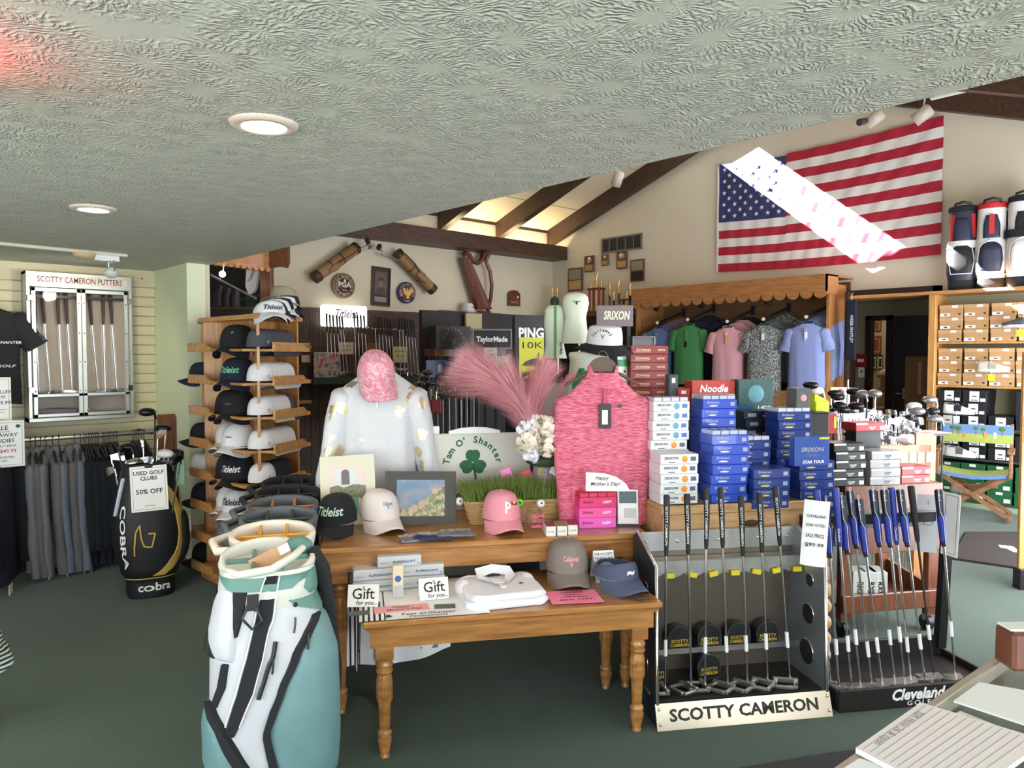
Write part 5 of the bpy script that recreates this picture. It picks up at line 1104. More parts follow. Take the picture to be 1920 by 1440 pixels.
for i,(px,dep,cm_,dm_,bm_,lab) in enumerate(((510,2.88,RIMW,RIMY,mat('bag_white_shell',srgb(206,208,206),.5),'off-white cart bag with mustard dividers, second in the row of bags'),(522,3.16,SLG,RIMG,mat('bag_green_shell',srgb(60,72,70),.6),'dark green cart bag with slate collar, third in the row of bags'),(530,3.42,SLG,RIMO,mat('bag_grey_shell',srgb(84,88,90),.6),'slate cart bag with rust dividers, fourth in the row of bags'),(540,3.72,BLKF,BLACK,BLKF,'black cart bag behind the rust-divided one'),(548,4.02,BLKF,BLACK,BLKF,'black cart bag at the far end of the row of bags'))):
 P=W(px,900,dep);P.z=0;t=thing('cart_bag',lab,'golf bag',P,RC+.25)
 gb=Bag([(0,.12,.12,0,0),(.05,.135,.13,0,0),(.4,.14,.13,0,0),(.84,.135,.125,0,0)]);gb.body(t,bm_,n=28,nz=10)
 bag_top(t,.155,.13,.9,cm_,dm_,.14,None,.06)
 pts=[(-.1,-.09,.87),(-.19,-.11,.875),(-.22,-.0,.885),(-.15,.08,.895)];obj('handle_loop',MB().tube(pts,[.012,.016,.016,.012],8),cm_,t)
 gb.panel(t,'front_panel',dm_ if i<3 else BLKF,[(.3,-130,-50),(.78,-120,-60)],.006)
 for k in range(4):gb.line(t,'collar_rib',RIMW if i<3 else CAPC,[(-40,.8-.018*k),(25,.8-.018*k)],.003,.004)
p=W(436,1062,3.9);t=carton('glove_box','black glove pack leaning beside the row of bags',(p.x,p.y,.30),RC+.5,.09,.03,.2,CAPC,cat='box');text('Odyssey',.02,WHITEP,t,(0,-.0155,.14));flat(t,'price_label',WHITEP,-.035,.035,.01,.05,-.0153)
t.location.z=.0;t.scale=(1.1,1,2.9)
# BACK WALL
YW=9.02
def wallpt(px,py,y=YW):return ony(px,py,y)
TANL=mat('tan_canvas',srgb(150,116,78),.7,noise=.2,nscale=30);LEATH=mat('brown_leather',srgb(70,46,34),.5,noise=.2)
def vintage_bag(label,pb,pt,pocket):
 a,b=wallpt(*pb,8.93),wallpt(*pt,8.93);d=b-a;t=thing('vintage_golf_bag',label,'golf bag',a,rot=align(a,b));L=d.length
 obj('tube',MB().lathe([(.075,0),(.078,.02),(.078,L-.02),(.074,L)],20),TANL,t);obj('base_cup',MB().lathe([(.08,-.01),(.084,0),(.084,.07),(.08,.075)],20),LEATH,t);obj('rim',MB().lathe([(.08,L-.06),(.084,L-.05),(.084,L),(.07,L+.004)],20),LEATH,t)
 for z in (L*.35,L*.6):obj('band',MB().lathe([(.08,z),(.0815,z+.01),(.08,z+.02)],20,cap=False),LEATH,t)
 obj('pocket',MB().sphere((pocket*.07,-.03,L*.38),.06,12,8,(.8,.8,1.9)),TANL,t)
 obj('strap',MB().tube([(pocket*.08,0,L*.45),(pocket*.17,0,L*.7),(pocket*.16,0,L*.95),(pocket*.09,0,L*.98)],.009,6),LEATH,t);return t,b,d.normalized()
for lab,pb,pt,pk,hs in (('vintage canvas golf bag hanging at the left above the round plaques',(590,521),(669,464),-1,((690,458),(694,466))),('vintage canvas golf bag hanging right of the framed portrait',(812,544),(744,474),1,((712,468),(717,479)))):
 t,top,d=vintage_bag(lab,pb,pt,pk)
 for j,h in enumerate(hs):
  p0=wallpt(*h,8.9);p1=top-d*.25+Vector((0,0,.02*(j*2-1)))
  club('antique %s in the %s vintage bag' % (('wooden driver','steel iron')[j],'left' if pk<0 else 'right'),p0,p1,('wood','iron')[j],RUBBER,STEEL,LEATH if j==0 else STEEL,None,.5,with_grip=False)
def plaque(name,label,px,py,r_,m_out,m_in,ring,y=9.05):
 c=wallpt(px,py,y);t=thing(name,label,'plaque',c,0);Mx=Matrix.Rotation(PI/2,4,'X')
 obj('disc',MB().lathe([(r_,0),(r_,.025),(r_*.95,.035),(r_*.9,.036)],40,Mx),m_out,t);obj('face',MB().lathe([(r_*.86,.03),(r_*.86,.038),(.001,.039)],40,Mx),m_in,t);obj('rope_ring',MB().loft([[(rr*math.cos(2*PI*k/40),rr*math.sin(2*PI*k/40),zz) for k in range(40)] for rr,zz in ((r_*.6,.038),(r_*.62,.043),(r_*.64,.038))],cap=False,M=Mx),ring,t);return t
BRONZE=mat('bronze',srgb(150,120,84),.45,.2);DKBR=mat('dark_bronze',srgb(70,46,36),.5);LETT=mat('letter_cream',srgb(224,214,196),.5)
t=plaque('round_plaque','round bronze plaque with white PGA letters on the back wall',643,536,.172,BRONZE,DKBR,LETT)
text('PGA',.1,LETT,t,(0,-.046,.01),bold=.04);text('1916',.036,LETT,t,(0,-.046,-.065));arc_text(t,'PROFESSIONAL GOLFERS ASSOCIATION',.128,0,0,215,-35,.028,LETT,-.041,True,.02);arc_text(t,'OF AMERICA',.128,0,0,235,305,.028,LETT,-.041,False,.02);obj('ball_relief',MB().sphere((.005,-.045,.07),.02,10,8,(1,.4,1)),LETT,t)
t=plaque('round_plaque','round blue plaque with golden eagle on the back wall',761,549,.155,mat('plaque_blue',srgb(46,48,108),.45),DKBR,GOLD)
arc_text(t,'UNITED STATES GOLF ASSOCIATION',.12,0,0,205,-25,.026,LETT,-.041,True,.02);arc_text(t,'* MEMBER *',.125,0,0,235,305,.026,LETT,-.041,False,.02)
eg=MB()
for s in (-1,1):eg.prism([(s*.01,-.03),(s*.02,.02),(s*.035,.05),(s*.055,.065),(s*.07,.06),(s*.075,.02),(s*.06,-.02),(s*.035,-.045),(s*.015,-.05)],-.05,-.038)
eg.prism([(-.02,-.06),(.02,-.06),(.016,.02),(.012,.05),(-.012,.05),(-.016,.02)],-.052,-.038);eg.sphere((0,-.045,.06),.014,8,6,(1,.5,1));eg.prism([(-.03,-.06),(.03,-.06),(.02,-.085),(-.02,-.085)],-.048,-.038)
obj('eagle_relief',eg,mat('eagle_gold',srgb(206,174,110),.4,.3),t)
c=wallpt(712,574,9.078);t=thing('framed_portrait','tall black framed portrait of a person in a cap between the plaques','picture',c,rot=(0,.04,0))
obj('frame',MB().box(-.155,.155,-.03,0,0,.02,b=.003).box(-.155,.155,-.03,0,.53,.55,b=.003).box(-.155,-.135,-.03,0,.02,.53,b=.003).box(.135,.155,-.03,0,.02,.53,b=.003),mat('frame_espresso',srgb(58,44,36),.4),t);obj('mount',MB().box(-.135,.135,-.012,0,.02,.53),mat('mount_black_green',srgb(40,48,46),.6),t)
obj('print',MB().box(-.098,.098,-.014,-.012,.16,.485),mat('portrait_ground',srgb(96,78,70),.5,noise=.2,nscale=8),t);pb=obj('portrait_figure',MB().add([(x,-.0145,z) for x,z in [(-.08,.165),(.08,.165),(.07,.23),(.03,.265),(-.03,.265),(-.07,.23)]],[tuple(range(6))]),mat('portrait_coat',srgb(66,54,52),.5),t)
obj('portrait_face',MB().add([(.032*math.cos(a),-.0148,.32+.055*math.sin(a)) for a in [2*PI*k/16 for k in range(16)]],[tuple(range(16))]),mat('portrait_skin',srgb(124,100,88),.5),t);obj('portrait_cap',MB().add([(x,-.015,z) for x,z in [(-.06,.355),(.06,.355),(.05,.39),(0,.41),(-.05,.39)]],[tuple(range(5))]),mat('portrait_hat',srgb(60,50,46),.5),t)
obj('caption_plate',MB().box(-.098,.098,-.014,-.012,.06,.13),mat('caption_grey',srgb(140,136,128),.5),t)
sa,sb=wallpt(856,588,8.85),wallpt(938,590,8.85)
t=thing('harp_shelf','narrow brown wall shelf below the harp','shelf',(sa.x,8.82,sa.z));obj('board',MB().box(0,sb.x-sa.x,0,.21,0,.035,b=.004),CHERRY,t)
for x in (.06,sb.x-sa.x-.06):obj('bracket',MB().prism([(0,0),(.0,-.1),(.02,-.1),(.02,0)],.05,.19,Matrix.Translation((x,0,0))),CHERRY,t)
hb=wallpt(900,583,8.9);s=1/ (1400/ (hb-CAM).dot(Fh))
t=thing('harp','carved reddish wood harp standing on the wall shelf','harp',(hb.x,8.92,sa.z+.036),0)
def hp_(px,py):q=ony(px,py,8.92);return (q.x-hb.x,q.z-(sa.z+.036))
box_=[hp_(865,483),hp_(876,482),hp_(919,580),hp_(893,580)];obj('sound_box',MB().prism(box_,-.05,.05),CHERRY,t)
for k in range(7):
 x,z=lerp(box_[0][0],box_[3][0],.1+.12*k)+.02,lerp(box_[0][1],box_[3][1],.1+.12*k);obj('sound_hole',MB().sphere((x+.012,-.051,z),.011,8,5,(.8,.2,1.2)),INK,t)
nk=[hp_(x,y) for x,y in ((868,478),(872,474),(880,478),(886,490),(895,494),(903,487),(908,474),(918,470))];obj('neck',MB().tube([(x,0,z) for x,z in nk],[.035,.035,.036,.036,.036,.04,.05,.05],10),CHERRY,t)
pl=[hp_(x,y) for x,y in ((916,474),(911,490),(919,510),(922,535),(920,560),(914,582))];obj('pillar',MB().tube([(x,0,z) for x,z in pl],[.045,.03,.03,.03,.03,.035],10),CHERRY,t)
for k in range(12):
 u=k/11;a=(lerp(nk[2][0],nk[6][0],u),interp([(q[0],q[1]) for q in nk],lerp(nk[2][0],nk[6][0],u)));b=(lerp(box_[1][0],box_[2][0],.12+.8*u),lerp(box_[1][1],box_[2][1],.12+.8*u));obj('string',MB().tube([(a[0],0,a[1]),(b[0],0,b[1])],.0015,4),LETT,t)
obj('carved_inlay',MB().prism([hp_(872,486),hp_(876,486),hp_(914,576),hp_(906,576)],-.053,-.05),mat('inlay_mauve',srgb(110,78,82),.6,noise=.5,nscale=60),t);obj('foot',MB().box(-.02,.2,-.06,.06,-.0,.03,b=.005),CHERRY,t)
c=wallpt(884,584,8.84);q=cap('white visor cap beside the harp foot on the wall shelf',(c.x-.02,8.9,sa.z+.05),.1,OFFW,sc_=1.1);cap_text(q,'VIP',INK,.04,.045,.07)
c=wallpt(963,574,9.05);t=thing('arch_plaque','small dark wooden arched plaque right of the harp','plaque',c);obj('board',MB().prism([(-.13,0),(.13,0),(.13,.2),(.08,.245),(0,.262),(-.08,.245),(-.13,.2)],-.025,0),CHERRY,t)
text('US',.05,REDINK,t,(-.03,-.027,.14),bold=.04);text('GA',.05,mat('blue_ink',srgb(50,60,120),.5),t,(.035,-.027,.14),bold=.04);obj('medallion',MB().lathe([(.03,0),(.028,.006),(.001,.007)],16,Matrix.Translation((.085,-.025,.15)) @ Matrix.Rotation(PI/2,4,'X')),GOLD,t);obj('name_strip',MB().box(-.09,.09,-.027,-.025,.045,.08),BRONZE,t)
LIT=mat('lit_sign_white',(1,.97,.9),.4,emit=1.6)
a,b=wallpt(603,612,8.98),wallpt(685,575,8.98);w,h=b.x-a.x,b.z-a.z
t=thing('lit_brand_sign','glowing white sign with script lettering above the irons','sign',((a.x+b.x)/2,8.98,(a.z+b.z)/2))
obj('lightbox',MB().prism([(x*w/2,z*h/2) for x,z in [(-.94,-1),(.94,-1),(1,-.85),(1,.85),(.94,1),(-.94,1),(-1,.85),(-1,-.85)]],-.04,.03),LIT,t);text('Titleist',.16,INK,t,(0,-.041,.03),shear=.35,width=.34)
def iron_rack(label,xs,ytop,ybot,bar,y=8.9,n0=0,cover=None):
 for i,px in enumerate(xs):
  top=wallpt(px,ytop+i*1.2,y);bot=wallpt(px+4+i*1.5,ybot,y-.08)
  club('%s, %s from its left' % (label,ORD[i]),bot,top,'iron',RUBBER if cover is None else cover,CHROME,CHROME,'irons on the back wall',PI/2,gl=.18)
 a,b=wallpt(xs[0]-6,bar,y+.02),wallpt(xs[-1]+8,bar,y+.02);t=thing('club_bar','slim steel bar holding the %s' % label.replace('iron in ',''),'rack bar',(a.x,y+.02,a.z));obj('rail',MB().tube([(0,0,0),(b.x-a.x,0,0)],.008,6),STEEL,t)
 for k in range(len(xs)+1):obj('peg',MB().sphere(((b.x-a.x)*k/len(xs),-.01,.008),.014,8,6),STEEL,t)
iron_rack('iron in the leftmost wall set',[612,618,624,631,636,641],588,704,614);iron_rack('iron in the second wall set',[664,670,676,682],588,704,615);iron_rack('iron in the third wall set',[703,709,715,721,726,731],592,705,617);iron_rack('iron in the fourth wall set',[748,754,759,764,769,774],595,706,619)
a,b=wallpt(584,717,8.75),wallpt(798,722,8.75);t=thing('green_club_tray','dark green ledge carrying the wall irons','ledge',(a.x,8.7,a.z-.03));obj('ledge',MB().box(0,b.x-a.x,0,.3,0,.07,b=.005),mat('ledge_green',srgb(42,66,54),.7),t);obj('lip',MB().box(0,b.x-a.x,-.01,.005,.0,.085,b=.003),MATS['ledge_green'],t)
def card(name,label,px0,px1,py0,py1,y,m_,rows_=(),cat='sign',ink=INK,frame=None,depth=.01):
 a,b=wallpt(px0,py1,y),wallpt(px1,py0,y);w,h=b.x-a.x,b.z-a.z;t=thing(name,label,cat,((a.x+b.x)/2,y,a.z));q=.02 if frame is not None else 0
 obj('panel',MB().box(-w/2+q,w/2-q,-depth,0,q,h-q),m_,t)
 if frame is not None:obj('frame',MB().box(-w/2,w/2,-depth-.008,0,0,q,b=.003).box(-w/2,w/2,-depth-.008,0,h-q,h,b=.003).box(-w/2,-w/2+q,-depth-.008,0,q,h-q,b=.003).box(w/2-q,w/2,-depth-.008,0,q,h-q,b=.003),frame,t)
 for s,fw,fz,fh in rows_:text(s,fh*h,ink,t,(0,-depth-.001,fz*h),width=fw*w)
 return t,w,h
CREAMP=mat('cream_card',srgb(216,206,182),.6)
card('info_card','cream card on the back wall between the first two iron sets',636,662,642,664,8.98,CREAMP,(('SET OF IRONS',.7,.7,.2),('ASK FOR PRICE',.7,.35,.2)))
card('info_card','green topped yellow card behind the fourth iron set',736,763,650,680,8.98,mat('yellow_card',srgb(206,186,130),.6),(('FITTING',.7,.7,.16),('DAY',.5,.4,.16)))
card('wooden_box_sign','brown wooden box on the wall beside the pink floral cap',682,706,643,672,8.98,mat('box_brown',srgb(130,88,52),.6),(),'box',depth=.06)
card('script_sign','small black sign with white script under the fourth iron set',735,766,684,700,8.9,BLACK,(('Titleist',.8,.5,.5),),ink=WHITEP)
for (x0,x1,y0,y1,lab) in ((562,583,640,662,'upper small framed certificate right of the cap tower'),(562,583,663,682,'lower small framed certificate right of the cap tower')):card('wall_certificate',lab,x0,x1,y0,y1,9.02,CREAMP,(),'picture',frame=CHERRY)
card('poster','red white and green club poster on the wall left of the mannequin',588,636,660,708,8.95,paint('poster_paint',[(.35,srgb(60,60,66)),(.5,srgb(210,204,196)),(.62,srgb(190,60,70)),(.7,srgb(80,110,60))],(9,9,9)),(),'poster')
card('framed_certificate','black framed certificate high on the dark panelling',822,851,583,612,8.98,CREAMP,(('Certified',.6,.65,.2),('of merit',.5,.35,.16)),'picture',frame=mat('frame_charcoal',srgb(60,62,58),.5))
for k,(py,w) in enumerate(((654,26),(719,24),(757,25))):
 a=wallpt(562,py,8.83);t=thing('wall_shelf','short honey wooden shelf right of the cap tower, %s from the top' % ORD[k],'shelf',a,0);obj('board',MB().box(-.25,.12,-.1,.2,0,.045,b=.006),OAKH,t);obj('bracket',MB().box(-.2,-.17,.0,.18,-.1,0,b=.004),OAKH,t)
 # brand fixtures in front of the back wall
DS=7.9
def cardd(name,label,px0,px1,py0,py1,dep,m_,cat='sign',rz=0.0,depth=.03,frame=None,fq=.02,legs=True):
 c=W((px0+px1)/2,py1,dep);w=(px1-px0)/1400*dep/math.cos(rz-RC) ;h=(py1-py0)/1400*dep;t=thing(name,label,cat,c,rz);q=fq if frame is not None else 0
 obj('panel',MB().box(-w/2+q,w/2-q,-depth,0,q,h-q,b=.002),m_,t)
 if legs and c.z>.05:
  for s in (-1,1):obj('floor_leg',MB().box(s*w*.4-.012,s*w*.4+.012,.001,.026,-c.z+.001,h*.5),BLACK,t)
 if frame is not None:obj('frame',MB().box(-w/2,w/2,-depth-.01,0,0,q,b=.003).box(-w/2,w/2,-depth-.01,0,h-q,h,b=.003).box(-w/2,-w/2+q,-depth-.01,0,q,h-q,b=.003).box(w/2-q,w/2,-depth-.01,0,q,h-q,b=.003),frame,t)
 return t,w,h
GREYM=mat('grey_metal_paint',srgb(120,120,122),.4,.3);GREYL=mat('grey_letter',srgb(92,88,88),.4);CARBON=mat('carbon_panel',srgb(34,30,30),.5)
t,w,h=cardd('brand_box_sign','black box sign with grey chevron logo above the driver rack',808,868,612,655,7.9,CARBON,rz=0,depth=.12);arc_text(t,'Callaway',w*.3,0,h*.32,160,20,.06,GREYL,-.121);text('V',.1,GREYL,t,(0,-.121,h*.3),width=.07)
t,w,h=cardd('brand_sign','black sign with white brand lettering in a grey frame',884,958,617,655,7.6,BLACK,rz=RC+.2,depth=.05,frame=GREYM,legs=False);obj('mount_bar',MB().box(-.15,.15,-.03,-.01,-.05,.0),GREYM,t);text('TaylorMade',.075,WHITEP,t,(0,-.052,h*.48),bold=.035,width=w*.78)
t,w,h=cardd('fixture_board','white fixture panel in grey frame behind the pampas plume',886,957,664,706,7.6,mat('panel_offwhite',srgb(196,192,184),.5),rz=RC+.2,depth=.05,frame=GREYM);text('TH',.1,INK,t,(w*.28,-.052,h*.3),bold=0)
t,w,h=cardd('price_sheet','tall printed price sheet hanging between the two grey framed panels',907,932,652,699,7.45,mat('sheet_grey_white',srgb(206,202,194),.6),rz=RC+.1,depth=.004)
for s,z in (('SALE',.88),('TAYLORMADE',.72),('STEALTH 2',.6),('DRIVER $399',.44),('FAIRWAY $249',.3),('RESCUE $199',.16)):text(s,.02,INK,t,(0,-.005,h*z),width=w*(.7 if len(s)>5 else .3))
t,w,h=cardd('tall_brand_panel','tall black display tower with white letters and yellow driver card',960,1021,593,770,7.0,BLACK,rz=RC+.25,depth=.1);text('PING',.13,WHITEP,t,(0,-.102,h-.165),bold=.04,width=w*.76)
yc=obj('yellow_card',MB().box(-w*.37,w*.38,-.106,-.1,h-.62,h-.2),mat('card_yellow',srgb(206,204,60),.5),t);text('10K',.085,INK,t,(0,-.107,h-.275),width=w*.62,bold=.0);text('STRAIGHTER',.042,INK,t,(0,-.107,h-.53),width=w*.6,bold=.02);text('FLIES FAR',.042,INK,t,(0,-.107,h-.58),width=w*.6,bold=.02)
obj('driver_print',MB().prism([(-.09,0),(.06,-.01),(.075,.03),(.07,.07),(.0,.06),(-.06,.035)],-.108,-.106,Matrix.Translation((0,0,h-.46))),mat('print_charcoal',srgb(56,56,52),.5),t);obj('shaft_print',MB().prism([(.06,.06),(.068,.06),(.075,.12),(.068,.12)],-.108,-.106,Matrix.Translation((0,0,h-.46))),MATS['print_charcoal'],t)
t,w,h=cardd('wall_screen','dark blue product poster above the row of drivers',800,872,675,707,7.7,mat('poster_navy',srgb(30,38,84),.4),rz=0,depth=.03);
for k in range(3):obj('club_print',MB().sphere((-.1+.15*k,-.031,h*.5),.04-.008*k,10,6,(.8,.05,1.3)),mat('print_silver',srgb(130,140,160),.3),t)
cardd('tan_panel','beige display board behind the black chevron sign',872,900,588,655,8.3,mat('board_beige',srgb(160,146,112),.6),rz=0,depth=.03)
cardd('dark_shelf_back','dark fixture wall behind the brand signs',800,1040,588,820,8.6,mat('fixture_black',srgb(26,23,24),.7),'fixture',rz=0,depth=.05)
cardd('wood_shelf_board','reddish wooden shelf board below the brand signs',800,890,655,668,8.1,MAHOG,'shelf',rz=0,depth=.2)
HEADM=[mat('head_gloss_black',srgb(22,22,24),.15,.2,coat=.8),mat('head_bronze',srgb(120,100,70),.2,.6)]
c0=W(790,800,7.0);t=thing('driver_rack','low black rack under the rows of drivers','rack',(c0.x,c0.y,0),RC+.15);obj('plinth',MB().box(-.05,1.35,0,.5,0,.75,b=.01),BLACK,t);obj('front_rail',MB().box(-.05,1.35,-.02,.0,.78,.8,b=.004),GREYM,t)
k=0
for row,(py,dep,n) in enumerate(((702,7.25,7),(722,7.05,7),(742,6.85,6))):
 for j in range(n):
  px=786+j*17+row*5
  if py>735 and j>4:continue
  p0=W(px,py+random.Random(k).uniform(-4,4),dep);p1=Vector((p0.x+.02,p0.y+.02,.8))
  club('black driver in the %s row of the rack, %s from the left' % (('back','middle','front')[row],ORD[j]),p0,p1,'wood',RUBBER,RUBBER if (j+row) % 2 else STEEL,HEADM[(j+row) % 3==0],'drivers standing in the low rack',1.2+random.Random(k).uniform(-.4,.4),with_grip=False);k+=1
for j,px in enumerate((800,818)):
 p=W(px,775,6.75);t=thing('red_headcover','red hang tag hanging from a driver, %s' % ('left one','right one')[j],'tag',p,RC);obj('body',MB().box(-.045,.045,-.01,.01,-.0,.13,b=.008),mat('dark_red',srgb(120,30,40),.6),t);obj('stem',MB().tube([(0,0,.12),(0,0,.2)],.006,6),STEEL,t)
 # LEFT CANOPY UNIT BEHIND THE PARTITION
a=W(398,500,7.1);b=W(500,480,7.7)
t=thing('wooden_canopy','scalloped brown wooden canopy above the dark niche behind the cap tower','canopy',(0,0,0))
def scallop(n,r,h):
 pts=[(0,h),(0,0)]
 for k in range(n):pts+=[(x,z) for x,z in arc_pts((2*k+1)*r,0,r*.95,PI,2*PI,6)]
 return pts+[(2*n*r,0),(2*n*r,h)]
q=W(400,512,6.9);r1=W(505,487,7.5);ang=math.atan2(r1.y-q.y,r1.x-q.x);ln=math.hypot(r1.x-q.x,r1.y-q.y);zc=W(500,500,7.5).z
obj('scalloped_board',MB().prism(scallop(9,ln/18,.18),-.02,.02,Matrix.Translation((q.x,q.y,zc-.02)) @ Matrix.Rotation(ang,4,'Z')),TABLE,t)
e=W(538,480,7.45);obj('end_bracket',MB().prism([(0,-.06),(.1,-.05),(.18,-.06),(.2,0),(.2,.16),(0,.1)],-.03,.03,Matrix.Translation((r1.x,r1.y,zc+.05)) @ Matrix.Rotation(RC,4,'Z')),MAHOG,t)
p=W(501,560,7.55);obj('post',MB().box(-.055,.055,-.05,.05,0,zc+.12,M=Matrix.Translation((p.x,p.y,0)) @ Matrix.Rotation(RC,4,'Z'),b=.004),MAHOG,t)
p=W(440,540,8.2);obj('niche_back',MB().box(-.5,.4,-.02,.02,0,2.6,M=Matrix.Translation((p.x,p.y,0)) @ Matrix.Rotation(RC,4,'Z')),mat('niche_dark',srgb(24,24,24),.8),t)
p=W(417,514,6.95);t=thing('niche_spotlight','small lit spotlight hanging under the scalloped canopy','spotlight',p,RC);obj('lamp',MB().sphere((0,0,0),.03,12,8),mat('warm_lamp',(1,.9,.75),.4,emit=9),t);obj('arm',MB().tube([(0,.02,.03),(0,.04,.12),(.03,.05,.2)],.006,6),WHITE,t)
a,b=W(395,516,6.8),W(480,560,7.3);t=thing('niche_light_rail','thin metal light rail running under the canopy behind the cap tower','rail',a,0);obj('rail',MB().tube([(0,0,0),tuple(b-a)],.012,8),GREYM,t);obj('cable',MB().tube([(0,0,.02),tuple((b-a)*.5+Vector((0,0,-.12))),tuple((b-a)*.95)],.006,6),BLACK,t)
p=W(473,528,7.6);t=thing('hanging_shoe_bag','white and green shoe bag hanging in the niche beside the post','bag',p,RC);obj('body',MB().prism([(-.05,.22),(.06,.22),(.08,.1),(.04,-.08),(-.02,-.16),(-.06,-.05),(-.05,.1)],-.03,.03),WHITEF,t);obj('green_base',MB().box(-.06,.07,-.032,.032,-.3,-.12,b=.01),mat('deep_green',srgb(20,50,38),.7),t);text('Titleist',.05,INK,t,(.0,-.031,.05),roll=1.2,shear=.2)
for j,(px,py) in enumerate(((410,565),(425,568),(440,572))):
 p=W(px,py,6.6);t=thing('dark_shoe','dark shoe stood on end in the niche, %s from the partition' % ORD[j],'shoe',p,RC);obj('upper',MB().tube([(0,0,-.05),(0,.01,.05),(.02,.0,.13)],[.045,.04,.02],10),mat('shoe_dark',srgb(34,28,32),.6),t);obj('sole',MB().box(-.03,.03,.03,.045,-.08,.12,b=.006),BLACK,t)
c=W(425,582,6.62);t=thing('niche_shelf','dark shelf block behind the cap tower carrying upright shoes','shelf',(c.x,c.y,0),RC);obj('block',MB().box(-.2,.25,-.08,.12,0,W(425,576,6.6).z-.02),BLACK,t);obj('board',MB().box(-.22,.27,-.1,.14,W(425,576,6.6).z-.02,W(425,576,6.6).z-.002),DKBEAM,t)
a=W(374,496,5.6);t=thing('loose_cable','thin black cable sagging under the low ceiling edge','cable',a,0);pts=[W(x,y,d_)-a for x,y,d_ in ((352,491,6.3),(362,496,6.2),(378,500,6.1),(395,495,6.0))];obj('wire',MB().tube([tuple(q) for q in pts],.004,6),BLACK,t);obj('wire',MB().tube([tuple(q+Vector((0,0,-.012*math.sin(i*PI/3)))) for i,q in enumerate(pts)],.003,6),BLACK,t)
# TROPHIES AND PLAQUES BY THE CORNER (flag wall)
def fpt(px,py,x=XF-.02):return onx(px,py,x)
R9=-PI/2
def fcard(name,label,px0,px1,py0,py1,x,m_,cat='plaque',depth=.02):
 a,b=fpt(px0,py1,x),fpt(px1,py0,x);w,h=a.y-b.y,b.z-a.z;h=fpt(px0,py0,x).z-a.z;t=thing(name,label,cat,(x,(a.y+b.y)/2,a.z),R9);obj('board',MB().box(-w/2,w/2,-depth,0,0,h,b=.003),m_,t);return t,w,h
for i,(x0,x1,y0,y1,lab) in enumerate(((1097,1115,481,511,'second wooden award plaque from the left below the air vent'),(1129,1142,478,499,'small wooden award plaque directly below the air vent'),(1157,1177,473,505,'wooden award plaque right of the smallest one'))):
 t,w,h=fcard('award_plaque',lab,x0,x1,y0,y1,XF-.02,CHERRY);obj('brass_plate',MB().box(-w*.38,w*.38,-.023,-.02,h*.08,h*.45),mat('brass_plate',srgb(196,164,110),.35,.5),t);obj('crest',MB().lathe([(w*.25,0),(w*.2,.006),(.001,.008)],14,Matrix.Translation((0,-.02,h*.72)) @ Matrix.Rotation(PI/2,4,'X')),STEEL,t)
for x0,x1,y0,y1,lab in ((1066,1093,504,547,'framed team photograph leftmost above the trophies'),(1183,1209,488,529,'framed group photograph at the right above the trophies')):
 t,w,h=fcard('team_photo',lab,x0,x1,y0,y1,XF-.02,CHERRY,'picture');obj('print',MB().box(-w*.42,w*.42,-.023,-.02,h*.5,h*.93),mat('team_print',srgb(150,140,124),.5,noise=.6,nscale=40),t);obj('caption_plate',MB().box(-w*.42,w*.42,-.023,-.02,h*.07,h*.45),mat('brass_plate',srgb(196,164,110),.35,.5) if x0<1100 else BLACK,t)
a=fpt(1128,476);b=fpt(1204,434);t=thing('air_vent','grey wall air vent with five dark louvred bays','vent',(XF-.01,(a.y+b.y)/2,a.z),R9);w=a.y-b.y;h=fpt(1128,448).z-a.z
obj('frame',MB().box(-w/2,w/2,-.02,0,0,.025,b=.003).box(-w/2,w/2,-.02,0,h-.025,h,b=.003).box(-w/2,-w/2+.025,-.02,0,0,h).box(w/2-.025,w/2,-.02,0,0,h),GREYM,t)
for k in range(1,5):obj('mullion',MB().box(-w/2+w*k/5-.006,-w/2+w*k/5+.006,-.018,0,.02,h-.02),GREYM,t)
obj('backing',MB().box(-w/2+.02,w/2-.02,-.006,0,.02,h-.02),BLACK,t)
for k in range(9):obj('louvre',MB().box(-w/2+.02,w/2-.02,-.014,-.006,.03+k*(h-.05)/9,.036+k*(h-.05)/9),CAPC,t)
a,b=fpt(1040,594,8.9),fpt(1195,584,8.9);zt=W(1110,588,10.1).z;zt=(a.z+b.z)/2
t=thing('trophy_shelf','dark wooden ledge carrying the trophies in the corner','shelf',(8.75,6.95,0),R9);obj('board',MB().box(-2.0,.2,0,.5,zt-.04,zt,b=.004),MAHOG,t);obj('cabinet_front',MB().box(-2.0,.2,.02,.5,0,zt-.04),mat('cabinet_black',srgb(28,24,24),.6),t)
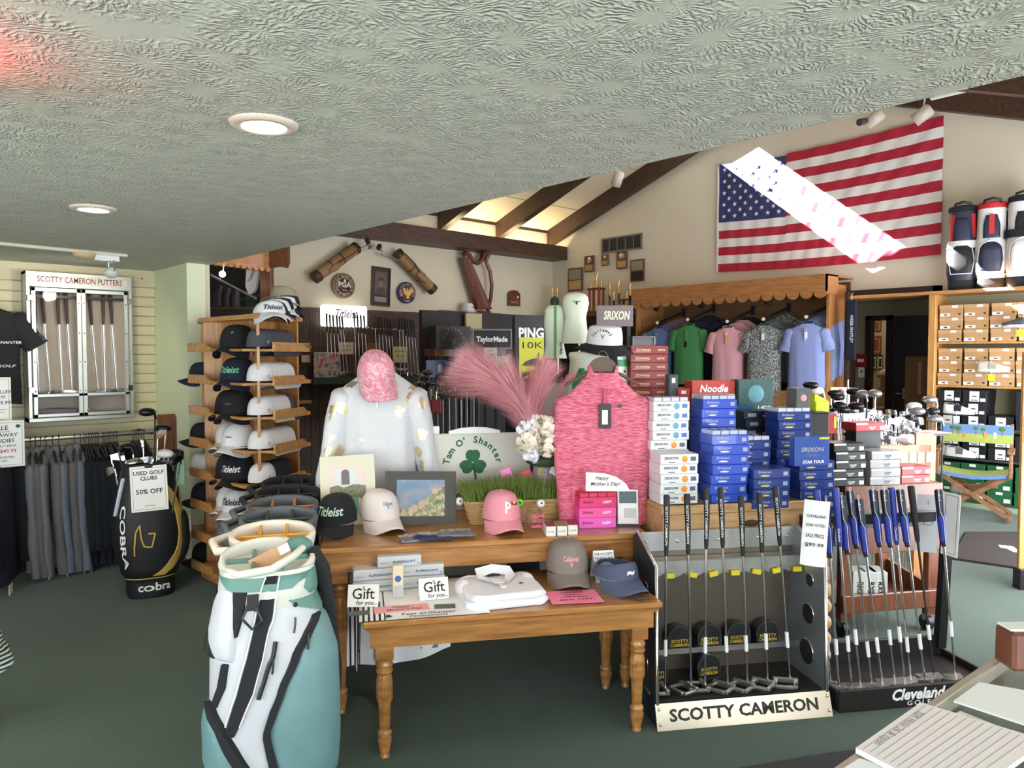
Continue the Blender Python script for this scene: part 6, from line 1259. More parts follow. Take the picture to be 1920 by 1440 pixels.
def trophy(label,px,ytop,x,kind):
 c=fpt(px,592,x);zt2=fpt(px,ytop,x).z;H=zt2-zt;t=thing('trophy',label,'trophy',(x,c.y,zt),R9,'trophies in the corner')
 if kind=='tower':
  obj('base',MB().box(-.13,.13,-.08,.08,0,.05,b=.004),CHERRY,t);obj('platform',MB().box(-.13,.13,-.08,.08,H*.58,H*.62,b=.004),CHERRY,t)
  for sx in (-.1,.1):
   for sy in (-.05,.05):obj('column',MB().lathe([(.018,.05),(.018,H*.58)],10,c=(sx,sy)),mat('trophy_red',srgb(150,40,40),.25,.4),t)
  obj('centre_column',MB().lathe([(.014,.05),(.014,H*.58)],10),GOLD,t);obj('figure',MB().tube([(0,0,H*.62),(.01,0,H*.7),(-.01,0,H*.8),(.01,0,H*.9),(.03,0,H)],[.03,.018,.026,.016,.006],8),GOLD,t)
  for s in (-.1,.1):obj('side_figure',MB().tube([(s,0,H*.62),(s,0,H*.7),(s+.01,0,H*.78)],[.016,.016,.008],8),GOLD,t)
 elif kind=='cup':
  obj('base',MB().lathe([(.06,0),(.06,.03),(.05,.04)],4),CHERRY,t);obj('cup',MB().lathe([(.03,.04),(.012,.08),(.012,H*.4),(.05,H*.5),(.065,H*.72),(.06,H*.75),(.02,H*.8),(.012,H*.9),(.02,H*.95),(.004,H)],14),GOLD,t)
  for s in (-1,1):obj('handle',MB().tube([(s*.05,0,H*.52),(s*.1,0,H*.58),(s*.1,0,H*.7),(s*.06,0,H*.74)],.006,6),GOLD,t)
 else:
  obj('base',MB().box(-.05,.05,-.04,.04,0,.05,b=.004),BLACK if kind=='black' else CHERRY,t);obj('column',MB().lathe([(.025,.05),(.018,.07),(.018,H*.55),(.03,H*.57)],10),GREYM if kind=='black' else mat('trophy_green',srgb(50,80,66),.3,.3),t);obj('figure',MB().tube([(0,0,H*.56),(.005,0,H*.7),(-.008,0,H*.82),(.008,0,H*.92),(.02,0,H)],[.025,.016,.022,.016,.005],8),GOLD,t)
for args in (('slender trophy with square plate, leftmost in the corner',1035,536,8.95,'thin'),('slim gold trophy second from left in the corner',1045,536,9.0,'thin'),('tall red columned trophy tower topped by a gold figure',1118,510,8.95,'tower'),('small gold figure trophy right of the red tower',1143,528,9.0,'black'),('gold figure trophy on a black two-tier base',1160,523,8.95,'black'),('gold figure trophy at the right end beside the scalloped cornice',1181,530,8.95,'thin'),('low gold trophy between the figures',1151,545,8.9,'thin'),('red columned trophy half hidden behind the restroom sign',1175,545,9.05,'tower')):trophy(*args)
c=fpt(1206,542,8.75);
t=thing('restroom_sign','oval wooden restroom sign below the trophies','sign',onx(1164,580,8.735),R9);Mx=Matrix.Rotation(PI/2,4,'X');obj('board',MB().loft([[(.15*s*math.cos(2*PI*k/24),.075*s*math.sin(2*PI*k/24),z) for k in range(24)] for s,z in ((1,-.01),(1,.01),(.96,.014))],M=Mx),wood('sign_wood',srgb(180,110,60),srgb(210,140,84),(3,12,12)),t);text('RESTROOM',.03,mat('burnt_letter',srgb(80,36,16),.6),t,(0,-.016,0),width=.23)
t,w,h=cardd('grey_brand_sign','grey sign with pale raised brand lettering on a post',1118,1186,573,612,5.4,mat('sign_grey',srgb(128,116,120),.5),rz=RC,depth=.02);text('SRIXON',.085,mat('letter_ivory',srgb(244,238,214),.4),t,(.012,-.022,h*.5),bold=.03,shear=.15,width=w*.72);obj('post',MB().box(.03,.05,-.015,-.0,-1.9,0),GREYM,t)
# FLAG WALL: FLAG, POLO UNIT, PASSAGE, SHOES
FR,FWH,FBL=mat('flag_red',srgb(176,34,58),.75,noise=.06,nscale=60),mat('flag_white',(.8,.79,.78),.75,noise=.03,nscale=60),mat('flag_blue',srgb(50,58,112),.75,noise=.06,nscale=60)
ft=[onx(1352,310,XF),onx(1772,232,XF)];fbm=[onx(1348,507,XF),onx(1769,487,XF)]
t=thing('flag','large fifty-star flag pinned flat on the right wall','flag',(XF-.03,ft[0].y,fbm[0].z),R9);FW,FH=ft[0].y-ft[1].y,ft[0].z-fbm[0].z
def flagp(u,v,off=0.0):
 top=FH*1.0-.0*u;sagt=-.16*(4*u*(1-u))**1.2*(u<2)*(.55 if u>.35 else .9)*0.55;zt_=FH+sagt+.02*u;zb_=-.03-.03*u+(-.03)*math.sin(u*PI)
 z=lerp(zb_,zt_,v);rip=.006*math.sin(60*u+9*(1-v)*u*4)+.004*math.sin(38*u-14*v);return (u*FW,-.012+rip-off,z)
for k in range(13):
 m_=FR if k % 2==0 else FWH;v0,v1=1-(k+1)/13,1-k/13;u0=.345 if k<7 else 0
 obj('stripe',MB().grid(lambda a,b,v0=v0,v1=v1,u0=u0:flagp(lerp(u0,1,a),lerp(v0,v1,b)),110 if u0==0 else 76,3),m_,t)
ca=obj('canton',MB().grid(lambda a,b:flagp(a*.345,lerp(6/13,1,b)),44,16),FBL,t)
mb=MB()
star=[(math.cos(PI/2+k*PI/5)*(1 if k % 2==0 else .4),math.sin(PI/2+k*PI/5)*(1 if k % 2==0 else .4)) for k in range(10)]
for r in range(9):
 nc=6 if r % 2==0 else 5
 for c_ in range(nc):
  u=.345*((c_*2+1+(r % 2))/12);v=1-(7/13)*((r+1)/10);p=flagp(u,v,.004);ss=.036
  obj('star',MB().add([(p[0]+x*ss,p[1]-.001,p[2]+z*ss) for x,z in star]+[(p[0],p[1]-.003,p[2])],[(i,(i+1) % 10,10) for i in range(10)]),WHITEP,ca)
obj('header_band',MB().box(-.03,0,-.012,-.006,-.03,FH-.01),WHITEP,t)
for z in (.0,FH-.03):obj('grommet',MB().sphere((-.015,-.013,z),.008,8,5),GOLD,t)
for px,py,lab,lit in ((1640,222,'white cylinder spotlight at the left above the flag',0),(1730,215,'lit white spotlight at the right above the flag',1),(1158,335,'white cylinder spotlight on the rafter near the corner',0)):
 p=onx(px,py,8.9 if px>1200 else 8.0);t=thing('spotlight',lab,'spotlight',p,RC);Mx=Matrix.Rotation(.9 if px>1200 else .3,4,'Y') @ Matrix.Rotation(.5,4,'X')
 obj('can',MB().lathe([(.06,-.1),(.072,-.098),(.072,.08),(.05,.1)],18,Mx),mat('lamp_can',srgb(206,196,188),.4),t);obj('face',MB().lathe([(.058,-.095),(.03,-.09),(.001,-.088)],18,Mx),mat('flood_glow',(1,.9,.74),.4,emit=8) if lit else CAPC,t)
 obj('yoke',MB().tube([(0,0,.06),(.02,0,.16),(-.0,0,.22),(.0,.05,.26)],.008,6),WHITE,t)
 if not lit and px>1200:obj('camera_head',MB().tube([(-.1,0,-.03),(-.2,-.05,-.06)],[.035,.04],12),CAPC,t)
p=onx(1720,192,8.6);t=thing('light_track','white light track fixed along the dark ridge beam','track light',onx(1745,182,8.7),R9);obj('track',MB().box(0,1.3,-.03,.03,-.03,.02,b=.004),WHITE,t);obj('clip',MB().box(.5,.53,-.035,.035,.0,.05),BLACK,t)
q=onx(1330,283,9.0)
# polo unit with scalloped cornice
X0,YL,YR2=8.6,6.78,3.93;ZC=2.54
t=thing('polo_display_unit','tall honey oak wall unit with scalloped cornice for polo shirts','display unit',(X0,YL,0),R9);Wd=YL-YR2;D_=XF-X0-.005
PO=wood('polo_unit_oak',srgb(150,96,54),srgb(186,128,78),(1.2,12,12));POV=wood('polo_unit_oak_v',srgb(150,100,58),srgb(186,132,82),(12,12,1.2))
nsc=17;obj('cornice',MB().prism(scallop(nsc,Wd/2/nsc,.2),-.02,.0,Matrix.Translation((0,0,ZC-.2))),PO,t)
obj('cornice_return',MB().prism(scallop(4,(D_*.42)/8,.2),-.0,.02,Matrix.Translation((Wd,-.02,ZC-.2)) @ Matrix.Rotation(PI/2,4,'Z')),PO,t)
obj('top_board',MB().box(0,Wd,0,D_,ZC-.02,ZC-.001),PO,t)
obj('side_panel',MB().box(0.02,.05,.05,D_,0,ZC-.1),POV,t);obj('side_panel',MB().prism([(0,0),(0,1.05),(.1,1.25),(.1,ZC-.1),(.56,ZC-.1),(.56,0)],0,.03,Matrix.Translation((Wd-.02,.1-.12,0)) @ Matrix.Rotation(PI/2,4,'Z')),POV,t)
obj('back_panel',MB().box(.05,Wd-.03,D_-.02,D_-.005,0,ZC-.05),wood('polo_back',srgb(104,78,50),srgb(130,98,64),(1,12,12)),t)
obj('base_shelf',MB().box(.05,Wd-.03,.0,D_-.02,1.12,1.16),POV,t);obj('base_front',MB().box(.05,Wd-.03,.04,.06,0,1.12),POV,t)
for k,f in enumerate((.12,.38,.72)):
 p=(X0+.12,YL-Wd*f,ZC-.26);tt=thing('cornice_spot','black spotlight tucked under the cornice, %s from the left' % ORD[k],'spotlight',p,R9);Mx=Matrix.Rotation(.5,4,'Y');obj('can',MB().lathe([(.035,-.06),(.04,-.055),(.035,.06)],12,Mx),BLACK,tt);obj('stem',MB().tube([(0,0,.05),(0,0,.24)],.008,6),BLACK,tt)
PATT=bpy.data.materials.new('grey_white_print');PATT.use_nodes=True;nt=PATT.node_tree;tcn=nd(nt,'ShaderNodeTexCoord');vo=nd(nt,'ShaderNodeTexVoronoi');vo.inputs['Scale'].default_value=70;nt.links.new(tcn.outputs['Object'],vo.inputs['Vector']);rp=nd(nt,'ShaderNodeValToRGB');rp.color_ramp.elements[0].position=.35;rp.color_ramp.elements[1].position=.5;rp.color_ramp.elements[0].color=(*srgb(196,198,196),1);rp.color_ramp.elements[1].color=(*srgb(88,96,98),1);nt.links.new(vo.outputs['Distance'],rp.inputs['Fac']);nt.links.new(rp.outputs['Color'],nt.nodes['Principled BSDF'].inputs['Base Color']);nt.nodes['Principled BSDF'].inputs['Roughness'].default_value=.9;MATS['grey_white_print']=PATT
def fab(n,c):return mat(n,c,.9,noise=.08,nscale=150,bump=.1,bscale=400)
SB,GR,PK,PW_,NV,LI,RD=fab('polo_steel',srgb(92,108,150)),fab('polo_green',srgb(64,128,76)),fab('polo_pink',srgb(216,160,172)),fab('polo_periwinkle',srgb(140,152,206)),fab('polo_navy',srgb(30,34,52)),fab('polo_lilac',srgb(150,112,124)),fab('polo_slate',srgb(112,126,160))
GRC=fab('polo_grey_collar',srgb(96,104,106));BLC=fab('polo_blue_collar',srgb(86,98,170))
sets=[(1233,612,'steel blue',SB,None,[SB,SB,LI,LI,LI,LI]),(1290,606,'green',GR,None,[NV,NV,NV]),(1364,610,'pink',PK,None,[PK,PK,NV]),(1432,606,'grey printed',PATT,GRC,[GRC,GRC,PATT,PATT]),(1512,602,'periwinkle blue',PW_,BLC,[RD,PW_,PW_,RD,RD])]
for k,(px,py,nm,m_,cm_,beh) in enumerate(sets):
 c=onx(px,py,X0+.02)
 tt=thing('face_out_arm','black slanted garment arm carrying the %s polo' % nm,'rack arm',(XF-.04,c.y,c.z+.22),R9);dz=.16
 obj('arm',MB().tube([(0,0,0.0),(0,-(D_-.06),-.17)],.016,6),BLACK,tt);obj('wall_plate',MB().box(-.03,.03,-.01,.01,-.06,.06,b=.003),BLACK,tt);obj('end_disc',MB().lathe([(.022,0),(.022,.008)],12,Matrix.Translation((0,-(D_-.05),-.17)) @ Matrix.Rotation(PI/2,4,'X')),WHITEP,tt)
 tt=thing('polo_shirt','%s polo shirt at the front of the %s arm in the wall unit' % (nm,ORD[k]),'polo shirt',(X0+.04,c.y,c.z-.03),R9+.12,'polo shirts in the wall unit');shirt(tt,.46,.8 if k not in (3,) else .86,.07,m_,'short',15,seed=k,fold=.008,cm=cm_)
 obj('hang_tag',MB().box(-.02,.02,-.096,-.093,-.3,-.22) if k<2 else MB().box(-.0,.035,-.09,-.087,-.18,-.1),(BLACK,BLACK,mat('tag_yellow',srgb(206,186,70),.6),WHITEP,WHITEP)[k],tt)
 hanger('shirt_hanger','black hanger under the front %s polo' % nm,(X0+.04,c.y,c.z+.07),R9+.12,'hangers in the polo unit',.36,BLACK)
 for j,bm_ in enumerate(beh):
  d_=(j+1)*(.52/max(len(beh),1))*.9+.05;tt=thing('polo_shirt','%s polo hanging %s behind the front %s one' % ({SB:'steel blue',LI:'lilac',NV:'navy',PK:'pink',GRC:'dark grey',PATT:'grey printed',RD:'slate blue',PW_:'periwinkle'}[bm_],ORD[j],nm),'polo shirt',(X0+.04+d_,c.y-.0,c.z-.03+d_*.3),R9+.12,'polo shirts in the wall unit')
  low_shirt(tt,.46,.76,.035,bm_,j)
  # dark name banner beside the unit
c=onx(1595,676,8.75);t=thing('name_banner','narrow navy garment cover with white lettering beside the polo unit','garment bag',(8.75,c.y,c.z),R9);h=onx(1595,562,8.75).z-c.z;obj('cover',MB().box(-.06,.06,-.02,.02,0,h,b=.015),NAVYF,t);text('WEBB WHTLEY',.05,WHITEP,t,(.01,-.021,h*.52),roll=-PI/2,width=h*.46);obj('hook',MB().tube([(0,0,h),(0,0,h+.06),(.02,0,h+.08)],.005,6),STEEL,t)
obj('fixture_post',MB().box(-.1,-.06,.05,.12,-1.0-c.z+1.0,h+.1),DKBEAM,t)
# passage behind the wall opening
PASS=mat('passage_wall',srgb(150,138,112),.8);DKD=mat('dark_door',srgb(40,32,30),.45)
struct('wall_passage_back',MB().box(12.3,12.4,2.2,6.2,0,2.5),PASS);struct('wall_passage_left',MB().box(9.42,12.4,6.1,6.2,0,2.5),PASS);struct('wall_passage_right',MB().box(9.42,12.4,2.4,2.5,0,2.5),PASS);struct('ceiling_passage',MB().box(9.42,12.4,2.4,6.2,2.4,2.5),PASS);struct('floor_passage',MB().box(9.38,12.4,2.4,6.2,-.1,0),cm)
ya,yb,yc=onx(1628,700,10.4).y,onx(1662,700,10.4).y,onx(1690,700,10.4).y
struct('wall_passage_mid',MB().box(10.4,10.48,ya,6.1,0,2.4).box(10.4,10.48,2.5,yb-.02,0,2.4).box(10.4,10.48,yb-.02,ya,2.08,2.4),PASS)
struct('trim_35',MB().box(10.36,10.5,ya-.03,ya+.03,0,2.12).box(10.36,10.5,yb-.08,yb,0,2.12).box(10.36,10.5,yb-.08,ya+.03,2.06,2.12),DKD)
struct('door_2',MB().box(10.3,10.36,2.55,yb-.12,.0,2.1,b=.004),DKD)
c=onx(1697,738,10.28);t=thing('door_handle_plate','silver lever handle on the dark passage door','door handle',c,R9);obj('plate',MB().box(-.03,.03,-.006,0,-.07,.07,b=.003),STEEL,t);obj('lever',MB().tube([(0,-.01,0),(0,-.04,0),(-.1,-.045,0)],.009,8),STEEL,t)
c=onx(1616,676,10.38);t=thing('fire_alarm','red fire alarm pull box on the passage wall','alarm',c,R9);obj('box',MB().box(-.07,.07,-.04,0,-.09,.09,b=.008),mat('alarm_red',srgb(150,36,36),.4),t);obj('pull_bar',MB().box(-.045,.045,-.05,-.04,-.02,.02,b=.004),WHITEP,t)
c=onx(1616,698,10.38);t=thing('light_switch','white switch plate below the red alarm box','switch',c,R9);obj('plate',MB().box(-.05,.05,-.012,0,-.07,.07,b=.004),WHITE,t);obj('toggle',MB().box(-.01,.01,-.025,-.012,-.005,.025,b=.003),INK,t)
for i,(x0,x1,y0,y1) in enumerate(((1630,1652,600,622),(1630,1652,630,665),(1629,1643,666,694),(1646,1654,666,694))):
 a,b=onx(x0,y1,12.25),onx(x1,y0,12.25);t=thing('hall_frame','framed certificate in the back room, %s from the top' % ORD[i],'picture',(12.28,(a.y+b.y)/2,a.z),R9);w,h=a.y-b.y,b.z-a.z;obj('frame',MB().box(-w/2,w/2,-.02,0,0,h,b=.004),(CHERRY,CHERRY,BLACK,BLACK)[i],t);obj('mount',MB().box(-w*.38,w*.38,-.023,-.02,h*.12,h*.88),(BRONZE,BRONZE,CREAMP,CREAMP)[i],t);obj('print',MB().box(-w*.3,w*.3,-.025,-.023,h*.2,h*.8),(CHERRY,CHERRY,BLACK,BLACK)[i],t)
c=onx(1647,712,11.4);px_,py_,pz_=c
person=bpy.data.meshes.new('body');V=[(0,.1,.5),(0,.08,.72),(.0,.0,.95),(0,-.06,1.06),(.0,-.12,1.13),(.02,-.15,1.22),(.02,-.15,1.3),
(-.17,-.02,.98),(-.22,-.16,.8),(-.1,-.36,.86),(-.06,-.44,.9),(.17,-.02,.98),(.24,-.16,.8),(.14,-.38,.82),(.1,-.46,.84),
(-.1,.06,.48),(-.13,-.34,.5),(-.13,-.34,.12),(-.13,-.46,.06),(.1,.06,.48),(.13,-.34,.5),(.13,-.34,.12),(.13,-.46,.06)]
E_=[(0,1),(1,2),(2,3),(3,4),(4,5),(5,6),(2,7),(7,8),(8,9),(9,10),(2,11),(11,12),(12,13),(13,14),(0,15),(15,16),(16,17),(17,18),(0,19),(19,20),(20,21),(21,22)]
person.from_pydata(V,E_,[])
RAD=[.15,.15,.15,.06,.055,.095,.085,.07,.05,.035,.035,.07,.05,.035,.035,.1,.075,.05,.045,.1,.075,.05,.045]
t=thing('person','person with grey hair and cream shirt leaning forward in the back room','person',(px_,py_,pz_-1.24),-PI*.15)
po=bpy.data.objects.new('body',person);col.objects.link(po);po.parent=t;person.materials.append(mat('skin',srgb(196,140,112),.6))
bm=bmesh.new();bm.from_mesh(person);ly=bm.verts.layers.skin.verify();bm.verts.ensure_lookup_table()
for i,r_ in enumerate(RAD):bm.verts[i][ly].radius=(r_,r_);bm.verts[i][ly].use_root=i==0
bm.to_mesh(person);bm.free()
po.modifiers.new('skin','SKIN');po.modifiers.new('sub','SUBSURF').levels=1;po.modifiers['sub'].render_levels=2
obj('hair',MB().sphere((.02,-.13,1.29),.115,16,10,(1,1.08,1),None,-.15),mat('hair_grey',srgb(150,134,112),.8,noise=.3,nscale=60),t);obj('shirt',MB().loft([sell(rx,ry,20,2.2,cy=cy,z=z) for rx,ry,cy,z in ((.2,.18,.1,.46),(.2,.19,.08,.7),(.22,.18,.02,.92),(.16,.13,-.03,1.03),(.09,.09,-.05,1.06))]),fab('shirt_cream',srgb(214,204,170)),t)
for s in (-1,1):obj('shirt_sleeve',MB().tube([(s*.14,0,.98),(s*.2,-.06,.9),(s*.235,-.16,.8)],[.09,.085,.075],12),MATS['shirt_cream'],t);obj('ear',MB().sphere((.02+s*.1,-.14,1.22),.025,8,6,(.4,.8,1.2)),MATS['skin'],t);obj('eye',MB().sphere((.02+s*.035,-.245,1.24),.012,8,6),INK,t)
obj('nose',MB().sphere((.02,-.26,1.21),.02,8,6,(.7,1,1.1)),MATS['skin'],t)
t=thing('stool','dark stool under the person in the back room','stool',(px_,py_,0),-PI*.15);hs=max(.3,pz_-1.24+.36);obj('seat',MB().lathe([(.17,hs-.04),(.17,hs)],20),DKD,t)
for a in range(4):obj('leg',MB().tube([(.13*math.cos(a*PI/2),.13*math.sin(a*PI/2),hs-.04),(.17*math.cos(a*PI/2),.17*math.sin(a*PI/2),0)],.014,8),DKD,t)
pl_=bpy.data.lights.new('back_room_lamp','POINT');pl_.energy=16;pl_.color=(1,.85,.65);pl_.shadow_soft_size=.15;o=bpy.data.objects.new('back_room_lamp',pl_);col.objects.link(o);o.location=(11.4,4.4,2.2)
c=onx(1722,755,9.9);t=carton('flat_parcel','flat brown cardboard parcel leaning in the passage',(9.95,c.y,c.z),R9,.34,.06,onx(1722,668,9.9).z-c.z,mat('cardboard_dim',srgb(130,100,66),.8),cat='parcel');obj('tape',MB().box(-.02,.02,-.032,-.03,.1,.5),mat('tape_tan',srgb(170,150,120),.5),t);t.location.z=0
for ch in t.children:ch.location.z=c.z
obj('support_crate',MB().box(-.17,.17,-.03,.03,0,c.z),MATS['cardboard_dim'],t)
# shoe wall
XS=8.85;YT=onx(1744,700,XS).y
SHO=wood('shoe_shelf_oak',srgb(176,124,66),srgb(206,156,94),(12,12,1.2));SHOB=mat('shelf_back_sage',srgb(150,146,120),.8)
t=thing('shoe_shelving','tall oak shoe shelving filled with boxes on the right wall','shelving',(XS,YT,0),R9);Ws=1.9
obj('post',MB().box(-.03,.04,0,.42,0,2.25,b=.004),SHO,t);obj('post',MB().box(Ws-.04,Ws,0,.42,0,2.25,b=.004),SHO,t);obj('top_board',MB().box(-.95,Ws,-.02,.44,2.25,2.285,b=.004),wood('shoe_top',srgb(170,116,66),srgb(200,146,92),(1.2,12,12)),t);obj('back_panel',MB().box(0,Ws,.41,.43,0,2.25),SHOB,t)
SZ=[1.735,1.27,.83,.5,.05]
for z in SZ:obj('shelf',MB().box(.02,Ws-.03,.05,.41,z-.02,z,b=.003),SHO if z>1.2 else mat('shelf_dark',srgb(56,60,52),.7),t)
obj('plinth',MB().box(-.3,Ws,-.1,.4,0,.03,b=.003),mat('plinth_sage',srgb(150,172,146),.7),t)
KR,BK,GN=mat('box_kraft',srgb(182,142,98),.75,noise=.05,nscale=30),mat('box_black',srgb(26,28,34),.5),mat('box_green',srgb(28,92,54),.55)
KRL=mat('box_kraft_lid',srgb(192,152,108),.75,noise=.05,nscale=30)
def heart():return [(.0,-.011),(.013,.002),(.012,.01),(.005,.011),(0,.006),(-.005,.011),(-.012,.01),(-.013,.002)]
def shoe_box(kind,label,loc,w=.228,h=.132):
 key=kind
 if key in SBX:return clone(SBX[key],label,loc,R9,'shoe boxes on the right wall')
 m_={'kraft':KR,'black':BK,'green':GN}[kind];t=thing('shoe_box',label,'shoe box',loc,R9,'shoe boxes on the right wall');obj('tray',MB().box(-w/2+.003,w/2-.003,0,.33,0,h-.004,b=.002),m_,t);obj('lid',MB().box(-w/2,w/2,-.003,.333,h*.7,h,b=.002),KRL if kind=='kraft' else m_,t)
 if kind=='kraft':obj('size_label',MB().box(-w*.46,-w*.04,-.0015,0,.012,.042),WHITEP,t);obj('lid_sticker',MB().box(.01,.065,-.0045,-.003,h*.76,h*.95),WHITEP,t);obj('heart_logo',MB().prism(heart(),-.0015,0,Matrix.Translation((w*.36,0,.032))),INK,t);obj('label_mark',MB().box(-w*.3,-w*.15,-.0025,-.0015,.02,.034),CAPC,t)
 elif kind=='black':obj('size_label',MB().box(-.045,.045,-.0045,-.003,.012,h-.014),WHITEP,t);obj('price_sticker',MB().box(w*.24,w*.45,-.0045,-.003,.012,.045),WHITEP,t);obj('shoe_print',MB().sphere((.0,-.0045,h*.5),.02,8,5,(1.3,.05,.35)),INK,t);obj('barcode',MB().box(-.03,.03,-.0055,-.0045,.02,.03),CAPC,t)
 else:obj('size_label',MB().box(w*.18,w*.44,-.0045,-.003,.02,.06),WHITEP,t);obj('price_sticker',MB().box(-.03,.03,-.0045,-.003,h*.74,h*.95),WHITEP,t)
 SBX[key]=t;return t
SBX={}
YC=lambda c_:YT-.17-c_*.243
names=['first','second','third','fourth']
rnd=random.Random(8)
for s_i,(z,kind,lev) in enumerate(((SZ[0],'kraft','top shelf'),(SZ[1],'kraft','second shelf'),(SZ[2],'black','third shelf'),(SZ[3]+.0,'black','fourth shelf'),(SZ[4],'green','lowest shelf'))):
 for r in range(3 if s_i not in (3,) else 2):
  for c_ in range(4 if s_i not in (4,) else 4):
   if s_i==2 and r>0 and c_==2:continue
   shoe_box(kind,'%s shoe box on the %s, row %s up, %s column' % (kind,lev,('one','two','three')[r],names[c_]),(XS+.06+rnd.uniform(-.005,.02),YC(c_)+rnd.uniform(-.008,.008),z+r*.1325+.0005))
SM={}
def shoe(label,px,py,x,m_,trim,rz=0.0,tagm=None,sole=None):
 c=onx(px,py,x);t=thing('golf_shoe',label,'shoe',c,R9+rz,'display shoes')
 L_=.29;out=[]
 for k in range(25):
  a=2*PI*k/24;xx=math.cos(a);w=.045*(1+.18*xx) if xx>-.2 else .038;out.append((L_/2*xx,w*math.sin(a)))
 out=out[:-1];obj('sole',MB().loft([[(x_*1.0,y_,0) for x_,y_ in out],[(x_*1.03,y_*1.05,.012) for x_,y_ in out],[(x_*1.01,y_*1.02,.028+.006*(x_<-.06)) for x_,y_ in out]]),sole or WHITE,t)
 up=[]
 for x_,w,h in ((-.142,.012,.06),(-.135,.028,.085),(-.11,.034,.092),(-.06,.036,.085),(-.02,.037,.082),(.02,.041,.066),(.06,.045,.05),(.1,.042,.04),(.13,.028,.032),(.146,.008,.026)):
  up.append([(x_,w*math.cos(a)*(1 if math.sin(a)<.3 else .8),.022+h*max(0,math.sin(a))**.7) for a in [PI*k/10 for k in range(11)]])
 obj('upper',MB().loft(up,cap=False,closed=False),m_,t)
 obj('opening',MB().sphere((-.075,0,.1),.05,14,8,(1.1,.5,.18)),trim,t);obj('saddle',MB().loft([[(x_,1.05*w*math.cos(a),.022+h*1.03*max(0,math.sin(a))**.7) for a in [PI*k/10 for k in range(11)]] for x_,w,h in ((-.03,.037,.083),(.0,.039,.075),(.035,.042,.06))],cap=False,closed=False),trim,t)
 for k in range(4):obj('lace',MB().tube([(-.02+.018*k,-.018,.1-.009*k),(-.014+.018*k,0,.107-.009*k),(-.02+.018*k,.018,.1-.009*k)],.0025,5),WHITEP,t)
 if tagm is not None:obj('price_tag',MB().box(-.03,.03,-.06,-.057,-.09,-.02,b=.001),tagm,t);obj('tag_string',MB().tube([(0,-.058,-.02),(0,-.05,.04)],.0015,4),WHITEP,t)
 obj('shoe_perch',MB().box(-.06,.06,-.02,XF-x-.42+.1,-.012,0,b=.002),mat('clear_perch',(.9,.9,.9),.1,trans=.8,alpha=.4),t)
 return t
YEL=mat('tag_bright_yellow',srgb(236,214,50),.6)
shoe('dark grey running shoe with yellow tag on the top shelf',1910,614,8.75,mat('shoe_grey',srgb(90,92,104),.8),CAPC,PI*.0+PI,YEL);shoe('beige knit golf shoe with yellow tag on the second shelf',1862,697,8.72,mat('shoe_beige',srgb(206,200,190),.8),mat('shoe_beige_dark',srgb(170,164,156),.8),0,YEL);shoe('white saddle golf shoe with navy panel on the third shelf',1797,776,8.66,WHITEF,CAPN,0,WHITEP);shoe('white golf shoe seen under the chair back',1800,856,8.66,WHITEF,CAPG,0);shoe('white and black golf shoe on the lowest shelf behind the chair',1812,925,8.66,WHITEF,CAPB,0)
# golf bags standing on top of the shelving
RED=mat('bag_red',srgb(190,40,46),.5);BGW=mat('bag_white_vinyl',srgb(226,224,226),.45);BGN=mat('bag_navy',srgb(36,42,64),.5)
def top_bag(label,px,base,trim,coll,accent,H=.87):
 c=onx(px,543,9.02);t=thing('cart_bag',label,'golf bag',(9.02,c.y,2.286),R9+.25,'golf bags above the shoes');g=Bag([(0,.12,.1,0,0),(.04,.13,.11,0,0),(.12,.13,.11,0,0),(.16,.145,.13,0,-.01),(.4,.15,.14,0,-.015),(.55,.135,.12,0,0),(H-.04,.13,.115,0,0)])
 g.body(t,base,n=32,nz=18);bag_top(t,.135,.12,H,coll,BLACK,-.1,BLACK,.05,.01)
 g.panel(t,'front_pocket',accent,[(.17,-125,-62),(.3,-132,-52),(.42,-125,-58),(.48,-110,-75)],.006,bulge=.02);g.panel(t,'upper_pocket',trim,[(.52,-118,-62),(.66,-118,-62),(.76,-108,-75)],.008,bulge=.01);g.line(t,'piping',WHITEP,[(-126,.17),(-134,.3),(-125,.44),(-92,.5),(-60,.44),(-50,.3),(-60,.17),(-126,.17)],.005,.008)
 g.panel(t,'side_panel',BLKF,[(.15,-38,20),(.5,-30,20),(.8,-20,20)],.006);g.panel(t,'base_band',BLKF,[(0.0,-180,0),(.13,-180,0)],.004);return t,g
t,g=top_bag('black, white and red cart bag leftmost above the shoe shelves',1803,BGN,BGN,BLKF,BLKF);g.panel(t,'red_flash',RED,[(.5,-150,-128),(.8,-140,-118)],.006);g.panel(t,'red_flash',RED,[(.55,-50,-32),(.8,-62,-35)],.006);g.panel(t,'white_belt',BGW,[(.44,-150,-35),(.52,-150,-35)],.014)
t,g=top_bag('white cart bag with red rim in the middle above the shoe shelves',1857,BGW,BGN,RED,BGN);g.panel(t,'red_stripe',RED,[(.56,-95,-85),(.76,-95,-85)],.024);g.text(t,'Callaway',WHITEP,.06,-8,.35,.012,.25,True)
t,g=top_bag('white stand bag with black strap at the right frame edge above the shoes',1916,BGW,BLKF,BLKF,BGW,.9);g.panel(t,'black_strap',BLKF,[(.5,-175,-60),(.58,-175,-60)],.03)
